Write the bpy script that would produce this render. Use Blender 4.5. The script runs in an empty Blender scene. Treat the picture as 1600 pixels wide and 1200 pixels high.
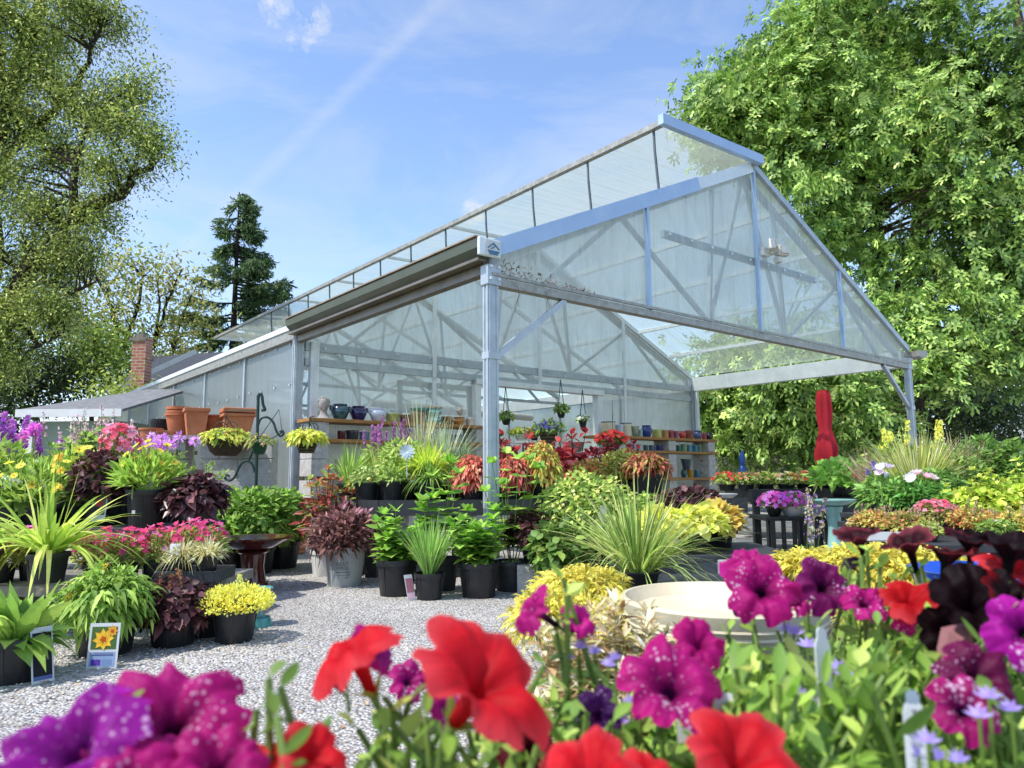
import bpy, math, random
import numpy as np
from math import sin, cos, pi, radians, sqrt
from mathutils import Vector, Matrix
random.seed(7); rng = np.random.default_rng(11)
SC = bpy.context.scene; COL = SC.collection
# ---------------------------------------------------------------- frame of reference
# built in block units (camera 1.0 above the gravel); everything is scaled uniformly to metres at the end
F, PITCH, ROLL, YAW = 1128.5, radians(7.21), radians(-.39), radians(39.12)
CAM = np.array([0, 0, 1.0])
def ray(u, v):
    X, Y = u-800, 600-v
    cr, sr = cos(ROLL), sin(ROLL); X, Y = cr*X-sr*Y, sr*X+cr*Y
    c, s = cos(PITCH), sin(PITCH)
    return np.array([X, F*c-Y*s, F*s+Y*c])/F
def at(u, v, d):
    r = ray(u, v); return CAM+r*(d/r[1])
def on(u, v, z=0.0):
    r = ray(u, v); return CAM+r*((z-1)/r[2])
def atz(u, d, z):
    p = at(u, 745, d); return np.array([p[0], p[1], z])
P0 = np.array([6.9*sin(radians(-1.66)), 6.9*cos(radians(-1.66)), 0.])
WD = np.array([cos(YAW), sin(YAW), 0.]); BD = np.array([-sin(YAW), cos(YAW), 0.]); ZD = np.array([0, 0, 1.])
def G(a, b, z): return P0+a*WD+b*BD+z*ZD
def a_on(u, v, b):
    r = ray(u, v); t = ((P0-CAM)@BD+b)/(r@BD); q = CAM+r*t; return (q-P0)@WD
def px(p): return p[1]/F      # units per photo pixel at a point
def lin(h):
    if not isinstance(h, str): return tuple(h)[:3]
    c = [int(h[i:i+2], 16)/255 for i in (0, 2, 4)]
    return tuple(x/12.92 if x <= .04045 else ((x+.055)/1.055)**2.4 for x in c)
# ---------------------------------------------------------------- materials
MATS = {}
def newmat(name):
    m = bpy.data.materials.new(name); m.use_nodes = True; nt = m.node_tree; nt.nodes.clear()
    out = nt.nodes.new('ShaderNodeOutputMaterial'); return m, nt, out
def N(nt, t, **kw):
    n = nt.nodes.new(t)
    for k, v in kw.items():
        if k in n.inputs: n.inputs[k].default_value = v
        else: setattr(n, k, v)
    return n
def L(nt, a, b): nt.links.new(a, b)
def ramp(nt, stops, mode='LINEAR'):
    r = nt.nodes.new('ShaderNodeValToRGB'); r.color_ramp.interpolation = mode
    e = r.color_ramp.elements
    while len(e) < len(stops): e.new(.5)
    for i, (p, c) in enumerate(stops):
        e[i].position = p; e[i].color = (*lin(c), 1) if not isinstance(c, float) else (c, c, c, 1)
    return r
def mat(name, col, rough=.6, metal=0., col2=None, nscale=6., bump=.15, bscale=40., spec=.5, coat=0., stretch=(1, 1, 1), namt=.75):
    if name in MATS: return MATS[name]
    m, nt, out = newmat(name); c = lin(col); c2 = lin(col2) if col2 else tuple(x*.6 for x in c)
    b = N(nt, 'ShaderNodeBsdfPrincipled', Roughness=rough, Metallic=metal)
    b.inputs['Specular IOR Level'].default_value = spec; b.inputs['Coat Weight'].default_value = coat
    b.inputs['Coat Roughness'].default_value = .08
    tc = N(nt, 'ShaderNodeTexCoord'); mp = N(nt, 'ShaderNodeMapping'); mp.inputs['Scale'].default_value = stretch
    L(nt, tc.outputs['Object'], mp.inputs[0])
    n1 = N(nt, 'ShaderNodeTexNoise', Scale=nscale, Detail=6., Roughness=.65); L(nt, mp.outputs[0], n1.inputs['Vector'])
    r = ramp(nt, [(.32, c2), (namt, c)]); L(nt, n1.outputs['Fac'], r.inputs[0]); L(nt, r.outputs[0], b.inputs['Base Color'])
    n2 = N(nt, 'ShaderNodeTexNoise', Scale=bscale, Detail=4.); L(nt, mp.outputs[0], n2.inputs['Vector'])
    bp = N(nt, 'ShaderNodeBump', Strength=bump, Distance=.01); L(nt, n2.outputs['Fac'], bp.inputs['Height']); L(nt, bp.outputs[0], b.inputs['Normal'])
    mr = N(nt, 'ShaderNodeMapRange'); mr.inputs['To Min'].default_value = max(.03, rough-.12); mr.inputs['To Max'].default_value = min(1, rough+.12)
    L(nt, n1.outputs['Fac'], mr.inputs['Value']); L(nt, mr.outputs[0], b.inputs['Roughness'])
    L(nt, b.outputs[0], out.inputs[0]); MATS[name] = m; return m
def foliage_mat(name, trans=.35, rough=.5, speck=False, gloss=.35, veins=False):
    m, nt, out = newmat(name)
    at_ = N(nt, 'ShaderNodeAttribute', attribute_name='Col')
    colr = at_.outputs['Color']
    tc = N(nt, 'ShaderNodeTexCoord')
    if speck:
        # star speckles of the spotted petunia, fading to the plain throat (alpha of Col stores the amount)
        vo = N(nt, 'ShaderNodeTexVoronoi', Scale=230.); L(nt, tc.outputs['Object'], vo.inputs['Vector'])
        no = N(nt, 'ShaderNodeTexNoise', Scale=38., Detail=3.); L(nt, tc.outputs['Object'], no.inputs['Vector'])
        ad = N(nt, 'ShaderNodeMath', operation='MULTIPLY_ADD'); ad.inputs[1].default_value = 1.5; L(nt, no.outputs['Fac'], ad.inputs[0]); 
        sb = N(nt, 'ShaderNodeMath', operation='SUBTRACT'); L(nt, ad.outputs[0], sb.inputs[0]); L(nt, vo.outputs['Distance'], sb.inputs[1]); ad.inputs[2].default_value = -.56
        rp = ramp(nt, [(.0, 0.), (.22, 1.)]); L(nt, sb.outputs[0], rp.inputs[0])
        ml = N(nt, 'ShaderNodeMath', operation='MULTIPLY'); L(nt, rp.outputs[0], ml.inputs[0]); L(nt, at_.outputs['Alpha'], ml.inputs[1])
        mx = N(nt, 'ShaderNodeMix', data_type='RGBA'); L(nt, ml.outputs[0], mx.inputs[0]); L(nt, colr, mx.inputs[6]); mx.inputs[7].default_value = (.9, .62, .85, 1)
        colr = mx.outputs[2]
    no = N(nt, 'ShaderNodeTexNoise', Scale=30., Detail=3.); L(nt, tc.outputs['Object'], no.inputs['Vector'])
    hs = N(nt, 'ShaderNodeMapRange'); hs.inputs['To Min'].default_value = .75; hs.inputs['To Max'].default_value = 1.25; L(nt, no.outputs['Fac'], hs.inputs['Value'])
    sc = N(nt, 'ShaderNodeVectorMath', operation='SCALE'); L(nt, colr, sc.inputs[0]); L(nt, hs.outputs[0], sc.inputs['Scale'])
    b = N(nt, 'ShaderNodeBsdfPrincipled', Roughness=rough); b.inputs['Specular IOR Level'].default_value = gloss
    L(nt, sc.outputs[0], b.inputs['Base Color'])
    if veins:
        bp = N(nt, 'ShaderNodeBump', Strength=.5, Distance=.002); n3 = N(nt, 'ShaderNodeTexNoise', Scale=160., Detail=3.)
        L(nt, tc.outputs['Object'], n3.inputs['Vector']); L(nt, n3.outputs['Fac'], bp.inputs['Height']); L(nt, bp.outputs[0], b.inputs['Normal'])
    tr = N(nt, 'ShaderNodeBsdfTranslucent'); s2 = N(nt, 'ShaderNodeVectorMath', operation='SCALE'); s2.inputs['Scale'].default_value = 1.5
    L(nt, sc.outputs[0], s2.inputs[0]); L(nt, s2.outputs[0], tr.inputs[0])
    mix = N(nt, 'ShaderNodeMixShader', Fac=trans); L(nt, b.outputs[0], mix.inputs[1]); L(nt, tr.outputs[0], mix.inputs[2])
    L(nt, mix.outputs[0], out.inputs[0]); MATS[name] = m; return m
M_LEAF = foliage_mat('leaf'); M_GLOSSLEAF = foliage_mat('glossy_leaf', .25, .35, gloss=.6)
M_PETAL = foliage_mat('petal', .5, .6, gloss=.2, veins=True); M_SPECK = foliage_mat('speckled_petal', .45, .55, True, .25, True)
M_TREE = foliage_mat('tree_leaf', .2, .5, gloss=.3); M_DULL = foliage_mat('matt_colour', 0., .75, gloss=.2)
def poly_mat(name, trans, tint, dif, gl=.12, freq=260., streak=1.0):
    m, nt, out = newmat(name)
    tc = N(nt, 'ShaderNodeTexCoord')
    uv = N(nt, 'ShaderNodeUVMap', uv_map='UVMap')
    t = N(nt, 'ShaderNodeBsdfTransparent', Color=(*tint, 1)); d = N(nt, 'ShaderNodeBsdfDiffuse', Color=(*dif, 1)); l = N(nt, 'ShaderNodeBsdfTranslucent', Color=(*dif, 1))
    g = N(nt, 'ShaderNodeBsdfGlossy', Roughness=.28, Color=(.95, .97, 1, 1))
    mp = N(nt, 'ShaderNodeMapping'); mp.inputs['Scale'].default_value = (9, .5, 1); L(nt, uv.outputs[0], mp.inputs[0])
    n = N(nt, 'ShaderNodeTexNoise', Scale=1.6, Detail=7., Roughness=.7); L(nt, mp.outputs[0], n.inputs['Vector'])
    n2 = N(nt, 'ShaderNodeTexNoise', Scale=.9, Detail=3.); L(nt, uv.outputs[0], n2.inputs['Vector'])
    ad = N(nt, 'ShaderNodeMath', operation='ADD'); L(nt, n.outputs['Fac'], ad.inputs[0]); L(nt, n2.outputs['Fac'], ad.inputs[1])
    w = N(nt, 'ShaderNodeTexWave', Scale=freq/20.); w.bands_direction = 'X'; L(nt, uv.outputs[0], w.inputs['Vector'])
    wm = N(nt, 'ShaderNodeMath', operation='MULTIPLY_ADD'); wm.inputs[1].default_value = .05; L(nt, w.outputs['Fac'], wm.inputs[0]); L(nt, ad.outputs[0], wm.inputs[2])
    mr = N(nt, 'ShaderNodeMapRange'); mr.inputs['From Min'].default_value = .75; mr.inputs['From Max'].default_value = 1.4
    mr.inputs['To Min'].default_value = max(0, 1-trans-.12*streak); mr.inputs['To Max'].default_value = min(1, 1-trans+.22*streak); L(nt, wm.outputs[0], mr.inputs['Value'])
    mp2 = N(nt, 'ShaderNodeMapping'); mp2.inputs['Scale'].default_value = (14, .7, 1); L(nt, uv.outputs[0], mp2.inputs[0]); n3 = N(nt, 'ShaderNodeTexNoise', Scale=1., Detail=5., Roughness=.7); L(nt, mp2.outputs[0], n3.inputs['Vector'])
    dr = ramp(nt, [(.50, 0.), (.74, .75)]); L(nt, n3.outputs['Fac'], dr.inputs[0]); dm = N(nt, 'ShaderNodeMix', data_type='RGBA'); L(nt, dr.outputs[0], dm.inputs[0]); dm.inputs[6].default_value = (*dif, 1); dm.inputs[7].default_value = (dif[0]*.62, dif[1]*.55, dif[2]*.40, 1); L(nt, dm.outputs[2], d.inputs[0]); L(nt, dm.outputs[2], l.inputs[0])
    m1 = N(nt, 'ShaderNodeMixShader', Fac=.45); L(nt, d.outputs[0], m1.inputs[1]); L(nt, l.outputs[0], m1.inputs[2])
    m2 = N(nt, 'ShaderNodeMixShader'); L(nt, mr.outputs[0], m2.inputs[0]); L(nt, t.outputs[0], m2.inputs[1]); L(nt, m1.outputs[0], m2.inputs[2])
    m3 = N(nt, 'ShaderNodeMixShader', Fac=gl); L(nt, m2.outputs[0], m3.inputs[1]); L(nt, g.outputs[0], m3.inputs[2])
    L(nt, m3.outputs[0], out.inputs[0]); MATS[name] = m; return m
M_POLY = poly_mat('gable_polycarbonate', .40, (.92, .96, .92), (.68, .73, .69), .06)
M_POLYR = poly_mat('roof_polycarbonate', .52, (.92, .96, .88), (.70, .76, .64), .05)  # green tint in the sheet colour stands in for the glow of trees behind
M_POLYW = poly_mat('wall_polycarbonate', .22, (.80, .86, .84), (.29, .31, .30), .22)
M_POLYB = poly_mat('end_wall_polycarbonate', .34, (.90, .94, .92), (.70, .74, .72), .08)
M_GALV = mat('galvanised_steel', 'c2cacf', .45, .35, 'a2acb2', 5., .06, 60., namt=.7)
M_GALVB = mat('blue_grey_flashing', 'b8cde6', .42, .2, 'a4bcdc', 3., .05, 30.)
M_ALU = mat('white_aluminium', 'f0f4f5', .45, .1, 'd8dfe2', 5., .05)
M_RAIL = mat('weathered_aluminium_rail', 'b8b6ae', .5, .3, '8c8a82', 12., .1, stretch=(1, 1, 1))
M_GUT = mat('painted_gutter', '70736a', .35, .4, '585f52', 2., .05, 20.)
M_GUTB = mat('gutter_underside', '8b8174', .4, .4, '6d6458', 4., .05, 20.)
M_BLOCK = mat('cinder_block', 'cfccc6', .95, 0, 'a8a5a0', 14., .8, 90., spec=.2)
M_PLANK = mat('pine_shelf_board', 'b98b55', .7, 0, '8c6236', 5., .3, 30., stretch=(1, 1, 8), spec=.3)
M_OLDWOOD = mat('grey_weathered_wood', '9a968c', .85, 0, '6c685f', 6., .4, 40.)
M_TERRA = mat('terracotta', 'd08a66', .8, 0, 'b06a48', 5., .25, 50., spec=.25)
M_BLACK = mat('black_plastic', '26282b', .45, 0, '17181a', 12., .1, 60.)
M_BLACKD = mat('dusty_black_plastic', '3b3e42', .6, 0, '25272a', 7., .15, 60.)
M_SOIL = mat('potting_soil', '3a2a1e', 1., 0, '1d150f', 30., 1., 80., spec=.1)
M_WHITE = mat('white_glaze', 'e2e2de', .25, 0, 'cfcfca', 4., .02)
M_TAG = mat('white_plastic_tag', 'd5d8da', .45, 0, 'c2c6c8', 4., .02)
M_BARK = mat('bark', '6a5a4a', .95, 0, '3a3028', 5., 1., 25., stretch=(1, 1, .25), spec=.1)
M_BARKD = mat('dark_bark', '4a4038', .95, 0, '28221d', 5., 1., 25., stretch=(1, 1, .25), spec=.1)
M_STEM = mat('green_stem', '6f8a3c', .6, 0, '55702c', 8.)
M_WIRE = mat('dark_green_iron', '2f4a44', .5, .3, '1f332f', 8.)
# ---------------------------------------------------------------- mesh helpers
def link(o, parent=None):
    COL.objects.link(o)
    if parent is not None: o.parent = parent
    return o
def tag(o, label, cat, group=None, kind=None):
    if label: o['label'] = label
    if cat: o['category'] = cat
    if group: o['group'] = group
    if kind: o['kind'] = kind
    return o
def thing(name, label, cat, loc, group=None):
    o = bpy.data.objects.new(name, None); o.empty_display_size = .1; o.location = Vector([float(x) for x in loc]); link(o)
    return tag(o, label, cat, group)
def org(o):
    v = Vector((0, 0, 0))
    while o is not None: v = v+o.location; o = o.parent
    return np.array(v)
def tomesh(name, V, faces, cols=None, smooth=False, uvs=None):
    me = bpy.data.meshes.new(name)
    if isinstance(faces, np.ndarray):
        n, k = faces.shape
        me.vertices.add(len(V)); me.vertices.foreach_set('co', np.ascontiguousarray(V, dtype=np.float32).ravel())
        me.loops.add(n*k); me.loops.foreach_set('vertex_index', np.ascontiguousarray(faces, dtype=np.int32).ravel())
        me.polygons.add(n); me.polygons.foreach_set('loop_start', np.arange(0, n*k, k, dtype=np.int32))
        me.update(calc_edges=True)
    else:
        me.from_pydata([tuple(map(float, v)) for v in V], [], faces); me.update()
    if cols is not None:
        a = me.color_attributes.new('Col', 'FLOAT_COLOR', 'POINT'); c = np.ones((len(V), 4), np.float32)
        cols = np.asarray(cols); c[:, :cols.shape[1]] = cols; a.data.foreach_set('color', c.ravel())
    if uvs is not None:
        uvl = me.uv_layers.new(name='UVMap'); li = np.zeros(len(me.loops), np.int32); me.loops.foreach_get('vertex_index', li)
        uvl.data.foreach_set('uv', np.asarray(uvs, np.float32)[li].ravel())
    if smooth: me.polygons.foreach_set('use_smooth', np.ones(len(me.polygons), bool))
    return me
class MB:
    def __init__(s): s.v = []; s.f = []; s.uv = None
    def quadbox(s, c8):
        i = len(s.v); s.v += [np.asarray(p, float) for p in c8]
        s.f += [(i, i+3, i+2, i+1), (i+4, i+5, i+6, i+7), (i, i+1, i+5, i+4), (i+1, i+2, i+6, i+5), (i+2, i+3, i+7, i+6), (i+3, i, i+4, i+7)]; return s
    def box(s, c, d, ax=None, taper=1.):
        """centre, full sizes, axes"""
        X, Y, Z = ax if ax is not None else (np.array([1., 0, 0]), np.array([0, 1., 0]), ZD)
        c = np.asarray(c, float); h = np.asarray(d, float)/2; o = []
        for sz, t in ((-1, 1.), (1, taper)):
            for sx, sy in ((-1, -1), (1, -1), (1, 1), (-1, 1)): o.append(c+X*h[0]*sx*t+Y*h[1]*sy*t+Z*h[2]*sz)
        return s.quadbox(o)
    def gbox(s, a0, a1, b0, b1, z0, z1):
        return s.box(G((a0+a1)/2, (b0+b1)/2, (z0+z1)/2), (abs(a1-a0), abs(b1-b0), abs(z1-z0)), (WD, BD, ZD))
    def bar(s, p, q, w, h, up=ZD):
        p = np.asarray(p, float); q = np.asarray(q, float); d = q-p; ln = np.linalg.norm(d)
        if ln < 1e-6: return s
        d /= ln; x = np.cross(d, up); nx = np.linalg.norm(x)
        if nx < 1e-3: x = np.cross(d, WD); nx = np.linalg.norm(x)
        x /= nx; y = np.cross(x, d)
        return s.box((p+q)/2, (w, h, ln), (x, y, d))
    def tube(s, pts, r, n=6, caps=True):
        pts = [np.asarray(p, float) for p in pts]; k = len(pts); rs = r if hasattr(r, '__len__') else [r]*k
        i0 = len(s.v); prev = None
        for j, p in enumerate(pts):
            t = pts[min(j+1, k-1)]-pts[max(j-1, 0)]; t /= (np.linalg.norm(t)+1e-9)
            if prev is None: x = np.cross(t, [0.3, .5, .81]) if abs(t[2]) > .9 else np.cross(t, ZD)
            else: x = prev-t*(prev@t)
            x /= (np.linalg.norm(x)+1e-9); prev = x; y = np.cross(t, x)
            for m in range(n):
                a = 2*pi*m/n; s.v.append(p+(x*cos(a)+y*sin(a))*rs[j])
        for j in range(k-1):
            for m in range(n):
                a = i0+j*n+m; b = i0+j*n+(m+1) % n; s.f.append((a, b, b+n, a+n))
        if caps: s.f.append(tuple(i0+m for m in range(n))[::-1]); s.f.append(tuple(i0+(k-1)*n+m for m in range(n)))
        return s
    def lathe(s, c, prof, n=24, lobes=0, amp=0., sx=1., sy=1., rot=0.):
        c = np.asarray(c, float); i0 = len(s.v)
        for (r, z) in prof:
            for m in range(n):
                a = 2*pi*m/n; rr = r*(1+amp*cos(lobes*a)) if lobes else r
                x, y = rr*cos(a)*sx, rr*sin(a)*sy
                s.v.append(c+np.array([x*cos(rot)-y*sin(rot), x*sin(rot)+y*cos(rot), z]))
        for j in range(len(prof)-1):
            for m in range(n):
                a = i0+j*n+m; b = i0+j*n+(m+1) % n; s.f.append((a, b, b+n, a+n))
        s.f.append(tuple(i0+m for m in range(n))[::-1]); s.f.append(tuple(i0+(len(prof)-1)*n+m for m in range(n)))
        return s
    def poly(s, pts, uvs=None):
        i = len(s.v); s.v += [np.asarray(p, float) for p in pts]; s.f.append(tuple(range(i, i+len(pts))))
        if uvs is not None: s.uv = (s.uv or [])+list(uvs)
        return s
    def build(s, name, m, parent=None, smooth=False, bevel=0., loc=None, sharp=40):
        o0 = org(parent) if parent is not None else (np.asarray(loc, float) if loc is not None else np.mean(s.v, axis=0)*np.array([1, 1, 0]))
        me = tomesh(name, np.array(s.v)-o0, s.f, uvs=s.uv, smooth=smooth); me.materials.append(m)
        o = bpy.data.objects.new(name, me); link(o, parent)
        if parent is None: o.location = Vector(o0)
        if smooth: me.set_sharp_from_angle(angle=radians(sharp))
        if bevel: b = o.modifiers.new('bevel', 'BEVEL'); b.width = bevel; b.segments = 2; b.limit_method = 'ANGLE'
        return o
def nrm(a): return a/(np.linalg.norm(a, axis=-1, keepdims=True)+1e-9)
PROF_LEAF = [(0, .08), (.3, .85), (.6, .8), (1, 0.)]
PROF_OVATE = [(0, .1), (.15, .7), (.38, 1.), (.65, .75), (.86, .3), (1, 0.)]
PROF_LANCE = [(0, .2), (.35, 1.), (.7, .7), (1, 0.)]
PROF_BLADE = [(0, 1.), (.3, .95), (.55, .75), (.8, .45), (1, .05)]
class Buf:
    """many leaves, blades or petals gathered into one mesh of quads"""
    def __init__(s): s.V = []; s.F = []; s.C = []; s.n = 0; s.extra = []
    def strips(s, P, D, U, Ln, Wd, col, prof=PROF_LEAF, droop=0., fold=.25, tip=None):
        P = np.atleast_2d(P); n = len(P)
        if n == 0: return s
        D = nrm(np.broadcast_to(D, (n, 3)).astype(float)); U = np.broadcast_to(U, (n, 3)).astype(float)
        X = nrm(np.cross(D, U)); Up = np.cross(X, D)
        Ln = np.broadcast_to(Ln, (n,)).astype(float)[:, None]; Wd = np.broadcast_to(Wd, (n,)).astype(float)[:, None]; dr = np.broadcast_to(droop, (n,)).astype(float)[:, None]
        col = np.broadcast_to(col, (n, 3)); S = len(prof); V = np.zeros((n, S, 3, 3)); C = np.zeros((n, S, 3, 4)); C[..., 3] = 1
        for i, (t, w) in enumerate(prof):
            c = P+D*Ln*t-ZD*(dr*Ln*t*t)
            V[:, i, 1] = c-Up*(fold*w*Wd*.5); V[:, i, 0] = c-X*(w*Wd*.5); V[:, i, 2] = c+X*(w*Wd*.5)
            cc = col if tip is None else col*(1-t)+np.asarray(tip)*t
            C[:, i, :, :3] = cc[:, None, :]; C[:, i, 1, :3] *= 1.12
        base = (np.arange(n)*S*3)[:, None, None]+s.n
        q = []
        for i in range(S-1):
            for k in (0, 1): q.append([i*3+k, i*3+k+1, (i+1)*3+k+1, (i+1)*3+k])
        s.F.append((base+np.array(q)[None]).reshape(-1, 4)); s.V.append(V.reshape(-1, 3)); s.C.append(C.reshape(-1, 4)); s.n += n*S*3
        return s
    def raw(s, V, Fq, C):
        s.V.append(np.asarray(V)); s.F.append(np.asarray(Fq)+s.n); C = np.asarray(C, float)
        if C.shape[1] == 3: C = np.hstack([C, np.ones((len(C), 1))])
        s.C.append(C); s.n += len(V); return s
    def build(s, name, m, parent=None, smooth=True, kind=None):
        V = np.vstack(s.V); o0 = org(parent) if parent is not None else V.mean(0)*np.array([1, 1, 0])
        me = tomesh(name, V-o0, np.vstack(s.F), np.vstack(s.C), smooth); me.materials.append(m)
        o = bpy.data.objects.new(name, me); link(o, parent)
        if parent is None: o.location = Vector(o0)
        if kind: o['kind'] = kind
        return o
LIFT = 1.46
def pick(cols, n, var=.25):
    c = np.array([lin(x) for x in cols]); c = (c*.86+.14*c.mean(1, keepdims=True))*LIFT; c = np.where((c.argmax(1) == 1)[:, None], c*[1.08, .95, .82], c); k = c[rng.integers(0, len(c), n)]
    return (k*(1+var*rng.standard_normal((n, 1))).clip(.45, 1.6)).clip(0, .78)
def rdir(n, zmin=-1.):
    z = rng.uniform(zmin, 1, n); a = rng.uniform(0, 2*pi, n); r = np.sqrt(1-z*z); return np.stack([r*np.cos(a), r*np.sin(a), z], 1)
def ribbons(buf, A, B, w, col):
    """thin stems from A to B"""
    A = np.atleast_2d(A); D = B-A; ln = np.linalg.norm(D, axis=1)
    for U in (np.array([0.3, 1, .2]), np.array([1., .2, .1])): buf.strips(A, D, U+rng.standard_normal((len(A), 3))*.1, ln, w, col, prof=[(0, 1), (1, .7)], fold=0.)
def flowers(buf, P, Nn, R, col, k=5, wide=.8, prof=PROF_LEAF, centre=None, droop=.1, cup=.25):
    """k petals around each point P, facing Nn"""
    P = np.atleast_2d(P); n = len(P); Nn = nrm(Nn+np.zeros((n, 3))); T = nrm(np.cross(Nn, rng.standard_normal((n, 3)))); Bt = np.cross(Nn, T)
    R = np.broadcast_to(R, (n,)); col = np.broadcast_to(col, (n, 3))
    for j in range(k):
        a = 2*pi*j/k; D = T*cos(a)+Bt*sin(a)+Nn*cup
        buf.strips(P, D, Nn, R, R*wide, col, prof=prof, droop=droop, fold=.12)
    if centre is not None: buf.strips(P+Nn*.02*R[:, None]-T*R[:, None]*.2, T, Nn, R*.4, R*.4, lin(centre), prof=[(0, .6), (.5, 1), (1, .6)], fold=-.3)
def sm(pts, k=5):
    """smooth curve through the points"""
    P = [np.asarray(p, float) for p in pts]; P = [2*P[0]-P[1]]+P+[2*P[-1]-P[-2]]; o = []
    for i in range(1, len(P)-2):
        for t in np.arange(k)/k: o.append(.5*(2*P[i]+(P[i+1]-P[i-1])*t+(2*P[i-1]-5*P[i]+4*P[i+1]-P[i+2])*t*t+(3*P[i]-P[i-1]-3*P[i+1]+P[i+2])*t**3))
    return o+[P[-2]]
# ================================================================ camera, light, sky
cd = bpy.data.cameras.new('camera'); cam = bpy.data.objects.new('camera', cd); COL.objects.link(cam); SC.camera = cam
cd.sensor_width = 36; cd.lens = F/1600*36; cd.clip_start = .02; cd.clip_end = 2000
_X, _Y = sin(0), 0
_c, _s = cos(PITCH), sin(PITCH)
_R = Matrix(((1, 0, 0), (0, -_s, -_c), (0, _c, -_s)))          # columns: right, up, back
_R = Matrix.Identity(3) @ Matrix(((1, 0, 0), (0, -_s, -_c), (0, _c, -_s)))
cam.matrix_world = Matrix.Translation((0, 0, 1.0)) @ (_R @ Matrix.Rotation(ROLL, 3, 'Z')).to_4x4()
cd.dof.use_dof = True; cd.dof.focus_distance = 6.5; cd.dof.aperture_fstop = 9.5
SUN_TO = np.array([-.80, -.42, 0]); SUN_TO /= np.linalg.norm(SUN_TO); EL = radians(55)
SUNV = Vector((*(SUN_TO[:2]*cos(EL)), sin(EL)))
sl = bpy.data.lights.new('sun', 'SUN'); sl.energy = 5.0; sl.angle = radians(.5); sl.color = (1, .955, .88)
so = bpy.data.objects.new('sun', sl); COL.objects.link(so); so.rotation_euler = SUNV.to_track_quat('Z', 'Y').to_euler(); so.location = (0, 0, 30)
W_ = bpy.data.worlds.new('World'); SC.world = W_; W_.use_nodes = True; nt = W_.node_tree; nt.nodes.clear()
wo = nt.nodes.new('ShaderNodeOutputWorld'); bg = nt.nodes.new('ShaderNodeBackground'); bg.inputs[1].default_value = .15
sky = nt.nodes.new('ShaderNodeTexSky'); sky.sky_type = 'NISHITA'; sky.sun_disc = False; sky.sun_elevation = EL
sky.sun_rotation = math.atan2(SUN_TO[0], SUN_TO[1]); sky.air_density = 1.0; sky.dust_density = .5; sky.ozone_density = 1.6
tc = nt.nodes.new('ShaderNodeTexCoord')
def vdot(c, r0, r1):
    """soft mask around a sky direction"""
    d = N(nt, 'ShaderNodeVectorMath', operation='DOT_PRODUCT'); L(nt, tc.outputs['Generated'], d.inputs[0]); d.inputs[1].default_value = tuple(nrm(c))
    m = N(nt, 'ShaderNodeMapRange'); m.inputs['From Min'].default_value = cos(r0); m.inputs['From Max'].default_value = cos(r1); L(nt, d.outputs['Value'], m.inputs['Value']); m.interpolation_type = 'SMOOTHSTEP'
    return m.outputs[0]
def mth(op, a, b=None, c=None):
    n = N(nt, 'ShaderNodeMath', operation=op)
    for i, x in enumerate((a, b, c)):
        if x is None: continue
        if isinstance(x, (int, float)): n.inputs[i].default_value = x
        else: L(nt, x, n.inputs[i])
    return n.outputs[0]
n1 = N(nt, 'ShaderNodeTexNoise', Scale=2.4, Detail=9., Roughness=.62, Distortion=.6); mp = N(nt, 'ShaderNodeMapping'); mp.inputs['Scale'].default_value = (1, 1.6, 3.2)
mp.inputs['Rotation'].default_value = (0, .6, .3); L(nt, tc.outputs['Generated'], mp.inputs[0]); L(nt, mp.outputs[0], n1.inputs['Vector'])
wisp = N(nt, 'ShaderNodeMapRange'); wisp.inputs['From Min'].default_value = .43; wisp.inputs['From Max'].default_value = .82; wisp.inputs['To Max'].default_value = .62; L(nt, n1.outputs['Fac'], wisp.inputs['Value'])
n2 = N(nt, 'ShaderNodeTexNoise', Scale=15., Detail=9., Roughness=.68, Distortion=.5); L(nt, tc.outputs['Generated'], n2.inputs['Vector'])
puff = None
for (u, v, r0, r1) in ((438, 10, .045, .0), (475, 30, .055, .0), (740, 335, .03, .0)):
    q = mth('MULTIPLY', vdot(ray(u, v), r0, r1), 1.0); puff = q if puff is None else mth('MAXIMUM', puff, q)
pf = N(nt, 'ShaderNodeMapRange'); pf.inputs['From Min'].default_value = .98; pf.inputs['From Max'].default_value = 1.3; L(nt, mth('MULTIPLY_ADD', n2.outputs['Fac'], 1.35, mth('MULTIPLY', puff, .42)), pf.inputs['Value'])
pfm = mth('MULTIPLY', pf.outputs[0], puff)
# old contrail: a great-circle band between two sky directions
c1, c2 = nrm(ray(690, 0)), nrm(ray(280, 400)); nn = nrm(np.cross(c1, c2))
dd = N(nt, 'ShaderNodeVectorMath', operation='DOT_PRODUCT'); L(nt, tc.outputs['Generated'], dd.inputs[0]); dd.inputs[1].default_value = tuple(nn)
band = N(nt, 'ShaderNodeMapRange'); band.inputs['From Min'].default_value = .016; band.inputs['From Max'].default_value = .0; L(nt, mth('ABSOLUTE', dd.outputs['Value']), band.inputs['Value']); band.interpolation_type = 'SMOOTHSTEP'
bm = mth('MULTIPLY', mth('MULTIPLY', band.outputs[0], vdot(ray(520, 160), .5, .1)), mth('MULTIPLY', n2.outputs['Fac'], .30))
cm = mth('MINIMUM', mth('ADD', mth('ADD', mth('MULTIPLY', pfm, 1.3), bm), wisp.outputs[0]), .95)
hz = N(nt, 'ShaderNodeVectorMath', operation='MULTIPLY'); L(nt, sky.outputs[0], hz.inputs[0]); hz.inputs[1].default_value = (1.82, 1.85, 1.98)
mx = N(nt, 'ShaderNodeMix', data_type='RGBA'); L(nt, cm, mx.inputs[0]); L(nt, hz.outputs[0], mx.inputs[6]); mx.inputs[7].default_value = (5.7, 6.0, 6.5, 1)
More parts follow.
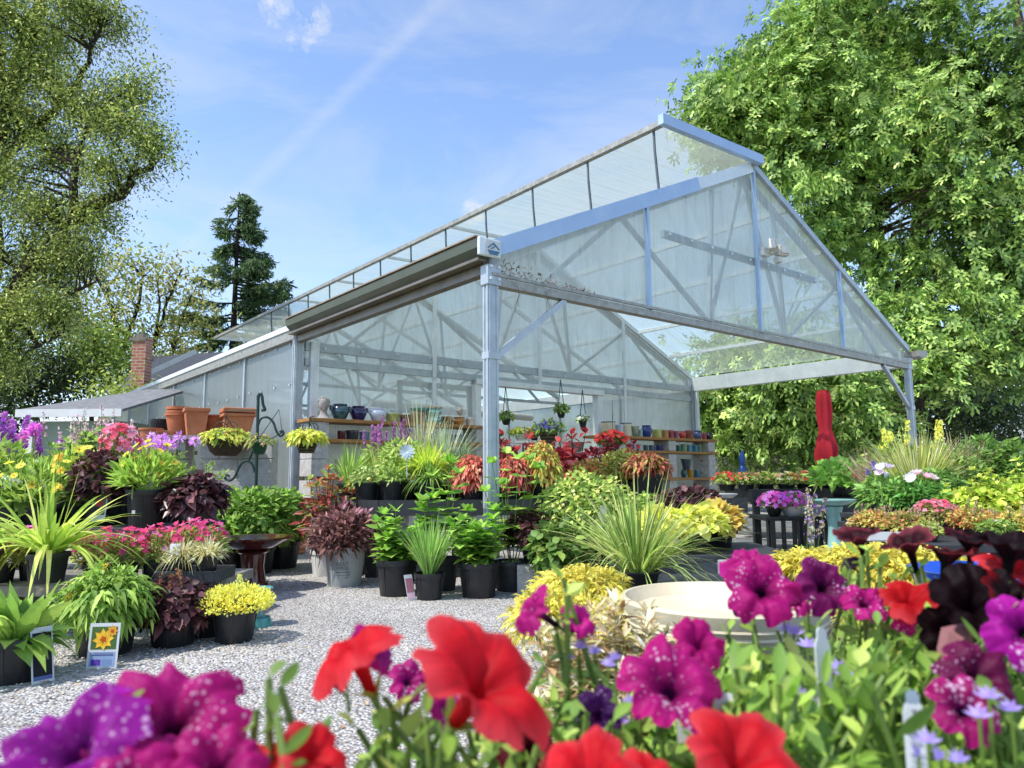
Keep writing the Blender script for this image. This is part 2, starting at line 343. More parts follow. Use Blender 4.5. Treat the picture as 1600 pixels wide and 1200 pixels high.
L(nt, mx.outputs[2], bg.inputs[0]); L(nt, bg.outputs[0], wo.inputs[0])
SC.view_settings.view_transform = 'Standard'; SC.view_settings.look = 'None'; SC.view_settings.exposure = 0; SC.view_settings.gamma = 1
SC.cycles.transparent_max_bounces = 24; SC.cycles.max_bounces = 8; SC.cycles.diffuse_bounces = 4; SC.cycles.transmission_bounces = 4; SC.cycles.use_denoising = True
SC.cycles.caustics_reflective = False; SC.cycles.caustics_refractive = False; SC.cycles.sample_clamp_indirect = 6.
# ================================================================ ground
def gravel_mat():
    m, nt, out = newmat('pea_gravel'); b = N(nt, 'ShaderNodeBsdfPrincipled', Roughness=.9); b.inputs['Specular IOR Level'].default_value = .25
    tc = N(nt, 'ShaderNodeTexCoord'); hs = []
    v = N(nt, 'ShaderNodeTexVoronoi', Scale=62.); L(nt, tc.outputs['Object'], v.inputs['Vector'])
    wn = N(nt, 'ShaderNodeTexNoise', Scale=60.); wn.inputs['Detail'].default_value = 1
    r = ramp(nt, [(0, 'a09b95'), (.25, 'c8c4be'), (.5, 'dcd9d4'), (.72, 'ebe8e4'), (.86, 'd0c0ac'), (1, 'aeaeb2')]); sp = N(nt, 'ShaderNodeSeparateColor'); L(nt, v.outputs['Color'], sp.inputs[0]); L(nt, sp.outputs[0], r.inputs[0])
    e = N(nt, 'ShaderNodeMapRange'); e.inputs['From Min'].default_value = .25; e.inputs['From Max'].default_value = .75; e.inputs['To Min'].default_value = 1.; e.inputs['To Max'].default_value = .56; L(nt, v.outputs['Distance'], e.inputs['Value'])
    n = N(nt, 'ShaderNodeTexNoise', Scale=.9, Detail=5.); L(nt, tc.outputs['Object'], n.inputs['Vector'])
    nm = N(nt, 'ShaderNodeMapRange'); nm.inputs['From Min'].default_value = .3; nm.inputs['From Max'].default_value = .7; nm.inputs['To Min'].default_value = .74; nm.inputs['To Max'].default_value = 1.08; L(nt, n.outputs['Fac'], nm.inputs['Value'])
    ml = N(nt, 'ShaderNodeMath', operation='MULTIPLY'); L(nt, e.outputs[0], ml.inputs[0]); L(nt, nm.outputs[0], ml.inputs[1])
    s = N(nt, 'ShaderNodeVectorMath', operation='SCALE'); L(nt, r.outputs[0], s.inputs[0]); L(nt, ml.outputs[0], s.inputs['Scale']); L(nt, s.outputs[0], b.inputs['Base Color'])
    iv = N(nt, 'ShaderNodeMath', operation='SUBTRACT'); iv.inputs[0].default_value = 1; L(nt, v.outputs['Distance'], iv.inputs[1])
    bp = N(nt, 'ShaderNodeBump', Strength=1., Distance=.012); L(nt, iv.outputs[0], bp.inputs['Height']); L(nt, bp.outputs[0], b.inputs['Normal'])
    L(nt, b.outputs[0], out.inputs[0]); return m
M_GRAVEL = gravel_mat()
def gravel_sheet():
    # finely divided, gently uneven sheet
    nx, ny = 160, 200; xs = np.linspace(-16, 26, nx); ys = np.linspace(-3, 40, ny); Xg, Yg = np.meshgrid(xs, ys)
    Z = .004+.006*(np.sin(Xg*1.7+Yg*.6)+np.sin(Yg*2.3-Xg*.8)+2)*.5+.002*rng.random(Xg.shape); V = np.stack([Xg, Yg, Z], -1).reshape(-1, 3)
    i = np.arange((ny-1)*(nx-1)); j = (i//(nx-1))*nx+i % (nx-1); Fq = np.stack([j, j+1, j+nx+1, j+nx], 1)
    me = tomesh('gravel_yard', V, Fq, smooth=True); me.materials.append(M_GRAVEL); o = bpy.data.objects.new('gravel_yard', me); link(o); o['kind'] = 'structure'
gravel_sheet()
M_GRASS = mat('lawn', '4d6a2c', .95, 0, '2d451b', 1.2, .8, 60., spec=.1)
gr = MB().box((0, 250, -.02), (1400, 900, .02)).build('ground', M_GRASS); gr['kind'] = 'structure'
# loose pebbles over the yard in front (too many to count)
def pebbles():
    n = 14000; x = rng.uniform(-3.2, 3.0, n); y = 2.2+5.2*rng.random(n)**1.1; P = np.stack([x, y, np.full(n, .012)], 1)
    base = np.array([(1, 0, 0), (0, 1, 0), (-1, 0, 0), (0, -1, 0), (0, 0, .7), (0, 0, -.7)], float)
    tri = np.array([(0, 1, 4, 4), (1, 2, 4, 4), (2, 3, 4, 4), (3, 0, 4, 4)])
    base = []
    for k in range(6): base.append((cos(k*pi/3), sin(k*pi/3), 0))
    for k in range(6): base.append((.62*cos(k*pi/3+.2), .62*sin(k*pi/3+.2), .55))
    base = np.array(base); q = [[k, (k+1) % 6, 6+(k+1) % 6, 6+k] for k in range(6)]+[[6, 7, 8, 9], [6, 9, 10, 11]]; q = np.array(q)
    s = rng.uniform(.004, .011, (n, 1, 3))*np.array([1, 1, .8]); a = rng.uniform(0, 2*pi, n)
    V = base[None]*s*(1+.25*rng.standard_normal((n, 12, 1))).clip(.6, 1.4); c, sn = np.cos(a)[:, None], np.sin(a)[:, None]
    V = np.stack([V[..., 0]*c-V[..., 1]*sn, V[..., 0]*sn+V[..., 1]*c, V[..., 2]], -1)+P[:, None]
    Fq = (np.arange(n)[:, None, None]*12+q[None]).reshape(-1, 4); C = np.repeat(pick(['c4bfb9', 'd4d1cd', 'aba6a0', 'bcaa94', '8f8b87', 'dedcd9'], n, .1)/LIFT, 12, axis=0)
    b = Buf().raw(V.reshape(-1, 3), Fq, C); o = b.build('loose_gravel', M_DULL, None, False, 'stuff'); tag(o, 'loose pale grey pebbles scattered over the gravel yard', 'gravel')
pebbles()
# ================================================================ greenhouse
w, B, ZE, ZR, ZC, BF = 9.41, 4.68, 3.22, 5.38, 2.93, 17.8
gh = thing('greenhouse', 'long gabled polycarbonate greenhouse with an open porch bay and raised ridge vent', 'greenhouse', G(0, 0, 0))
def post(a, b, z1, wa=.125, wb=.085, z0=0., m=M_GALV):
    mb = MB().gbox(a-wa/2, a+wa/2, b-wb/2, b+wb/2, z0, z1)
    for k in (-1, 1): mb.gbox(a+k*wa*.34-.014, a+k*wa*.34+.014, b-wb/2-.007, b-wb/2+.001, z0, z1)     # rolled ridges of the profile
    for k in (-1, 1): mb.gbox(a-wa/2-.01, a-wa/2+.001, b+k*wb*.32-.014, b+k*wb*.32+.014, z0, z1)
    return mb.build('post', m, gh, bevel=.004)
pf_ = post(0, 0, 2.86); pr_ = post(w, 0, 2.86)
for pp, a, sgn in ((pf_, 0, 1), (pr_, w, -1)):
    MB().gbox(a-.075, a+.075, -.055, .055, 2.11, 2.18).build('clamp', M_GALV, pp, bevel=.004)
    MB().gbox(a-.085, a+.085, -.06, .06, 2.84, 3.04).build('bracket', M_GALV, pp, bevel=.006)
    MB().bar(G(a+sgn*.06, .0, 2.15), G(a+sgn*.98, .0, 2.84), .06, .06).build('brace', M_GALV, gh)
    for z in (2.9, 3.02):
        for da in (-.06, .06): MB().box(G(a+da*.8, -.068, z), (.025, .02, .025), (WD, BD, ZD)).build('bolt', M_ALU, pp)
post(0, B, 3.1, .13, .1); post(.24, B-.02, 3.0, .12, .1, m=M_ALU); post(w, B, 3.05, .14, .1); post(w-.02, B-.12, 3.0, .06, .06, m=M_ALU)
# gable: panel, frame, rail
def panel(name, pts, uvs, m): return MB().poly([G(*p) for p in pts], uvs).build(name, m, gh)
gp = [(0, .03, ZC), (w, .03, ZC), (w, .03, ZE-.03), (w/2, .03, ZR-.04), (0, .03, ZE-.03)]
panel('gable_panel', gp, [(p[0], p[2]) for p in gp], M_POLY)
zt = lambda a: ZE+(ZR-ZE)*(1-abs(a-w/2)/(w/2))
mb = MB().gbox(-.03, w+.05, -.05, .05, ZC-.09, ZC-.01); mb.gbox(-.03, w+.05, -.07, -.045, ZC+.0, ZC+.035); mb.build('bottom_rail', M_RAIL, gh, bevel=.004)
for a in (w*.25, w*.5, w*.75): MB().bar(G(a, -.012, ZC), G(a, -.012, zt(a)-.06), .055, .04, up=WD).build('mullion', M_GALVB, gh)
MB().bar(G(.02, -.02, ZE+.0), G(w*.36, -.02, zt(w*.36)-.02), .05, .17).build('rafter_flashing', M_GALVB, gh)
MB().bar(G(w*.36, -.014, zt(w*.36)-.02), G(w*.5, -.014, ZR-.03), .04, .15).build('worn_rafter_flashing', M_ALU, gh)
MB().bar(G(w*.5, -.02, ZR-.02), G(w+.02, -.02, ZE-.02), .06, .09).build('right_rafter_trim', M_GALV, gh)
MB().bar(G(2.74, .07, 3.97), G(6.44, .07, 3.99), .05, .09).build('tie_bar', M_GALV, gh)
for k in range(9): a = 2.84+k*.44; MB().box(G(a, .035, 3.975), (.03, .03, .03), (WD, BD, ZD)).build('bolt', M_ALU, gh)
def truss(b, m, top=.1, r=.05, low=ZC):
    """lattice between the rafters and the tie"""
    mb = MB(); bz = low+.05; T = lambda a: G(a, b, zt(a)-top)
    mb.bar(G(.05, b, ZE-top), G(w/2, b, ZR-top), r*1.3, r*1.8); mb.bar(G(w/2, b, ZR-top), G(w-.05, b, ZE-top), r*1.3, r*1.8)
    for p, q in (((w*.22), w*.40), ((w*.22), w*.08), ((w*.42), w*.40), ((w*.5), w*.40), (w*.5, w*.60), (w*.58, w*.6), ((w*.78), w*.60), ((w*.78), w*.92)):
        mb.bar(T(p), G(q, b, bz), r, r)
    return mb
truss(.16, M_GALV).build('truss', M_GALV, gh)
for b in (B+.12, B+4.5, B+9): truss(b, M_GALV).gbox(0, w, b-.03, b+.03, ZC-.0, ZC+.07).build('truss', M_GALV, gh)
# roof
def roofpanel(a0, z0, a1, z1, b0, b1, name='roof_panel', m=M_POLYR):
    pts = [(a0, b0, z0), (a1, b0, z1), (a1, b1, z1), (a0, b1, z0)]; return panel(name, pts, [(p[1], p[0]) for p in pts], m)
bs = [0]+[B]+[B+2.25*k for k in range(1, 6)]+[BF]
for b0, b1 in zip(bs[:-1], bs[1:]):
    roofpanel(w, ZE, w/2, ZR, b0+.01, b1-.01); roofpanel(.0, ZE, 2.75, zt(2.75), b0+.01, b1-.01)
for b in bs[1:]:
    MB().bar(G(0, b, ZE-.05), G(w/2, b, ZR-.05), .06, .08).build('rafter', M_ALU, gh); MB().bar(G(w, b, ZE-.05), G(w/2, b, ZR-.05), .06, .08).build('rafter', M_ALU, gh)
for a in (1.3, 2.7, 5.6, 6.6, 7.55, 8.5): MB().bar(G(a, .02, zt(a)-.05), G(a, BF, zt(a)-.05), .05, .06).build('purlin', M_ALU, gh)
MB().bar(G(w/2, -.04, ZR), G(w/2, BF, ZR), .12, .10).build('ridge_beam', M_RAIL, gh)
# raised ridge vent
VA, VZ = 2.68, 5.36; vt = thing('vent', None, None, (0, 0, 0)); vt.parent = gh
def vpart(mb, name, m): return mb.build(name, m, vt)
for b0, b1 in zip(bs[:-1], bs[1:]):
    pts = [G(w/2, b0-.04, ZR+.06), G(w/2, b1-.04, ZR+.06), G(VA, b1-.04, VZ), G(VA, b0-.04, VZ)]; vpart(MB().poly(pts, [(b0, 0), (b1, 0), (b1, 2), (b0, 2)]), 'vent_panel', M_POLYR)
vpart(MB().bar(G(VA, -.12, VZ), G(VA, BF, VZ), .08, .07), 'edge_rail', M_RAIL)
vpart(MB().box(G((w/2+VA)/2-.02, -.11, (ZR+.06+VZ)/2-.01), (w/2-VA+.2, .08, .13), (nrm(G(w/2, 0, ZR+.06)-G(VA, 0, VZ)), BD, ZD)), 'end_flashing', M_GALVB)
for k, b in enumerate([0.05, 2.3]+bs[1:]): 
    if k > 1: vpart(MB().bar(G(VA, b, VZ-.02), G(w/2, b, ZR+.03), .05, .05), 'vent_rib', M_ALU)
for k in range(12):
    b = .12+1.18*k; mb = MB().tube([G(VA+.02, b, VZ-.03), G(VA+.03, b, VZ-.3), G(VA+.10, b, 4.42)], .018, 6); vpart(mb, 'vent_rod', mat('dark_rod', '6a7278', .5, .4))
# eaves
def gutter(a0, b0, b1, s=1, m=M_GUT, h=.12, d=.22):
    mb = MB(); sec = [(0, .02), (-.02, -h), (-d*.55, -h-.03), (-d, -h*.45), (-d-.02, .03), (-d+.04, .05)]; n = len(sec); i0 = 0
    for b in (b0, b1):
        for (x, z) in sec: mb.v.append(G(a0+s*x, b, (3.24 if s > 0 else 3.14)+z))
    mb.f += [(j, (j+1) % n, n+(j+1) % n, n+j) for j in range(n)]+[tuple(range(n))[::-1], tuple(range(n, 2*n))]
    return mb.build('gutter', m, gh)
g1 = gutter(.02, -.06, B, 1)
MB().gbox(-.215, .05, -.1, -.062, 3.1, 3.28).build('gutter_end', M_ALU, g1, bevel=.01)
lb = MB().gbox(-.14, .04, -.108, -.102, 3.11, 3.265).build('label', M_WHITE, g1)
MBL = mat('label_blue', '4f8fb8', .5); mb = MB()
mb.bar(G(-.12, -.112, 3.18), G(-.05, -.112, 3.235), .006, .012); mb.bar(G(-.05, -.112, 3.235), G(.02, -.112, 3.18), .006, .012); mb.bar(G(-.08, -.112, 3.175), G(-.035, -.112, 3.205), .006, .01)
for k, z in enumerate((3.155, 3.14, 3.125)): mb.gbox(-.12+.01*k, .02-.01*k, -.115, -.108, z-.005, z+.005)
mb.build('logo', MBL, lb)
MB().bar(G(-.12, -.02, 3.085), G(-.12, B, 3.085), .1, .03).build('gutter_lip', M_GUTB, g1)
MB().gbox(-.235, -.17, -.05, B, 3.285, 3.3).build('gutter_edge', mat('tan_edge', 'b09a80', .5, .2), g1)
MB().gbox(-.05, .05, .06, B, ZE-.25, ZE-.06).build('eave_beam', M_GUTB, gh); MB().gbox(-.1, .04, -.02, BF, ZE-.05, ZE+.03).build('eave_rail', M_ALU, gh)
MB().gbox(-.08, .05, B, BF, ZE-.2, ZE-.05).build('eave_gutter', M_RAIL, gh)
MB().gbox(w-.08, w+.08, .06, BF, ZE-.34, ZE-.04).build('eave_beam', M_ALU, gh); g2 = gutter(w+.03, -.2, BF, -1, M_RAIL, .08, .36)
# side wall with translucent sheets
for k, (b0, b1) in enumerate(zip(bs[1:-1], bs[2:])):
    for a in (0., w):
        pts = [(a, b0+.02, 0.), (a, b1-.02, 0.), (a, b1-.02, ZE-.15), (a, b0+.02, ZE-.15)]; panel('wall_panel', pts, [(p[1], p[2]) for p in pts], M_POLYW)
    MB().gbox(-.03, .03, b1-.035, b1+.035, 0, ZE-.1).build('wall_stud', M_GALV, gh); MB().gbox(w-.03, w+.03, b1-.03, b1+.03, 0, ZE-.1).build('wall_stud', M_GALV, gh)
for z in (2.38, 1.2): MB().gbox(.02, .07, B, BF, z-.04, z+.04).build('girt', M_GALV, gh)
for b in np.arange(B+.3, 15, .56):
    for z in (2.98, 2.38): MB().box(G(-.012, b+rng.uniform(-.04, .04), z+rng.uniform(-.02, .02)), (.02, .026, .026), (WD, BD, ZD)).build('screw', M_ALU, gh)
# end wall at the back of the porch, with door opening a 3.2..6.25
D0, D1, DZ = 3.3, 6.22, 2.58
def ewp(pts): panel('end_wall_panel', [(p[0], B+.03, p[1]) for p in pts], pts, M_POLYB)
ewp([(.3, 0), (D0, 0), (D0, DZ), (.3, DZ)]); ewp([(D1, 0), (w, 0), (w, DZ), (D1, DZ)]); ewp([(.06, DZ), (w, DZ), (w, ZE), (w/2, ZR-.05), (.06, ZE)])
for z, h in ((2.93, .13), (2.70, .11)): MB().gbox(.1, w-.05, B-.03, B+.02, z-h/2, z+h/2).build('cross_beam', M_GALV, gh)
for a in np.arange(.4, w, .62): MB().box(G(a, B-.04, 2.93+.03*sin(a*9)), (.03, .03, .03), (WD, BD, ZD)).build('bolt', M_ALU, gh)
for a in (w*.25, w*.5, w*.75): MB().gbox(a-.035, a+.035, B-.06, B-.031, 2.6 if a < 5 else 0, zt(a)-.1).build('mullion', M_ALU, gh)
MB().gbox(2.35-.035, 2.35+.035, B-.06, B-.031, 0, 2.64).build('mullion', M_ALU, gh)
df = MB().gbox(D1-.02, D1+.14, B-.09, B+.06, 0, DZ+.09); df.gbox(D0-.12, D0, B-.09, B+.06, 0, DZ+.09); df.gbox(D0-.12, D1+.14, B-.12, B+.08, DZ, DZ+.1); df.build('door_frame', M_ALU, gh, bevel=.005)
sd = MB(); a0, a1, z0, z1 = 1.72, 3.2, .1, 2.56
for bx in ((a0, a0+.09, z0, z1), (a1-.09, a1, z0, z1), (a0, a1, z0, z0+.12), (a0, a1, z1-.09, z1), (a0, a1, 1.2, 1.28)): sd.gbox(bx[0], bx[1], B+.06, B+.10, bx[2], bx[3])
sd.build('sliding_door', M_ALU, gh)
MB().gbox(0, w, B+.2, BF-.1, .01, .03).build('inside_floor', mat('concrete', '9c9a95', .9, 0, '7d7b76', 3., .3), gh)
ep = [(0, 0), (w, 0), (w, ZE), (w/2, ZR), (0, ZE)]; panel('end_wall_panel', [(p[0], BF, p[1]) for p in ep], ep, M_POLYB)
# lamp on the gable
fl = thing('floodlight', 'white twin-head security floodlight on the middle upright of the gable', 'floodlight', G(4.82, -.06, 4.1))
MB().gbox(4.74, 4.90, -.1, -.03, 4.04, 4.16).build('base', M_WHITE, fl, bevel=.01)
MWC = mat('cream_plastic', 'f0ece0', .5)
for a, z, yw in ((4.80, 4.17, .5), (5.04, 4.13, -.3)):
    X_ = nrm(WD*cos(yw)+BD*sin(yw)); Y_ = np.cross(ZD, X_); c = G(a, -.2, z)
    MB().box(c, (.19, .10, .15), (X_, Y_, ZD), taper=.85).box(c-Y_*.065, (.15, .03, .11), (X_, Y_, ZD)).build('lamp_head', MWC, fl, bevel=.012); MB().tube([G(4.90, -.08, 4.08), c], .025, 8).build('arm', MWC, fl)
MB().box(G(4.98, -.17, 3.99), (.09, .1, .09), (WD, BD, ZD)).build('sensor', MWC, fl, bevel=.02)
# interior
MTAN = mat('tan_corrugated_metal', 'c3ad84', .6, .1, 'a8926c', 3.)
mb = MB()
for k in range(46): mb.gbox(1.6+k*.09, 1.6+k*.09+.05, 9.96, 10.0, .02, 2.3)
mb.gbox(1.6, 5.75, 10.0, 10.03, .02, 2.3); tag(mb.build('corrugated_partition', MTAN), 'tan corrugated partition inside the greenhouse doorway', 'partition')
du = MB().tube([G(2.2, 6.6, 2.36), G(4.2, 6.5, 2.30), G(6.0, 6.4, 2.24)], .075, 14).build('duct', M_WHITE, None, True); tag(du, 'white round duct running across inside the greenhouse doorway', 'duct')
# ================================================================ neighbours' buildings
def at3(u, v, d): return at(u, v, d)
MSH = mat('grey_shingles', '8c8c8e', .95, 0, '68686a', 9., .8, 30.); MSAGE = mat('sage_siding', '8d9a86', .8, 0, '7b8875', 2., .2)
SD_ = 13.0; sh = thing('shed', 'low sage-green shed with grey shingle roof behind the flowers', 'shed', at(100, 745, SD_)*[1, 1, 0])
x0, x1 = at(36, 640, SD_)[0], at(192, 640, SD_)[0]; zb = 2.24
MB().box(((x0+x1)/2, SD_+1.2, zb/2-.1), (x1-x0-.3, 2.0, zb-.2)).build('wall', MSAGE, sh)
rf = MB(); rf.quadbox([np.array(p, float) for p in ((x0-.1, SD_, zb-.05), (x1, SD_, zb-.05), (x1, SD_+2.6, zb+.62), (x0+.9, SD_+2.6, zb+.62), (x0-.1, SD_, zb), (x1, SD_, zb), (x1, SD_+2.6, zb+.67), (x0+.9, SD_+2.6, zb+.67))]); rf.build('roof', MSH, sh)
MB().box(((x0+x1)/2-.05, SD_-.03, zb-.07), (x1-x0+.1, .05, .14)).build('fascia', M_WHITE, sh); MB().box((x0+.12, SD_+.1, zb/2-.1), (.1, .1, zb-.2)).build('corner_post', M_WHITE, sh)
for k in range(9): MB().box((x0+1.2+k*.01, SD_+.19, .3+k*.2), (x1-x0-.6, .02, .015)).build('siding_board', MSAGE, sh)
MROOF = mat('dark_slate_shingles', '4a4f58', .9, 0, '363b44', 8., .8, 30.); MBRICK = None
def brick():
    m, nt, out = newmat('red_brick'); b = N(nt, 'ShaderNodeBsdfPrincipled', Roughness=.9); t = N(nt, 'ShaderNodeTexCoord'); mp = N(nt, 'ShaderNodeMapping'); mp.inputs['Rotation'].default_value = (radians(90), 0, 0)
    L(nt, t.outputs['Object'], mp.inputs[0]); br = N(nt, 'ShaderNodeTexBrick', Scale=1.); br.inputs['Color1'].default_value = (*lin('c07a64'), 1); br.inputs['Color2'].default_value = (*lin('a0604c'), 1); br.inputs['Mortar'].default_value = (*lin('b5a89c'), 1)
    br.inputs['Brick Width'].default_value = .26; br.inputs['Row Height'].default_value = .1; br.inputs['Mortar Size'].default_value = .014
    L(nt, mp.outputs[0], br.inputs[0]); L(nt, br.outputs[0], b.inputs['Base Color']); L(nt, b.outputs[0], out.inputs[0]); return m
hs = thing('house', 'neighbouring house with dark roof and red brick chimney beyond the greenhouse', 'house', at(235, 745, 22.5)*[1, 1, 0])
def P(u, v, d): return at(u, v, d)
MB().box((P(235, 700, 24)[0]+.4, 25.8, 1.7), (4.4, 3.6, 3.4)).build('wall', mat('cream_siding', 'd8d4c8', .8), hs)
r_ = MB(); e0, e1 = P(178, 612, 22.6), P(330, 612, 22.6); t0, t1 = P(232, 562, 25.5), P(380, 552, 25.5)
r_.quadbox([e0, e1, t1, t0, e0+ZD*.1, e1+ZD*.1, t1+ZD*.1, t0+ZD*.1]); r_.build('roof', MROOF, hs)
MB().bar(P(168, 613, 22.4), P(306, 549, 23.7), .1, .16).build('roof_trim', M_WHITE, hs)
cb_ = brick(); MB().box(at(221, 572, 22.2), (.42, .42, 1.75)).build('chimney', cb_, hs); MB().box(at(221, 532, 22.2), (.5, .5, .1)).build('chimney_cap', M_OLDWOOD, hs); MB().box(at(221, 527, 22.2), (.22, .22, .2)).build('flue', M_OLDWOOD, hs)
wb = thing('white_building', 'pale building with sloping roof glimpsed behind the trees on the far side', 'building', at(1590, 745, 34)*[1, 1, 0])
MB().box((at(1590, 745, 34)[0]+3.3, 37, 1.5), (10, 6, 3)).build('wall', M_WHITE, wb); r_ = MB(); p = at(1500, 690, 34); q = at(1640, 690, 34)
r_.quadbox([p, q+[6, 0, 0], q+[6, 4, 2.6], p+[3.2, 4, 2.6], p+ZD*.15, q+[6, 0, .15], q+[6, 4, 2.75], p+[3.2, 4, 2.75]]); r_.build('roof', mat('pale_blue_roof', 'b8c6d6', .5, .2), wb)
fe = thing('wooden_fence', 'grey vertical-board wooden fence under the trees behind the porch', 'fence', at(1200, 745, 24)*[1, 1, 0]); mb = MB(); x = at(1060, 745, 24)[0]
while x < at(1400, 745, 24)[0]: mb.box((x, 24+rng.uniform(-.01, .01), .92+rng.uniform(-.02, .02)), (.165, .03, 1.84)); x += .175
mb.build('boards', M_OLDWOOD, fe); MB().box((at(1230, 745, 24)[0], 24.06, 1.4), (8, .06, .12)).box((at(1230, 745, 24)[0], 24.06, .5), (8, .06, .12)).build('rail', M_OLDWOOD, fe)
for k, (v0, v1, nm) in enumerate(((700, 620, 'upper'), (692, 697, 'lower'))):
    o = MB().tube([at(1480, v0, 28), at(1545, (v0+v1)/2+4, 28), at(1720, v1-(40 if k == 0 else 0), 28)], .025, 5).build('power_line', mat('cable', '1c1c1e', .6)); tag(o, nm+' overhead cable crossing behind the trees on the far right', 'cable')
# ================================================================ trees
def tree(name, label, base, limbs, blobs, leaf, cols, group=None, style='scatter', m=None, bark=None, twig=.5, cat='tree', clump=0, tone=1.):
    """limbs: (points, r0, r1); blobs: (centre, radii, clusters); leaf: (leaves per cluster, length, width, cluster radius, prof, droop)"""
    root = thing(name, label, cat, base, group); mb = MB(); pts = []
    for (pl, r0, r1) in limbs:
        q = []; pl = [np.asarray(p, float) for p in pl]
        for i in range(len(pl)-1):
            for t in np.linspace(0, 1, 6)[:-1]: q.append(pl[i]*(1-t)+pl[i+1]*t+rng.standard_normal(3)*r0*.18)
        q.append(pl[-1]); mb.tube(q, list(np.linspace(r0, r1, len(q))), 7); pts += [(p, r0+(r1-r0)*i/len(q)) for i, p in enumerate(q)]
    LP = np.array([p for p, r in pts]); LR = np.array([r for p, r in pts]); buf = Buf(); n, ln, wd, cr, prof, droop = leaf
    for (c, R, k) in blobs:
        c = np.asarray(c, float); R = np.asarray(R, float)
        if clump: K_ = max(2, k//clump); sd = rdir(K_, -.75); dd = nrm(sd[rng.integers(0, K_, k)]+rng.standard_normal((k, 3))*.20)
        else: dd = rdir(k, -.75)
        rad = (.35+.65*rng.random((k, 1))**.6)*(1+.18*rng.standard_normal((k, 1))); CC = c+dd*R*rad
        for j in range(k):
            p = CC[j]; d = np.linalg.norm((LP-p)*[1, 1, 1.3]+[0, 0, .5], axis=1); i = int(np.argmin(d))
            if rng.random() < twig:
                a = LP[i]; mid = (a+p)/2+np.array([0, 0, .12*np.linalg.norm(p-a)])+rng.standard_normal(3)*.08*np.linalg.norm(p-a); r = min(LR[i]*.5, .015+.02*np.linalg.norm(p-a)); mb.tube([a, mid, p], [r, r*.6, r*.25], 4, False)
            outd = nrm(p-c); bright = (.5+.8*rng.random()**.8)*tone
            if style == 'rosette':
                nr = max(2, n//8); Q = p+rng.standard_normal((nr, 3))*cr; X = nrm(outd+rng.standard_normal((nr, 3))*.6+[0, 0, .35])
                for q, x in zip(Q, X):
                    t = nrm(np.cross(x, rng.standard_normal(3))); bt = np.cross(x, t); a = np.arange(8)*2*pi/8+rng.uniform(0, 1); D = t*np.cos(a)[:, None]+bt*np.sin(a)[:, None]+x*rng.uniform(.2, .7)
                    buf.strips(q+D*.04, D, x, ln*rng.uniform(.6, 1.15, 8), wd*rng.uniform(.7, 1.1, 8), pick(cols, 8, .18)*bright, prof=prof, droop=droop*rng.uniform(.4, 1.4, 8), fold=.1)
            elif style == 'pendant':
                Q = p+rng.standard_normal((n, 3))*cr*[1, 1, 1.5]; D = rng.standard_normal((n, 3))*.55+[0, 0, -.75]+outd*.4
                buf.strips(Q, D, rng.standard_normal((n, 3)), ln*rng.uniform(.6, 1.3, n), wd*rng.uniform(.7, 1.2, n), pick(cols, n, .22)*bright, prof=prof, droop=droop, fold=.15)
            else:
                Q = p+rng.standard_normal((n, 3))*cr; D = rng.standard_normal((n, 3))+outd*.5
                buf.strips(Q, D, rng.standard_normal((n, 3))+[0, 0, 1.2], ln*rng.uniform(.6, 1.2, n), wd*rng.uniform(.7, 1.2, n), pick(cols, n, .22)*bright, prof=prof, droop=droop, fold=.15)
    mb.build('trunk', bark or M_BARK, root, True); buf.build('crown', m or M_TREE, root, False); return root
LOBED = [(0, .1), (.32, .95), (.48, .35), (.74, 1.), (1, 0.)]
OAKC = ['749a44', '86ae50', '5e863e', '96bc5c', '507634', 'a2c466']
def B3(u, v, d, ru, rv, k, rd=None):
    p = at(u, v, d); s = px(p); return (p, (ru*s, (rd or (ru+rv)/2)*s, rv*s), k)
def A(*uvd): return [at(u, v, d) for u, v, d in uvd]
D_ = 19
oak_limbs = [(A((1400, 1170, 21), (1395, 740, 21), (1385, 560, 20.5), (1370, 430, 20.5)), .5, .3), (A((1372, 440, 20.5), (1340, 380, 20), (1290, 250, 20), (1240, 130, 20)), .24, .05), (A((1375, 430, 20.5), (1365, 330, 21), (1330, 200, 21), (1345, 60, 21), (1360, -60, 21)), .22, .05),
    (A((1380, 500, 20.5), (1430, 380, 21), (1450, 250, 21), (1470, 100, 22), (1460, -40, 22)), .25, .06), (A((1390, 600, 20.8), (1300, 540, 20), (1200, 520, 20)), .2, .04), (A((1400, 640, 21), (1300, 640, 19.5), (1180, 640, 19.5)), .16, .03), (A((1400, 620, 21), (1480, 520, 20), (1560, 430, 20)), .22, .05), (A((1395, 660, 21), (1470, 610, 18), (1540, 560, 17)), .14, .03)]
ob = []
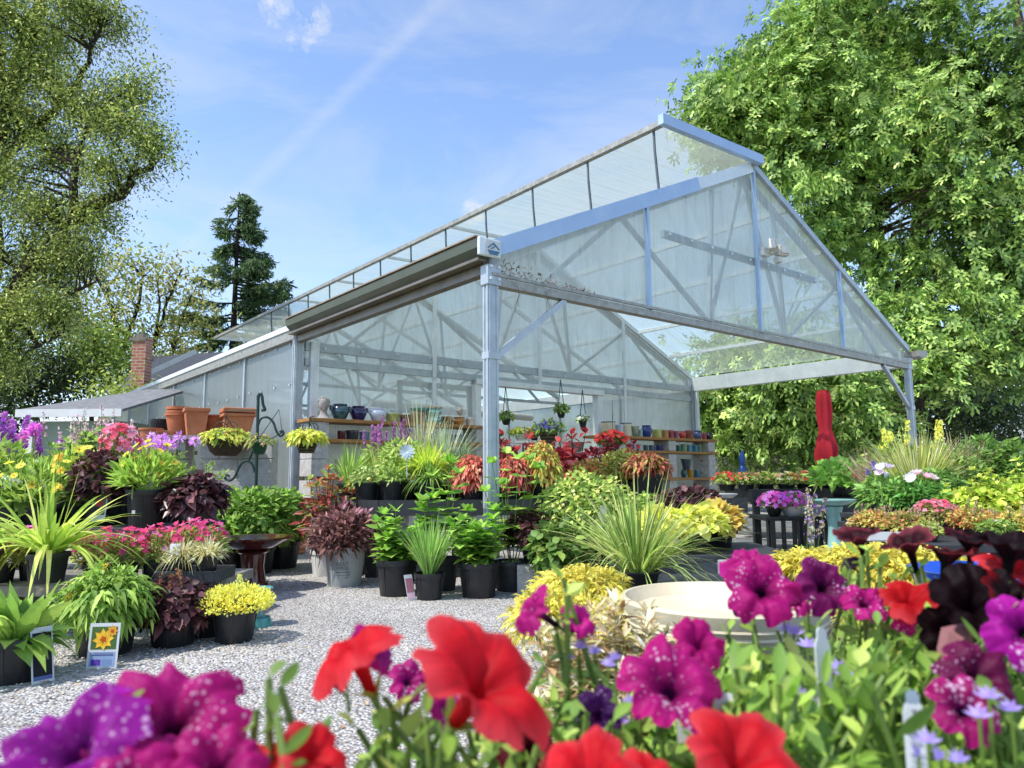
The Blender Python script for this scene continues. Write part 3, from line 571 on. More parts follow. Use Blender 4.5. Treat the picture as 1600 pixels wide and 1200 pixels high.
for (u, v, d, ru, rv, k) in [(1150, 160, 19, 75, 55, 60), (1215, 90, 19.5, 80, 75, 85), (1120, 195, 19, 42, 30, 26), (1180, 215, 19, 75, 50, 60), (1290, 40, 20, 90, 85, 100), (1380, -10, 20.5, 90, 80, 80), (1260, 160, 19, 85, 70, 85), (1270, 270, 18.8, 85, 60, 70), (1350, 150, 19, 85, 80, 90), (1440, 60, 20, 85, 80, 90),
    (1350, 300, 19.2, 70, 50, 50), (1420, 220, 19, 90, 80, 85), (1480, 330, 18.5, 80, 70, 75), (1300, 370, 19, 55, 50, 40), (1400, 420, 19, 70, 45, 40), (1460, 480, 18, 80, 55, 55), (1390, 520, 18.5, 60, 55, 45), (1170, 590, 19.5, 75, 45, 55), (1130, 640, 19.5, 50, 45, 50), (1240, 560, 17.5, 75, 60, 60), (1240, 640, 18, 70, 45, 65), (1320, 600, 17.5, 65, 60, 55), (1180, 680, 19.5, 70, 35, 50), (1340, 660, 17.5, 50, 40, 36), (1100, 600, 19.5, 26, 40, 22), (1440, 570, 17.5, 60, 40, 40), (1270, 690, 17.5, 40, 24, 20)]:
    ob.append(B3(u, v, d, ru, rv, int(k*.6)))
tree('oak_tree', 'large broad oak with light green lobed leaves overhanging the porch end', at(1400, 745, 21)*[1, 1, 0], oak_limbs, ob, (112, .20, .092, .42, LOBED, .35), OAKC, style='rosette', twig=.6, clump=5, tone=.92)
ob = [B3(*q[:5], int(q[5]*.6)) for q in [(1560, 90, 19, 80, 75, 80), (1500, 160, 20, 70, 80, 60), (1590, 210, 19, 80, 80, 80), (1560, 330, 18.5, 75, 70, 75), (1600, 440, 18, 70, 70, 65), (1530, 440, 19, 60, 60, 45), (1580, 545, 17.5, 70, 50, 45), (1640, 340, 18, 80, 90, 50), (1640, 130, 18, 70, 90, 50), (1520, 560, 18, 50, 45, 30)]]
ol = [(A((1660, 1200, 19), (1650, 745, 19), (1640, 400, 19.5), (1600, 150, 20), (1585, -80, 20)), .4, .1), (A((1640, 400, 19.5), (1560, 260, 19.5), (1530, 120, 20)), .15, .04), (A((1642, 480, 19.5), (1560, 420, 19)), .12, .04)]
tree('oak_tree', 'second oak filling the upper right corner with darker leaves and bare top limbs', at(1655, 745, 19)*[1, 1, 0], ol, ob, (72, .22, .11, .40, LOBED, .35), OAKC[:3]+['48682a'], style='rosette', twig=.6, clump=5, tone=.85)
# dark shrubbery and small trees under the oaks
def bush(name, label, u, v, d, ru, rv, k, cols, leaf=(60, .14, .07, .3, PROF_LEAF, .1), cat='tree', style='scatter', **kw):
    p = at(u, v, d); s = px(p); base = p*[1, 1, 0]; return tree(name, label, base, [([base, p*[1, 1, .6], p], .05+.0015*ru, .03)], [(p, (ru*s, ru*s, rv*s), k)], leaf, cols, style=style, cat=cat, **kw)
for (u, v, d, ru, rv, k, c, lb) in [(1450, 650, 27, 120, 80, 120, ['2c3f1c', '3a5224', '22331a'], 'dark shaded tree in the gap right of the porch post'), (1580, 640, 29, 120, 60, 90, ['33481f', '2a3c1c', '44602a'], 'dark shaded tree in front of the pale building'), (1200, 700, 25.5, 110, 60, 110, ['2a3c1c', '35491f', '4a6428'], 'shaded tree standing over the wooden fence'),
    (1340, 640, 28, 110, 100, 120, ['33471f', '3f5826', '2a3d1c'], 'shaded tree behind the closed red umbrella')]: bush('background_tree', lb, u, v, d, ru, rv, k, c, (70, .2, .1, .5, PROF_LEAF, .1), twig=.2)
for (u, dd_, lb) in ((1326, 22, 'dark conical arborvitae standing right of the closed red umbrella'), (1300, 23, 'dark conical arborvitae mostly hidden by the closed red umbrella'), (1352, 23, 'dark conical arborvitae beside the purple-leaved small tree')):
    b0 = atz(u, dd_, 0); tree('arborvitae', lb, b0, [([b0, b0+[0, 0, 1.9]], .06, .01)], [(b0+[0, 0, z], (r, r, .3), int(14+40*r)) for z, r in ((.3, .5), (.7, .46), (1.1, .36), (1.5, .22), (1.8, .1))], (40, .12, .05, .08, PROF_LEAF, 0), ['1f2f1b', '2a3d22', '18261a'], twig=.0)
bush('purple_leaf_tree', 'small tree with dark purple-brown leaves behind the umbrella', 1365, 690, 18, 36, 34, 60, ['4a2a2a', '5a3530', '38201f'], (40, .13, .06, .18, PROF_LEAF, .1))
# big fine-leaved tree on the left
WC = ['7d9440', '6d8638', '8da34c', '5b7330', '93a657', '4e6529']
ll = [(A((-60, 1200, 17), (-50, 745, 17), (-10, 520, 17), (45, 430, 16.8), (110, 345, 16.5), (190, 300, 16.2), (240, 245, 16)), .42, .05), (A((-30, 560, 17), (-20, 300, 17.5), (20, 120, 17.5), (60, 10, 17), (75, -50, 17)), .36, .1), (A((10, 150, 17.4), (-10, 40, 17.5), (15, -40, 17.5)), .2, .1), (A((0, 250, 17.4), (70, 190, 17), (120, 130, 16.6), (160, 40, 16.3)), .16, .03), (A((110, 345, 16.5), (120, 260, 16.3), (135, 190, 16)), .12, .03), (A((45, 430, 16.8), (110, 460, 16.3), (150, 440, 16)), .08, .02), (A((0, 470, 17), (60, 540, 16.5), (100, 520, 16.3)), .07, .02)]
lb_ = [B3(*q[:3], q[3]*.92, q[4]*.85, int(q[5]*.62)) for q in [(30, 60, 17, 90, 80, 90), (120, 30, 16.5, 60, 45, 55), (165, 20, 16.3, 30, 40, 22), (90, 110, 17, 65, 45, 50), (30, 180, 17, 75, 55, 65), (130, 160, 16.4, 55, 45, 45), (200, 130, 16, 40, 30, 26), (175, 195, 16, 60, 30, 40), (235, 232, 15.8, 48, 18, 26), (100, 235, 16.8, 60, 40, 45), (180, 265, 16, 50, 25, 30), (20, 300, 17, 70, 60, 70), (100, 330, 16.5, 60, 40, 44), (150, 330, 16.2, 35, 25, 20), (30, 410, 17, 70, 50, 60), (110, 410, 16.4, 45, 45, 38), (60, 490, 16.6, 70, 45, 60), (-10, 520, 17, 50, 50, 40), (130, 380, 16.2, 25, 30, 16), (-30, 120, 17, 50, 80, 40), (100, 500, 16.4, 35, 30, 22), (10, 570, 16.8, 40, 30, 24)]]
tree('willow_oak', 'tall fine-leaved tree leaning in from the upper left corner', at(-50, 745, 17)*[1, 1, 0], ll, lb_, (150, .10, .042, .27, PROF_LEAF, .2), WC+['3f5425', 'a8b868'], style='scatter', twig=.95, bark=M_BARKD, clump=4, tone=1.0)
# open yellow-green tree and its neighbours
yl = [(A((190, 1000, 27), (186, 745, 27), (188, 560, 27), (176, 480, 27), (150, 430, 27)), .17, .04), (A((188, 560, 27), (215, 480, 27), (225, 420, 27)), .1, .03), (A((186, 600, 27), (240, 540, 27.5), (262, 470, 27.5), (285, 420, 27.5)), .1, .03), (A((240, 540, 27.5), (250, 480, 27), (245, 440, 27)), .07, .02), (A((262, 590, 28), (275, 520, 28), (300, 460, 28)), .1, .03), (A((186, 620, 27), (150, 560, 27), (120, 500, 27)), .1, .03)]
yb = [B3(*q) for q in [(150, 430, 27, 50, 35, 24), (215, 415, 27, 35, 28, 16), (275, 440, 27.5, 45, 32, 22), (305, 490, 28, 30, 30, 14), (120, 490, 27, 45, 35, 26), (210, 480, 27, 40, 30, 14), (160, 530, 27, 70, 40, 40), (250, 520, 27.5, 40, 25, 14), (290, 540, 28, 40, 30, 18), (230, 575, 27, 40, 20, 14)]]
tree('locust_tree', 'open airy tree with sparse yellow-green leaves left of the spruce', at(186, 745, 27)*[1, 1, 0], yl, yb, (34, .2, .09, .42, PROF_LEAF, .2), ['a3a455', '8f9a48', '7d8c3e', 'b3ae66', '6d8038'], twig=.9, bark=M_BARKD)
for (u, v, d, ru, rv, k, c, lb) in [(60, 590, 24, 70, 45, 90, ['22331a', '2d4320', '1b2915'], 'very dark round tree above the grey shed roof'), (150, 560, 25, 50, 50, 70, ['6f8f35', '84a040', '58772b'], 'bright green tree between the dark tree and the chimney'), (-20, 640, 22, 60, 50, 60, ['2a3d1c', '3a5224'], 'shaded tree at the very left edge above the purple flowers'), (260, 600, 34, 90, 40, 60, ['4a6a2c', '5b7a34', '3a5524'], 'green tree massed behind the brick chimney'), (178, 625, 21, 22, 12, 14, ['7f9a3e', '93ab4c'], 'small bright bush at the greenhouse end, beside the chimney')]: bush('background_tree', lb, u, v, d, ru, rv, k, c, (60, .17, .08, .4, PROF_LEAF, .1), twig=.3)
# spruce: whorled drooping boughs
def spruce():
    top = at(374, 300, 32); base = top*[1, 1, 0]; H = top[2]; root = thing('spruce_tree', 'tall dark spruce with ragged drooping boughs behind the greenhouse roof', 'tree', base)
    mb = MB().tube([base, base+[0, 0, H*.5], top], [.26, .15, .02], 8); buf = Buf(); s = px(top)
    for i in range(104):
        t = i/103; z = H*(.30+.69*t)+rng.uniform(-.1, .1); R = (142*s)*(1-t)**.7*rng.uniform(.3, 1.05)+.12; a = rng.choice([0, pi])+rng.standard_normal()*.75
        d = np.array([cos(a), sin(a), 0]); o = np.array([base[0], base[1], z]); up = .30 if t > .35 else .02; pts = [o+d*R*k+ZD*R*(up*k*k*1.0-.22*k) for k in (0, .35, .7, 1.)]
        mb.tube(pts, [.05, .035, .02, .008], 4, False); m = int(8+R*20)
        for k in range(m):
            q = .12+.88*k/m; j = min(int(q*3), 2); f = q*3-j; p = pts[j]*(1-f)+pts[j+1]*f; nl = 9
            ln = .42*(1.1-.5*q); sd = np.array([-d[1], d[0], 0])*rng.choice([-1, 1])
            tw = nrm(sd*.8*rng.uniform(.3, 1)+d*.8+rng.standard_normal(3)*.15-ZD*rng.uniform(.3, 1.1)); Q = p+tw*np.linspace(.02, ln*1.5, nl)[:, None]
            buf.strips(Q, tw+rng.standard_normal((nl, 3))*.55, rng.standard_normal((nl, 3)), .2, .055, pick(['3a5638', '4c6a42', '2e482e', '5a784a'], nl, .2), prof=[(0, .8), (.5, 1), (1, .1)], fold=.3)
    mb.build('trunk', M_BARKD, root, True); buf.build('crown', M_LEAF, root, False)
spruce()

# dead leaves and vine scraps caught on the gable rail
q_ = Buf(); n_ = 170; a_ = .12+1.3*rng.random(n_)**1.5; Q_ = np.array([G(a, -.035-.02*rng.random(), ZC+.03+.12*rng.random()**2*(1.5-a)) for a in a_]); q_.strips(Q_, rng.standard_normal((n_, 3))*[1, .3, .8], rng.standard_normal((n_, 3)), .045, .014, pick(['8a6a4c', '6a5038', '9a8468'], n_, .2)); q_.build('leaf_litter', M_DULL, gh, kind='stuff')
for a in (.28, .66): MB().tube(sm([G(a, -.06, ZC-.05), G(a+.02, -.07, ZC-.12), G(a, -.07, ZC-.2), G(a+.015, -.07, ZC-.27)]), .0025, 4).build('dry_tendril', M_BARKD, gh)

# fallen petals and leaves on the gravel
q_ = Buf(); n_ = 420; P_ = np.stack([rng.uniform(-4, 3, n_), 2.6+7*rng.random(n_), np.full(n_, .022)], 1); q_.strips(P_, rng.standard_normal((n_, 3))*[1, 1, .12], np.array([0, 0, 1.])+rng.standard_normal((n_, 3))*.3, rng.uniform(.015, .045, n_), rng.uniform(.008, .02, n_), pick(['8a6a4c', '6f5a3c', '7f8a4c', 'a89068', 'c05080', '5c4a34'], n_, .2))
tag(q_.build('fallen_leaves', M_DULL, None, False, 'stuff'), 'fallen petals and dry leaves scattered on the gravel', 'leaf litter')
# ================================================================ plant and pot kit (sizes in photo pixels at the plant's own depth)
def K_mound(rx, rz, n, ln, wd, cols, prof=PROF_LEAF, up=0., droop=.25, zmin=-.35, clump=6, dz=.0, var=.22, fold=.25, out=.8, fill=.45):
    def f(fo, fl, c, s):
        R = np.array([rx, rx, rz])*s; cc = c+ZD*(rz*(.55+dz))*s; d = rdir(n, zmin); k = rdir(max(4, clump*4), zmin); near = (d@k.T).max(1)[:, None]
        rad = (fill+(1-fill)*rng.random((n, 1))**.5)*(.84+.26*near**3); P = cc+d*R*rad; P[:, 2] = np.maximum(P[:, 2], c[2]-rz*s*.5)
        D = d*out+rng.standard_normal((n, 3))*.5+[0, 0, up]; fo.strips(P, D, d*.7+[0, 0, .8]+rng.standard_normal((n, 3))*.3, ln*s*rng.uniform(.6, 1.25, n), wd*s*rng.uniform(.7, 1.2, n), pick(cols, n, var)*(.55+.5*rad.clip(0, 1)), prof=prof, droop=droop, fold=fold)  # inner leaves coloured darker: shade inside the mound put into the colour
        m = int(n**.5); ribbons(fo, np.repeat([c], m, 0)+rng.standard_normal((m, 3))*[1, 1, 0]*rx*s*.12, (cc+d[:m]*R*.75), 1.2*s, lin(cols[0]))
    return f
def K_bloom(rx, rz, n, R, cols, k=5, dz=0., up=.5, zmin=.0, lift=1.05, centre=None, wide=.8, cup=.25, prof=PROF_LEAF, zc=.55):
    def f(fo, fl, c, s):
        d = rdir(n, zmin)
        if n <= 22:
            for j in range(n):
                q = Buf(); fl.extra.append(('flower', q)); P = c+ZD*(rz*zc+dz)*s+d[j:j+1]*np.array([rx, rx, rz])*s*lift*rng.uniform(.85, 1.08); flowers(q, P, d[j:j+1]+[0, -.25, up]+rng.standard_normal((1, 3))*.35, R*s*rng.uniform(.75, 1.2, 1), pick(cols, 1, .15), k=k, wide=wide, cup=cup, centre=centre, prof=prof)
                ribbons(fo, P-ZD*rz*s*.5-d[j:j+1]*rx*s*.1, P, .9*s, lin('6f8a3c'))
            return
        P = c+ZD*(rz*(zc)+dz)*s+d*np.array([rx, rx, rz])*s*lift*rng.uniform(.85, 1.08, (n, 1)); flowers(fl, P, d+[0, -.25, up]+rng.standard_normal((n, 3))*.35, R*s*rng.uniform(.75, 1.2, n), pick(cols, n, .15), k=k, wide=wide, cup=cup, centre=centre, prof=prof)
        ribbons(fo, P-ZD*rz*s*.5-d*rx*s*.1, P, .9*s, lin('6f8a3c'))
    return f
def K_grass(n, h, spread, wd, cols, droop=.5, var=.2, lean=1., prof=PROF_BLADE, r0=5, zmin=.25):
    def f(fo, fl, c, s):
        a = rng.uniform(0, 2*pi, n); t = rng.random(n)**.7*spread; D = np.stack([np.cos(a)*t, np.sin(a)*t, np.ones(n)], 1); P = c+np.stack([np.cos(a), np.sin(a), 0*a], 1)*r0*s*rng.random((n, 1))
        ln = h*s*rng.uniform(.6, 1.15, n); fo.strips(P, D, rng.standard_normal((n, 3))*.4+np.stack([-np.cos(a), -np.sin(a), 1.5+0*a], 1), ln*(1+t*.15), wd*s*rng.uniform(.6, 1.2, n), pick(cols, n, var), prof=[(0, .7), (.15, 1), (.3, 1), (.45, .95), (.6, .8), (.75, .6), (.88, .35), (1, .03)], droop=droop*(.2+t*.8)*rng.uniform(.5, 1.5, n), fold=.2)
    return f
def K_spike(n, h, r, cols, fR=3., per=26, frac=.55, leafcols=('5f7f38',), thick=3.5, lean=.15, k=4):
    def f(fo, fl, c, s):
        for i in range(n):
            a = rng.uniform(0, 2*pi); b = c+np.array([cos(a), sin(a), 0])*r*s*rng.random()**.5; hh = h*s*rng.uniform(.7, 1.08); tip = b+np.array([rng.standard_normal()*lean*hh*.6, rng.standard_normal()*lean*hh*.6, hh]); ribbons(fo, b[None], tip[None], 1.4*s, lin('6d8440'))
            t = 1-frac*rng.random(per)**1.1; ang = rng.uniform(0, 2*pi, per); o = np.stack([np.cos(ang), np.sin(ang), 0*ang+.2], 1); P = b+(tip-b)*t[:, None]+o*thick*s*(1.15-t[:, None])**.5*1.2
            q = Buf(); fl.extra.append(('flower_spike', q)); flowers(q, P, o, fR*s*rng.uniform(.6, 1.1, per), pick(cols, per, .2), k=k, cup=.5)
    return f
def K_stems(n, h, spread, leafL, leafW, cols, per=7, prof=PROF_OVATE, droop=.35, var=.18, r0=4, stemcol='6f8a3c', top=True, up=.15, pair=True, start=.2, fold=.18):
    """leafy upright stems with paired leaves"""
    def f(fo, fl, c, s):
        for i in range(n):
            a = rng.uniform(0, 2*pi); t = rng.random()**.6*spread; b = c+np.array([cos(a), sin(a), 0])*r0*s*rng.random(); hh = h*s*rng.uniform(.55, 1.1)*(1-.12*t); D = np.array([cos(a)*t, sin(a)*t, 1.]); D /= np.linalg.norm(D); tip = b+D*hh
            ribbons(fo, b[None], tip[None], 1.6*s, lin(stemcol)); ph = rng.uniform(0, pi)
            for k in range(per):
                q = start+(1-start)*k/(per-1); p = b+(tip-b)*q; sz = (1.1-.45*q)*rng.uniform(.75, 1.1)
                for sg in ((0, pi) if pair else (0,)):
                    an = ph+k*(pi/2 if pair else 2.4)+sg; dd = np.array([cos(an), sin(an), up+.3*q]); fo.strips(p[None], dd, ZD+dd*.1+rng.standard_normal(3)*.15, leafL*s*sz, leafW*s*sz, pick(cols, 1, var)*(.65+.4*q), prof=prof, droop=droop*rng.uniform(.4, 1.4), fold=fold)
            if top: 
                m = 4; an = rng.uniform(0, 2*pi, m); fo.strips(np.repeat(tip[None], m, 0), np.stack([np.cos(an), np.sin(an), 0*an+1.1], 1), ZD, leafL*s*.55, leafW*s*.5, pick(cols, m, var)*1.1, prof=prof, droop=.1, fold=fold)
    return f
def K_rosette(n, ln, wd, cols, up=.9, prof=PROF_OVATE, droop=.6, r0=3, var=.15, fold=.2):
    def f(fo, fl, c, s):
        a = rng.uniform(0, 2*pi, n); e = rng.uniform(.25, 1.6, n)*up; D = np.stack([np.cos(a), np.sin(a), e], 1); fo.strips(c+np.stack([np.cos(a), np.sin(a), 0*a], 1)*r0*s, D, ZD+rng.standard_normal((n, 3))*.25, ln*s*rng.uniform(.65, 1.15, n), wd*s*rng.uniform(.7, 1.15, n), pick(cols, n, var), prof=prof, droop=droop*rng.uniform(.4, 1.3, n), fold=fold)
    return f
def K_pompom(n, h, r, R, cols, per=40):
    def f(fo, fl, c, s):
        for i in range(n):
            b = c+np.array([rng.uniform(-1, 1), rng.uniform(-.6, .6), 0])*r*s; tip = b+np.array([rng.uniform(-.06, .06), 0, 1])*h*s*rng.uniform(.8, 1.05); ribbons(fo, b[None], tip[None], 1.8*s, lin('7c944c')); d = rdir(per); q = Buf(); fl.extra.append(('flower_head', q)); q.strips(tip+d*R*s*.3, d+rng.standard_normal((per, 3))*.2, rng.standard_normal((per, 3)), R*s*.75, R*s*.28, pick(cols, per, .15), droop=0)
    return f
GREEN = ['5f8432', '70963a', '4c7029', '83a848']; DARKG = ['3f6228', '4d742f', '33521f', '5d8338']; LIME = ['9fbf3e', 'b2cc4c', '8aae36', 'c2d65c']; YEL = ['e0d02c', 'eede3e', 'cdbb26', 'd8ca50']
DARKP = ['4a2a2e', '5c3438', '38201f', '6b4244', '2c1a1c']; REDL = ['a8262c', 'c0383a', '7d1d24', '932830', 'cf5a50']; CORAL = ['d0604a', 'd87a5c', 'b8443c', 'c8504a', 'e0906c']; ORG = ['d98a3c', 'c0602c', 'dca04c', 'a8823a', '8a8f3c']
PINK = ['e0407e', 'd4346c', 'e8609a', 'c22860']; MAG = ['cc1f98', 'd836a6', 'b4168a']; SILV = ['8fa58a', 'a8b99c', '78906f']
def pot_prof(style, r, h):
    if style == 'bowl': return [(r*.55, 0), (r*.8, h*.25), (r, h*.85), (r*1.06, h*.9), (r*1.06, h), (r*.96, h), (r*.9, h*.86)]
    if style == 'tall': return [(r*.6, 0), (r*.66, h*.1), (r*.95, h*.9), (r*1.05, h*.92), (r*1.05, h), (r*.95, h), (r*.92, h*.9)]
    if style == 'belly': return [(r*.55, 0), (r*.72, h*.12), (r*1.0, h*.5), (r*.95, h*.72), (r*.72, h*.86), (r*.8, h*.97), (r*.76, h), (r*.66, h*.96), (r*.62, h*.85)]
    if style == 'cyl': return [(r*.9, 0), (r*.95, h*.06), (r, h*.85), (r*1.02, h*.95), (r*.98, h), (r*.88, h), (r*.86, h*.86)]
    return [(r*.76, 0), (r*.79, h*.03), (r*.93, h*.84), (r*1.02, h*.85), (r*1.04, h*.93), (r*1.03, h), (r*.96, h), (r*.93, h*.88)]
def make_pot(parent, c, style, r, h, m, soil=True, name='pot', ribs=True):
    if style == 'square':
        X, Y = nrm(np.array([cos(.5), sin(.5), 0])), nrm(np.array([-sin(.5), cos(.5), 0])); mb = MB().box(c+ZD*h*.44, (r*1.45, r*1.45, h*.88), (X, Y, -ZD), taper=.74)
        mb.box(c+ZD*h*.93, (r*1.62, r*1.62, h*.14), (X, Y, ZD)); o = mb.build(name, m, parent, bevel=r*.03)
        if soil: MB().box(c+ZD*h*.99, (r*1.4, r*1.4, h*.04), (X, Y, ZD)).build('soil', M_SOIL, parent)
        return o
    mb = MB().lathe(c, pot_prof(style, r, h), 28)
    if style == 'nursery' and ribs:
        for k in range(8): a = 2*pi*k/8+.2; d = np.array([cos(a), sin(a), 0]); mb.bar(c+d*r*.775+ZD*h*.04, c+d*r*.94+ZD*h*.8, r*.07, r*.03, up=d)
    o = mb.build(name, m, parent, True)
    if soil: MB().lathe(c+ZD*(h*.88), [(r*.90 if style != 'belly' else r*.6, 0), (.01, r*.06)], 16).build('soil', M_SOIL, parent)
    return o
POTM = {'b': M_BLACK, 'd': M_BLACKD, 't': M_TERRA, 'w': M_WHITE}
def card(parent, p, wpx, hpx, s, yaw=0., lean=.1, col='e6e8ea', pic=None, name='care_card', stake=0., back='f0f0ee'):
    """a printed plant card: white card, picture, text lines"""
    X = np.array([cos(yaw), sin(yaw), 0]); Up = nrm(ZD+np.array([sin(yaw), -cos(yaw), 0])*-lean); Nn = np.cross(X, Up); W_, H_ = wpx*s, hpx*s
    q = lambda x, y, k: p+X*x*W_+Up*y*H_+Nn*k
    k = max(.0012, .4*s); mb = MB().box(q(0, .5, 0), (W_, H_, k), (X, Up, Nn))
    if stake: mb.box(q(0, -stake/2, 0), (W_*.2, H_*stake, k), (X, Up, Nn))
    o = mb.build(name, M_TAG, parent)
    if pic:
        fb = Buf(); 
        def rect(x0, x1, y0, y1, c, lay): fb.raw([q(x0, y0, lay*k), q(x1, y0, lay*k), q(x1, y1, lay*k), q(x0, y1, lay*k)], [[0, 1, 2, 3]], [lin(c)]*4)
        for c, ys in pic.get('rects', []): rect(-.42, .42, ys[0], ys[1], c, 1.2)
        for (c, x0, x1, y0, y1) in pic.get('bars', []): rect(x0, x1, y0, y1, c, 1.7)
        for (c, x, y, r) in pic.get('fl', []): flowers(fb, (q(x, y, 2.3*k))[None], Nn, r*W_, lin(c), k=8, cup=.0, droop=0, wide=.6); flowers(fb, (q(x, y, 2.9*k))[None], Nn, r*W_*.35, lin('b8541e'), k=5, cup=0, droop=0)
        po = fb.build('print', M_DULL, o, False)
    return o
def plant(name, label, u, d, z, pot, kinds, group=None, cat='potted plant', fm=None, pm=None, dx=(0, 0, 0), flname='flowers', cardspec=None):
    """pot = (style, width px, height px, material key)"""
    p = atz(u, d, z)+np.array(dx); s = px(p); t = thing(name, label, cat, p, group); h = 0.
    if pot:
        st, wp, hp, mk = pot; h = hp*s; make_pot(t, p, st, wp*s/2, h, POTM.get(mk) or mk)
    fo, fl = Buf(), Buf(); c = p+ZD*h*.9
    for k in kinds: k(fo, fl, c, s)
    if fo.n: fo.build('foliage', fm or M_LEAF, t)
    if fl.n: fl.build(flname, pm or M_PETAL, t)
    for nm, q in fl.extra: q.build(nm, pm or M_PETAL, t)
    if cardspec: card(t, p+np.array(cardspec[0])*s, *cardspec[1:3], s, **cardspec[3])
    return t
def bench(name, label, x0, x1, y0, y1, z, m, th=.05, skirt=0., legs=True, boards=0, cat='bench', rounded=False):
    t = thing(name, label, cat, ((x0+x1)/2, (y0+y1)/2, 0)); mb = MB()
    if boards:
        wd = (y1-y0)/boards
        for k in range(boards): mb.box(((x0+x1)/2, y0+wd*(k+.5), z-th/2), (x1-x0, wd*.92, th))
    else: mb.box(((x0+x1)/2, (y0+y1)/2, z-th/2), (x1-x0, y1-y0, th))
    mb.build('top', m, t, bevel=.006)
    if skirt:
        mb = MB().box(((x0+x1)/2, y0-.012, z-skirt/2+.03), (x1-x0+.03, .03, skirt)); mb.box((x0-.012, (y0+y1)/2, z-skirt/2+.03), (.03, y1-y0, skirt)); mb.box((x1+.012, (y0+y1)/2, z-skirt/2+.03), (.03, y1-y0, skirt)); mb.build('apron', m, t, bevel=.008)
    if legs:
        nx = max(2, int((x1-x0)/1.0)+1)
        for x in np.linspace(x0+.08, x1-.08, nx):
            for y in (y0+.08, y1-.08): MB().box((x, y, (z-th)/2), (.09, .09, z-th)).build('leg', m, t)
    return t
def birdbath(name, label, u, d, zr, rpx, m, stem=.5, foot=.8, group=None, water=False, bowl=.16, ribs=0):
    p = atz(u, d, 0); s = px(p); R = rpx*s; t = thing(name, label, 'birdbath', p, group); hb = zr*bowl
    MB().lathe(p, [(R*foot, 0), (R*foot, .03), (R*foot*.85, .07), (R*stem*.85, zr*.16), (R*stem*.68, zr*.45), (R*stem*.75, zr*.68), (R*stem*1.05, zr-hb*1.15), (R*stem*.9, zr-hb)], 28).build('pedestal', m, t, True)
    MB().lathe(p+ZD*(zr-hb), [(R*stem*.8, 0), (R*.6, hb*.2), (R*.93, hb*.75), (R*1.0, hb*.88), (R*1.0, hb), (R*.93, hb*.97), (R*.6, hb*.5), (.02, hb*.36)], 40).build('bowl', m, t, True)
    return t
# ================================================================ left display
T1 = bench('plank_bench', 'low weathered plank bench carrying the pink flowers at left', -5.0, -1.98, 4.8, 5.65, .31, M_OLDWOOD, th=.07, legs=False, boards=4)
for x in (-4.7, -3.6, -2.15):
    for y in (4.9, 5.35): MB().box((x, y, .12), (.2, .26, .24)).build('block', M_BLOCK, T1, bevel=.008)
T2 = bench('display_bench', 'taller dark bench behind the pink flowers holding black pots', -6.2, -2.68, 5.75, 6.85, .61, M_BLACKD, legs=True)
T3 = bench('display_bench', 'rear dark bench under the tall purple lupins at far left', -7.2, -3.3, 7.2, 8.4, .66, M_BLACKD)
PB = 'black pots of perennials on the left display'
FLW = {'rects': [('4d6a3a', (.42, .92)), ('8fa6c8', (.04, .36))], 'fl': [('e8b83a', -.02, .64, .36), ('d89a34', .25, .82, .2)], 'bars': [('5a3fa0', -.36, -.04, .07, .2), ('7890b8', .0, .34, .08, .2), ('50608c', -.36, .36, .28, .31), ('6a78a0', -.3, .34, .33, .345)]}
DRK = {'rects': [('24262e', (.12, .9)), ('5c6a9c', (.05, .12))], 'bars': [('8a8e98', -.3, .2, .7, .72), ('8a8e98', -.25, .25, .6, .615), ('8a8e98', -.3, .1, .5, .515), ('70747e', -.2, .3, .4, .415)]}
plant('leafy_perennial', 'broad-leaved green plant in the large black pot at the front left corner', 44, 3.75, 0, ('nursery', 84, 66, 'b'), [K_rosette(60, 108, 28, ['7fa83e', '6a9434', '93b84c', '587f2c'], up=2.4, droop=.4, r0=14), K_rosette(30, 84, 28, ['86ac46', '5f882f'], up=.7, droop=.7, r0=16)], cardspec=((56, -16, 2), 30, 80, dict(yaw=.9, lean=.28, pic=DRK)))
plant('coreopsis', 'bushy green plant with drooping narrow leaves and orange buds beside the photo care card', 180, 4.3, 0, ('nursery', 92, 60, 'b'), [K_mound(64, 44, 900, 26, 7, ['7ba03c', '6a9234', '8db24c', '557c2c'], prof=PROF_LANCE, droop=.8, zmin=-.5), K_stems(34, 78, .7, 24, 7, ['86ab44', '6c9435'], per=8, prof=PROF_LANCE, droop=.7), K_bloom(58, 46, 8, 8, ['e8a22c', 'f0b83c'], k=8)], cardspec=((47, -92, 2), 41, 60, dict(yaw=.06, lean=.1, pic=FLW)))
HEU = K_mound
plant('heuchera', 'dark purple heuchera with crinkled leaves low between the care card and the yellow plant', 283, 4.5, 0, ('nursery', 72, 36, 'b'), [K_mound(50, 40, 620, 15, 13, DARKP, prof=PROF_OVATE, droop=.5, zmin=-.5), K_spike(9, 82, 22, ['8a5a3c', 'a06a48', '6a3a30'], 3, 18, .35)])
plant('heuchera', 'smaller dark heuchera tucked behind the black pot of the yellow plant', 336, 4.75, 0, ('nursery', 60, 34, 'b'), [K_mound(30, 26, 260, 13, 11, DARKP, prof=PROF_OVATE, droop=.5, zmin=-.4)])
plant('sedum', 'round mound of bright yellow stonecrop in a black pot', 376, 4.58, 0, ('nursery', 66, 50, 'b'), [K_mound(52, 24, 2400, 5, 3.5, YEL, prof=PROF_LEAF, up=.6, droop=0, zmin=-.45, var=.12, fill=.6), K_spike(7, 52, 10, ['dcd878', 'c9c860'], 2.6, 20, .5)], dx=(0, 0, 0))
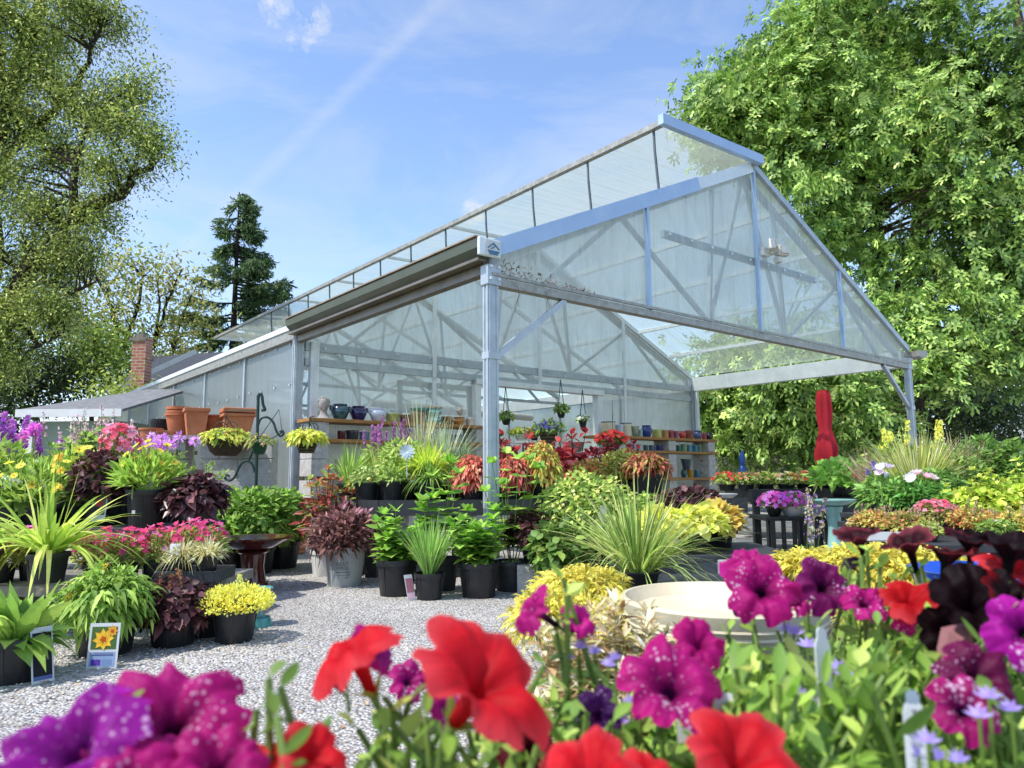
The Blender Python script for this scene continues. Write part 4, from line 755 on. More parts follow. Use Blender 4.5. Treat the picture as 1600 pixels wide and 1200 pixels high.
tq = birdbath('turquoise_pedestal', 'turquoise glazed pedestal base showing behind the yellow plant', 408, 5.0, .26, 24, mat('turquoise_glaze', '4fa8a4', .2, coat=.4), foot=1.0); tq['category'] = 'pedestal'; tq['label'] = 'turquoise glazed pedestal foot showing behind the black pot of the yellow plant'
GP = 'pink dianthus plants on the plank bench'
for (u, d, lb) in [(14, 5.0, 'pink dianthus at the left picture edge below the strappy daylily'), (62, 5.1, 'pink dianthus mostly hidden under the arching daylily'), (160, 5.0, 'pink dianthus just right of the daylily, above the orange-budded plant'), (205, 5.0, 'bright pink dianthus in the middle of the plank bench'), (250, 5.1, 'pink dianthus in front of the large ribbed black pot'), (298, 5.35, 'pink dianthus behind the silvery grass tray'), (318, 5.5, 'rightmost pink dianthus beside the brown birdbath')]:
    plant('dianthus', lb, u, d, .31, ('nursery', 40, 26, 'b'), [K_mound(32, 26, 330, 18, 4, ['7d9a4c', '93ab58', '65853c', '9c8f4c'], prof=PROF_LANCE, up=.5, droop=.35), K_bloom(35, 33, 70, 5.6, PINK+['c42c74'], k=5, dz=4)], group=GP)
tr = thing('nursery_tray', 'black moulded plastic tray at the right end of the plank bench', 'tray', atz(305, 4.86, .32)); p = atz(305, 4.86, .32); s = px(p)
MB().box(p+[0, .08, .012], (88*s, .34, .018)).build('base', M_BLACKD, tr)
for k in (-1, 1): MB().box(p+[0, .08+k*.165, .045], (90*s, .014, .07)).build('side', M_BLACKD, tr, bevel=.003)
for k in (-1, 1): MB().box(p+[k*45*s, .08, .045], (.014, .34, .07)).build('end', M_BLACKD, tr, bevel=.003)
SG = ['a9a878', 'c2bd92', '8f9a68', 'b0a06c']
plant('ornamental_grass', 'silvery tufted grass in the left small pot of the tray, with a round tag', 291, 4.84, .35, ('nursery', 33, 32, 'b'), [K_grass(170, 38, 1.7, 2., SG, droop=.5), K_mound(24, 12, 120, 12, 3, SG)], cardspec=((-6, -14, 36), 15, 17, dict(yaw=.2, lean=.4, name='round_tag')))
plant('ornamental_grass', 'silvery tufted grass in the right small pot of the tray', 329, 4.86, .35, ('nursery', 33, 32, 'b'), [K_grass(170, 38, 1.6, 2., SG, droop=.45), K_mound(24, 12, 120, 12, 3, SG)])
plant('daylily', 'arching strap-leaved daylily with orange and yellow flowers spilling over the plank bench', 84, 4.62, .36, ('nursery', 60, 44, 'b'), [K_grass(105, 150, 1.35, 8.5, ['8fb23e', 'a2c24c', '789c34', 'b0c85c'], droop=.62, r0=12), K_spike(5, 150, 10, ['e8b02c', 'e89a30'], 8, 3, .08, k=6)])
plant('daylily', 'second clump of arching strap leaves at the far left edge', -22, 4.7, .36, ('nursery', 60, 44, 'b'), [K_grass(70, 130, 1.3, 8.5, ['8fb23e', '9cbc48', '789c34'], droop=.62, r0=12)])
plant('gaillardia', 'grassy green plant with yellow flowers in the large ribbed black pot', 232, 5.85, .61, ('nursery', 60, 57, 'b'), [K_mound(44, 34, 700, 22, 4.5, ['7fa83a', '93b848', '668f30'], prof=PROF_LANCE, up=.9, droop=.2, dz=.1), K_bloom(42, 48, 22, 6.5, ['e8c62e', 'e0b428', 'f0d650'], k=9, dz=6, centre='b0641e'), K_bloom(36, 40, 10, 7, ['d8783c', 'e08a4c'], k=8, dz=0)], cardspec=((-4, -31, 22), 5, 5, dict(name='price_sticker', lean=0)))
plant('heuchera', 'mound of near-black heuchera on the right end of the tall left bench', 306, 5.9, .61, ('nursery', 52, 26, 'b'), [K_mound(43, 34, 620, 17, 14, DARKP, prof=PROF_OVATE, droop=.5, zmin=-.4)], fm=M_GLOSSLEAF)
plant('penstemon', 'dark maroon-leaved plant topped by a dense cluster of coral pink flowers', 160, 6.1, .61, ('nursery', 50, 30, 'b'), [K_mound(44, 44, 560, 16, 9, DARKP, prof=PROF_OVATE, droop=.3, dz=.3)], cardspec=((10, -24, 8), 26, 46, dict(yaw=-.2, lean=.1, pic={'rects': [('6a7a50', (.2, .9))], 'fl': [('c8485c', 0, .6, .3)]})))
plant('phlox', 'upright coral pink phlox standing behind the dark maroon leaves', 184, 6.3, .61, ('nursery', 44, 50, 'b'), [K_stems(12, 84, .3, 16, 6, GREEN, per=6, prof=PROF_LANCE), K_bloom(26, 30, 120, 6.5, ['e0607c', 'd8506e', 'ea86a0', 'c8485c'], k=5, dz=62, zmin=-.4)])
plant('hydrangea', 'hydrangea with pale blue and pink heads at the left edge', 20, 5.9, .61, ('nursery', 50, 30, 'b'), [K_mound(34, 28, 200, 20, 12, GREEN, prof=PROF_OVATE), K_bloom(28, 16, 90, 5, ['b8c8ea', 'd8c8e8', 'e0b0d8', 'eef0f8'], k=4, dz=26, zmin=0)])
plant('coreopsis', 'feathery green plant with a few yellow daisies left of the white photo card', 70, 6.0, .61, ('nursery', 60, 30, 'b'), [K_mound(60, 44, 800, 20, 4, ['7fa23c', '91b44a', '688f32'], prof=PROF_LANCE, up=.8, droop=.2), K_bloom(58, 54, 16, 8, ['f0c834', 'e8b42c'], k=9, dz=4, centre='b07a1c')])
plant('coreopsis', 'tall feathery plant with yellow daisies and a large white photo card', 118, 6.2, .61, ('nursery', 50, 30, 'b'), [K_mound(44, 56, 620, 20, 4, ['7fa23c', '8fb048', '608a30'], prof=PROF_LANCE, up=.8, droop=.2), K_bloom(36, 50, 14, 8.5, ['f0c834', 'f2d24a'], k=9, dz=22, centre='b07a1c')], cardspec=((-38, -30, 58), 27, 42, dict(yaw=.3, lean=.2, pic={'rects': [('a8b890', (.3, .92))], 'fl': [('d8c878', -.1, .6, .2), ('c0a860', .2, .45, .16)]})))
plant('allium', 'pink and purple globe alliums on straight stems against the shed wall', 52, 6.6, .61, ('nursery', 40, 30, 'b'), [K_grass(60, 80, .5, 5, ['6f9a44', '83ad4c'], droop=.2), K_pompom(5, 124, 20, 12, ['c05aa8', 'd06ab8', 'b050b0'])])
plant('phlox', 'lilac phlox heads in front of the terracotta pots', 268, 6.6, .61, ('nursery', 40, 30, 'b'), [K_stems(12, 88, .5, 14, 5, GREEN, per=6, prof=PROF_LANCE), K_pompom(9, 100, 34, 11, ['c88ae0', 'b878d8', 'd8a0ea', 'c070c8'], per=34)])
plant('phlox', 'lilac phlox leaning over the plank bench beside the coral phlox', 226, 6.8, .61, ('nursery', 40, 30, 'b'), [K_stems(10, 86, .5, 14, 5, GREEN, per=6, prof=PROF_LANCE), K_pompom(6, 98, 20, 9, ['d09ae6', 'c486dc'], per=30)])
plant('strappy_perennial', 'green spiky-leaved plant in front of the grey block wall', 322, 6.7, .61, ('nursery', 40, 30, 'b'), [K_stems(16, 62, .7, 22, 6, ['86a84a', '6d9440'], per=6, prof=PROF_LANCE), K_bloom(30, 40, 9, 5, ['a8c848'], k=5)])
for (u, d, lb, n, h) in [(2, 7.5, 'tall purple lupin spires at the left picture edge', 9, 126), (30, 7.7, 'purple and pink lupin spires second from the left edge', 8, 116), (78, 7.8, 'short purple lupins in front of the shed wall', 5, 92)]:
    plant('lupin', lb, u, d, .66, ('nursery', 44, 30, 'b'), [K_mound(32, 32, 240, 16, 7, GREEN, prof=PROF_LANCE), K_spike(n, h, 26, ['9a4ca4', 'a860b0', 'b070a4', '84489c'], 4.5, 60, .55, thick=5)], group='purple lupins on the rear left bench')
for (u, d, lb, h) in [(104, 7.6, 'tall leafy plant with pale spires, leftmost of the green thicket', 98), (136, 7.8, 'tall leafy plant with pale pink spires in front of the shed roof', 112), (168, 7.9, 'tall leafy plant with feathery pink tips near the greenhouse corner', 106), (202, 8.1, 'tall leafy plant ending the thicket in front of the greenhouse wall', 84)]:
    plant('leafy_perennial', lb, u, d, .66, ('nursery', 44, 30, 'b'), [K_stems(24, h-18, .45, 24, 12, ['6f9640', '86ab50', '57802f', '98b860'], per=9, droop=.4), K_spike(8, h+22, 18, ['c8a0a8', 'b88a94', 'd8b8b4'], 2.6, 22, .3)], group='tall green thicket on the rear left bench')
plant('leafy_perennial', 'loose green filler plant under the lupins at far left', -6, 6.7, .61, ('nursery', 44, 30, 'b'), [K_mound(46, 60, 500, 22, 7, ['7fa23c', '9cba50', '608a30'], prof=PROF_LANCE, up=.6)])
for (u, d, h, rx, lb) in [(408, 7.7, 86, 52, 'full green leafy shrub in front of the hook pole, above the brown birdbath'), (446, 8.1, 74, 34, 'green leafy shrub squeezed beside the greenhouse corner post'), (362, 7.9, 78, 30, 'lighter green shrub at the left of the leafy shrubs, with a white tag')]:
    plant('shrub', lb, u, d, 0, ('nursery', 50, 42, 'b'), [K_mound(rx, h*.55, 1500, 14, 8, ['5f8a34', '75a040', '47702a', '8fb452'], prof=PROF_OVATE, droop=.3, dz=.35, zmin=-.7), K_stems(12, h, .4, 15, 9, ['82a848', '9abc5c'], per=6)], group='leafy green shrubs by the hook pole', cardspec=((12, -28, 70), 9, 22, dict(yaw=.6, lean=.6)) if u == 362 else None)
M_BROWNG = mat('oxblood_glaze', '6a2a22', .14, 0, '421a15', 3., .02, coat=.8)
birdbath('birdbath', 'glossy dark brown birdbath with wide shallow bowl on the gravel', 400, 6.6, .47, 58, M_BROWNG, stem=.42, foot=.48, bowl=.24)
# terracotta pots on block bench
tb = thing('block_bench', 'grey cinder block bench with wooden top outside the greenhouse wall', 'bench', atz(340, 9, 0))
def blockwall(parent, x0, x1, y0, y1, z0, nz, name='block', bw=.48, bh=.245):
    for k in range(nz):
        x = x0-(bw/2 if k % 2 and x1-x0 > bw*1.2 else 0)
        while x < x1-.02:
            a, b = max(x, x0), min(x+bw, x1); x += bw
            if b-a > .03: MB().box(((a+b)/2, (y0+y1)/2, z0+bh*(k+.5)), (b-a-.006, y1-y0, bh-.006)).build(name, M_BLOCK, parent, bevel=.007)
xa, xb = atz(310, 9, 0)[0], atz(424, 9, 0)[0]
blockwall(tb, xa, xb, 9.0, 9.25, 0, 6); blockwall(tb, atz(262, 9, 0)[0], atz(275, 9, 0)[0]+.1, 9.0, 9.25, 0, 6)
MB().box(((atz(262, 9, 0)[0]+atz(396, 9, 0)[0])/2, 9.25, 1.495), (atz(396, 9, 0)[0]-atz(262, 9, 0)[0], .75, .05)).build('plank', M_OLDWOOD, tb)
blockwall(tb, atz(215, 9, 0)[0], atz(230, 9, 0)[0], 9.0, 9.25, 0, 4)
MB().box((atz(240, 9, 0)[0], 9.2, 1.345-.025), (.62, .6, .05)).build('low_plank', M_OLDWOOD, tb)
GT = 'terracotta planters on the block bench'
def terra(u, d, z, st, wp, hp, lb, m=M_TERRA, dup=0, cat='planter', group=GT, name='terracotta_pot'):
    p = atz(u, d, z); s = px(p); t = thing(name, lb, cat, p, group); make_pot(t, p, st, wp*s/2, hp*s, m, soil=False, ribs=False)
    for k in range(dup):   # nested rims showing above
        q = p+ZD*(hp*s+(k*6+0)*s)
        MB().lathe(q, [(wp*s*.44, 0), (wp*s*.47, 1*s), (wp*s*.48, 5*s), (wp*s*.42, 5*s), (wp*s*.4, 0)], 26).build('nested_rim', m, t, True)
    return t
terra(302, 9.12, 1.52, 'squaretall' if 0 else 'square', 46, 43, 'tall tapered square terracotta planter, front of the group')
terra(274, 9.35, 1.52, 'tall', 38, 36, 'stack of round terracotta pots at the left of the block bench', dup=2)
terra(330, 9.4, 1.52, 'tall', 36, 34, 'plain round terracotta pot between the square planters')
terra(368, 9.2, 1.52, 'square', 60, 34, 'wide square terracotta planter stack on the right of the block bench', dup=0)
p = atz(368, 9.2, 1.52); s = px(p); X_, Y_ = np.array([cos(.5), sin(.5), 0]), np.array([-sin(.5), cos(.5), 0])
t = thing('terracotta_pot', 'second square terracotta rim nested on top of the wide planter', 'planter', p+ZD*35*s, GT); MB().box(p+ZD*39*s, (50*s, 50*s, 7*s), (X_, Y_, ZD)).build('rim', M_TERRA, t, bevel=.01)
terra(232, 9.1, 1.345, 'tall', 34, 34, 'low round terracotta pot at the left end, half hidden by flowers')
terra(252, 9.05, 1.345, 'square', 26, 30, 'small square terracotta pot on the lower plank')
terra(246, 9.6, 1.345, 'bowl', 30, 50, 'black plastic bowl pot behind the left terracotta pots', m=M_BLACK, name='black_pot', cat='pot', group=None)
terra(292, 8.6, .70, 'tall', 34, 40, 'terracotta pot on the ground shelf below the bench opening')
terra(215, 8.5, .9, 'tall', 36, 36, 'terracotta pot behind the yellow daisies')
for u_ in (292, 215):
    q = atz(u_, 8.55, 0); o = MB().box(q+[0, 0, .35 if u_ == 292 else .45], (.3, .3, .7 if u_ == 292 else .9)).build('block_stand', M_BLOCK, None); tag(o, 'grey block stand hidden under the '+('right' if u_ == 292 else 'left')+' low terracotta pot', 'stand')
p = atz(455, 9.6, 0); s = px(p); t = thing('ribbed_planter', 'ribbed round terracotta planter on the gravel beside the block pillar', 'planter', p); prof = [(.8, 0)]
for k in range(5): prof += [(.86+.03*k, .06+k*.18), (.93+.03*k, .1+k*.18), (.93+.03*k, .18+k*.18)]
MB().lathe(p, [(r*27*s, z*34*s) for r, z in prof]+[(24*s, 34*s)], 28).build('pot', M_TERRA, t, True)
# shepherd hook and hanging baskets
p = atz(402, 8.5, 0); s = px(p); hk = thing('shepherd_hook', 'dark green iron shepherd hook with curled arms', 'plant hook', p)
def W2(u, v, d=8.5): return at(u, v, d)
MB().tube(sm([p, W2(403, 640), W2(403, 625), W2(405, 616), W2(409, 618), W2(411, 632), W2(414, 640), W2(409, 641)]), .018, 8).build('pole', M_WIRE, hk, True)
for pts in ([(403, 665), (408, 654), (418, 652), (427, 660), (432, 674), (438, 681), (443, 678), (441, 673), (437, 675)], [(398, 738), (394, 725), (385, 720), (376, 726), (366, 746), (358, 751), (352, 748), (354, 742), (359, 745)], [(403, 690), (397, 700), (390, 716), (388, 720)]):
    MB().tube(sm([W2(*q) for q in pts]), .014, 8).build('arm', M_WIRE, hk, True)
def basket(name, label, u, v, d, wpx, hpx, m, kinds, wires, style='bowl', stripes=False, cat='hanging basket', group=None):
    p = at(u, v, d); s = px(p); t = thing(name, label, cat, p, group); r = wpx*s/2; h = hpx*s
    if stripes:
        for k in range(5): q = k/5; rr = r*(.62+.38*q); MB().lathe(p+ZD*h*q, [(rr, 0), (rr*1.05, h*.12), (rr*1.02, h*.15)], 24).build('coil', m, t, True)
        MB().lathe(p, [(r*.55, 0.01), (r*.9, h*.85)], 20).build('liner', M_SOIL, t, True)
    else: make_pot(t, p, style, r, h, m)
    fo, fl = Buf(), Buf(); c = p+ZD*h*.85
    for k in kinds: k(fo, fl, c, s)
    fo.build('foliage', M_LEAF, t)
    if fl.n: fl.build('flowers', M_PETAL, t)
    for nm, q in fl.extra: q.build(nm, M_PETAL, t)
    for wp in wires: MB().tube([np.asarray(x, float) for x in wp], .006 if d < 9.5 else .008, 4).build('hanger_wire', M_WIRE, t)
    return t
def scroll(u, v, d, r): return [at(u+r*cos(a)*(1-a/16), v-r*sin(a)*(1-a/16), d) for a in np.linspace(-.6, 5.6, 14)]
TRAIL = [K_mound(34, 13, 420, 9, 6, ['a8b83a', '8ea836', 'c8c848', '6f9234'], zmin=-.6, droop=.6), K_bloom(32, 12, 40, 4, ['e8d038', 'd8b83c', 'e89a3c'], k=5, zmin=-.2)]
basket('wall_basket', 'brown oval basket with trailing yellow-green plants in front of the block wall', 352, 712, 8.7, 58, 26, mat('brown_basket', '5a4634', .8, 0, '3c2d20', 30., .8, 60.), TRAIL, [[at(335, 690, 8.7)]+scroll(345, 668, 8.7, 10)+[at(353, 650, 8.7)], [at(372, 690, 8.7)]+scroll(362, 668, 8.7, 10)+[at(353, 650, 8.7), at(358, 642, 8.7), at(403, 640, 8.55)]])
basket('small_basket', 'small dark green pot with sparse trailing plant beside the hook pole', 405, 710, 8.3, 24, 18, mat('green_plastic', '1f4a3a', .5), [K_mound(22, 10, 150, 8, 4, ['8a9a4a', 'a88a5c', '6f8a3c'], zmin=-.6, droop=.6)], [[at(400, 692, 8.3), at(436, 640, 8.6), W2(441, 676)], [at(412, 692, 8.3), W2(441, 676)]])
basket('coil_basket', 'striped coil basket overflowing with yellow blooms beside the block pillar', 479, 708, 8.6, 38, 22, mat('coil_fibre', '6a6048', .9, 0, '3a3526', 30., .8), [K_mound(27, 12, 420, 9, 6, ['c8c83c', 'b0b83a', '8ea836'], zmin=-.6, droop=.7, out=1.1), K_bloom(28, 10, 70, 4.5, ['ecd83c', 'f0e254', 'e0c83c'], k=5, zmin=-.5)], [[at(470, 688, 8.6)]+scroll(479, 668, 8.6, 8)+[at(484, 652, 8.6)], [at(490, 688, 8.6)]+scroll(489, 668, 8.6, 8)+[at(484, 652, 8.6), at(492, 650, 9.4)]], stripes=True)
# ================================================================ centre display on the gravel
def bigleaf(n, h, sp, L_=34, W_=24): return K_stems(n, h, sp, L_, W_, ['7fae3c', '93c04c', '6a9a34', '588a2e'], per=6, prof=PROF_OVATE, droop=.4, up=.2, r0=10)
p_ = plant('heuchera', 'dark bronze narrow-leaved plant in the pale grey printed nursery pot', 542, 6.8, 0, ('nursery', 62, 60, mat('pale_grey_pot', 'aab0b0', .6, 0, '979d9c', 3., .05)), [K_mound(50, 36, 900, 18, 6, ['5a3a34', '6e4840', '7a544a', '3e2824', '8a6258'], prof=PROF_LANCE, droop=.45, zmin=-.5, up=.3), K_mound(40, 44, 140, 16, 5, ['a06a74', '8a5a62'], prof=PROF_LANCE, up=.7)])
pt = [c for c in p_.children if c.name.startswith('pot')][0]; q0 = atz(542, 6.8, 0); s = px(q0)
def text_on(parent, txt, pos, size, m, yaw=0., name='lettering', cyl=0.):
    cu = bpy.data.curves.new(name, 'FONT'); cu.body = txt; cu.size = size; cu.align_x = 'CENTER'; cu.extrude = .0008; cu.materials.append(m)
    o = bpy.data.objects.new(name, cu); COL.objects.link(o); bpy.context.view_layer.update(); me = bpy.data.meshes.new_from_object(o.evaluated_get(bpy.context.evaluated_depsgraph_get())); COL.objects.unlink(o); bpy.data.objects.remove(o); o = bpy.data.objects.new(name, me); link(o, parent); o.location = Vector(pos)-Vector(org(parent)); o.rotation_euler = (radians(90), 0, yaw); return o
MTX = mat('grey_print', '6f7476', .7); yv = q0[1]-.93*31*s
text_on(pt, 'GREAT', (q0[0]+.0, yv-.012, 34*s), .048, MTX, .1); text_on(pt, 'SUNRISE', (q0[0]+.0, yv-.006, 28*s), .040, MTX, .1)
mb = MB()
for k in range(3): mb.box((q0[0]+.02, yv+.018+.004*k, (24-4*k)*s), (.13-.02*k, .012, .004))
mb.build('print_lines', MTX, pt)
GB = 'large-leaved green plants in black pots below the centre bench'
plant('broadleaf_plant', 'large-leaved green plant in the wide black pot left of the small grass pot', 622, 6.22, 0, ('nursery', 62, 56, 'b'), [bigleaf(15, 74, .7), bigleaf(12, 40, 1.3, 28, 20)], group=GB)
plant('broadleaf_plant', 'tall large-leaved green plant reaching above the bench left of the steel post', 690, 6.5, 0, ('nursery', 54, 50, 'd'), [bigleaf(8, 150, .35, 38, 26)], group=GB)
plant('broadleaf_plant', 'large-leaved green plant in the black pot directly in front of the steel post', 748, 6.12, 0, ('nursery', 62, 54, 'b'), [bigleaf(18, 82, .7), bigleaf(12, 44, 1.3, 28, 20)], group=GB)
plant('broadleaf_plant', 'tall large-leaved green plant climbing right of the steel post', 798, 6.45, 0, ('nursery', 56, 46, 'd'), [bigleaf(9, 160, .4, 32, 24)], group=GB)
plant('ornamental_grass', 'fine upright green grass in the small black pot with a curled pink tag', 672, 6.0, 0, ('nursery', 46, 42, 'b'), [K_grass(330, 92, .62, 2.2, ['6f9f44', '87b45a', '5a8a38', '9cc070'], droop=.35, r0=8)], cardspec=((-24, -16, 4), 14, 38, dict(yaw=.7, lean=.35, pic={'rects': [('a8707c', (.3, .85)), ('e0b8c0', (.05, .28))]})))
pc = plant('heuchera', 'dark purple-black heuchera on the concrete block right of the large-leaved plants', 836, 6.5, .25, ('nursery', 46, 24, 'd'), [K_mound(44, 34, 420, 15, 12, DARKP, prof=PROF_OVATE, droop=.4, zmin=-.3)])
bl = MB().box(atz(846, 6.35, .125), (.44, .26, .245)).box(atz(806, 6.7, .125), (.4, .26, .24)).build('cinder_block', M_BLOCK, bevel=.01); tag(bl, 'grey cinder blocks standing on the gravel right of the black pots', 'cinder block')
plant('shrub', 'red-stemmed shrub with bronze and green leaves left of the black bench', 512, 7.5, 0, ('nursery', 46, 40, 'w'), [K_stems(20, 120, .42, 24, 13, ['7fa044', '9a5a44', 'b06a4c', '86a84a', 'a8483c'], per=8, stemcol='9a3c34'), K_mound(38, 42, 300, 14, 8, ['8a3c34', 'a8524a', '6f8a3c', '5c3430'], dz=.5)])
plant('shrub', 'bronze-leaved filler plant between the grey pot and the bench leg', 572, 7.6, 0, ('nursery', 46, 40, 'd'), [K_mound(26, 34, 300, 15, 9, ['8a4c34', 'b0644c', '6f8a3c', '93743c'], dz=.4)])
# black display bench with rounded front
T4 = thing('display_bench', 'curved black plastic display bench behind the steel post', 'bench', (0, 7.9, 0)); z4 = .74; out = []
for a in np.linspace(pi*1.5, pi*.5, 12): out.append((-1.15+.5*cos(a), 7.92+.72*sin(a)))
out = out+[(2.3, 8.64), (2.3, 7.2)]; n = len(out); mb = MB(); mb.v = [np.array([x, y, z4-.04]) for x, y in out]+[np.array([x, y, z4]) for x, y in out]; mb.f = [tuple(range(n))[::-1], tuple(range(n, 2*n))]+[(j, (j+1) % n, n+(j+1) % n, n+j) for j in range(n)]; mb.build('top', M_BLACKD, T4)
mb = MB(); pr = [(1.5, 7.19)]+[(x, y) for x, y in out[:11]]
pr = [(2.3, 7.18), (1.3, 7.18), (.3, 7.18), (-.6, 7.18)]+[(x+.02*(x+1.15)-.02, y-.02) for x, y in out[:11]]
for a, b in zip(pr[:-1], pr[1:]): mb.bar((a[0], a[1], z4-.05), (b[0], b[1], z4-.05), .035, .15)
mb.build('apron', mat('black_apron', '34373a', .5, 0, '222427', 3., .1), T4)
for x in (-1.4, -.55, .35, 1.2, 2.1):
    for y in (7.32, 8.4): MB().box((x, y, .35), (.11, .11, .7)).build('leg', M_BLACK, T4)
GC = 'potted plants on the curved black bench'
def tb4(name, lb, u, d, wp, hp, kinds, **k): return plant(name, lb, u, d, z4, ('nursery', wp, hp, k.pop('mk', 'b')), kinds, group=GC, **k)
tb4('herb', 'low grey-green herb in the leftmost black pot on the bench', 573, 7.5, 38, 30, [K_mound(22, 16, 260, 10, 5, ['8fa864', 'a0b878', '6f9448'], up=.3)])
tb4('herb', 'low green herb in the second black pot from the left on the bench', 613, 7.48, 38, 31, [K_mound(21, 15, 260, 10, 5, ['7fa04c', '93b45c', '64883c'], up=.3)])
tb4('marigold', 'small orange marigold behind the leftmost black pots', 560, 7.8, 26, 20, [K_mound(18, 14, 130, 8, 4, GREEN), K_bloom(18, 14, 16, 5, ['d88a2c', 'e0a03c'], k=8)])
tb4('ornamental_grass', 'loose green grass at the left end of the bench', 545, 8.0, 36, 26, [K_grass(170, 70, .85, 2.4, ['7fa848', '93b85c', '658c3c'], droop=.4)])
tb4('ornamental_grass', 'green and cream striped grass behind the small herbs', 590, 8.15, 36, 26, [K_grass(170, 66, .8, 2.4, ['a8bc6c', '8fac54', 'bccb84'], droop=.4)])
tb4('salvia', 'purple flowered salvia spires, left clump above the shelf line', 590, 8.3, 36, 26, [K_mound(26, 34, 220, 14, 6, GREEN, dz=.3), K_spike(11, 100, 18, ['a868a8', '9a5898', '8a4c80', 'b880b0'], 2.4, 54, .42, thick=1.6)])
tb4('salvia', 'purple flowered salvia spires, right clump above the shelf line', 624, 8.35, 36, 26, [K_mound(26, 34, 220, 14, 6, GREEN, dz=.3), K_spike(11, 92, 20, ['a060a0', '905090', '804878'], 2.4, 46, .42, thick=1.6)])
tb4('leafy_perennial', 'mid green bushy perennial in the middle of the left half of the bench', 628, 7.85, 36, 28, [K_mound(34, 36, 500, 13, 5, ['7fa048', '93b458', '658c3c', 'b0bc78'], dz=.3)])
tb4('lime_grass', 'bright lime green needle-leaved mound left of the steel post', 668, 7.7, 36, 30, [K_grass(520, 58, 1.5, 2.2, ['b0d03c', '9cc034', 'c4dc50', '88b030'], droop=.5, r0=8)], dx=(0, 0, .12))
tb4('sedge', 'dark green sedge hanging over the bench edge below the lime mound', 672, 7.45, 38, 30, [K_grass(260, 50, 1.2, 2.6, ['5f8a38', '4a7430', '7fa44c'], droop=.8)])
tb4('fescue', 'blue-green spiky fescue behind the lime mound', 690, 8.2, 36, 26, [K_grass(260, 108, .8, 1.8, ['8aa48c', '9fb69c', '6f8c74'], droop=.3)])
tb4('fescue', 'tall wispy blue-green grass reaching the shelf with violet seed heads', 655, 8.4, 36, 26, [K_grass(90, 140, .45, 1.6, ['9aa88c', 'b0b48c'], droop=.3), K_pompom(5, 96, 20, 4, ['7a78c0'], per=16)])
tb4('fescue', 'dark blue-green grass squeezed against the steel post', 722, 8.0, 34, 26, [K_grass(240, 76, .8, 2, ['5c7f56', '6f9068', '486a48'], droop=.4)])
lt = thing('lace_tag', 'white lacy round plant tag standing among the bench plants', 'plant tag', at(636, 725, 7.4)); fb = Buf(); P_ = at(636, 706, 7.4); s = px(P_)
for rr, kk, z_ in ((14, 12, 0), (9.5, 10, .012), (5.5, 7, .02)): flowers(fb, (P_-[0, z_, 0])[None], np.array([.1, -1, .1]), rr*s, lin('c8d4d8'), k=kk, wide=.45, droop=0)
fb.build('disc', M_DULL, lt, False); MB().tube([P_, P_-ZD*.26], .006, 4).build('stake', M_TAG, lt)
CORAL2 = ['b85a44', 'c8704c', '9a4438', 'b0483c', 'd08a64', '7d3a34']
cole = lambda rx, rz, n, cols, L_=15, W_=6: [K_mound(rx, rz, n, L_, W_, cols, prof=PROF_LANCE, droop=1.0, zmin=-.5, out=.9)]
tb4('coleus', 'coral red drooping coleus immediately left of the steel post', 738, 7.45, 40, 26, cole(28, 30, 1300, CORAL2, 10, 5))
tb4('coleus', 'coral and red coleus immediately right of the steel post', 800, 7.5, 40, 26, cole(26, 28, 1200, CORAL2+['8f2c2c', '7d3a2c'], 10, 5))
tb4('coleus', 'dark red coleus behind the post, rising above the coral one', 786, 8.1, 36, 24, [K_stems(14, 66, .5, 24, 13, ['7d1d24', 'a83038', '5c2420'], per=6, stemcol='6a2020'), K_mound(30, 28, 200, 16, 8, ['6a2a24', '8a3430'], dz=.3)])
tb4('coleus', 'yellow-green fine-leaved coleus between the two red groups', 846, 7.65, 38, 28, cole(28, 42, 700, ['a8a838', '8a9a34', 'b8843c', '93a03c'], 11, 5))
RB = lambda n, h, L_=27, W_=16: [K_stems(n, h, .55, L_, W_, REDL+['a84048'], per=5, prof=PROF_OVATE, droop=.7, stemcol='6a2020'), K_mound(28, 24, 160, 20, 12, REDL, dz=.2, droop=.7)]
for (u, d, h, lb) in [(822, 8.4, 68, 'broad dark red coleus behind the yellow-green coleus'), (868, 8.1, 64, 'broad salmon red coleus in the middle of the bench, flopping forward'), (898, 8.5, 74, 'broad dark red coleus in front of the greenhouse door jamb')]: tb4('coleus', lb, u, d, 36, 24, RB(10, h))
for (u, d, h, lb) in [(925, 8.3, 52, 'dark crimson coleus left of the red geranium basket'), (948, 8.45, 66, 'tall crimson coleus under the red geranium basket'), (982, 8.5, 58, 'crimson coleus in front of the left pillar of the right shelf')]: tb4('coleus', lb, u, d, 36, 24, [K_stems(14, h, .5, 18, 11, ['7d1d2c', '932838', '5c1a24', 'a83448'], per=7, stemcol='6a2020'), K_mound(24, 18, 160, 13, 8, ['6a1a28', '8f2a38'], dz=.2)])
tb4('coleus', 'small-leaved orange and gold coleus behind the green shrub', 922, 7.9, 36, 22, [K_mound(34, 22, 600, 8, 5, ['c8843c', 'b86a3c', 'd8a85c', '7f8a34'], dz=.2)])
tb4('coleus', 'small-leaved yellow-green variegated coleus right of the orange one', 972, 7.8, 38, 26, [K_mound(34, 30, 620, 8, 5, ['9aa83c', '7f963a', 'b8a04c', '6a8434'], dz=.2)])
tb4('coleus', 'red and bronze drooping coleus in a large black pot ending the curved bench', 1012, 7.45, 50, 40, [K_mound(32, 20, 700, 11, 5, ['8a342c', 'a8683c', '6a2424', '8a5a34', '7f8a3c'], prof=PROF_LANCE, droop=.8, dz=.2)])
MINT = ['86a848', '9ab856', '6f9440', 'b4c46c', '5a8034']
GS = 'green bushy plants right of the steel post'
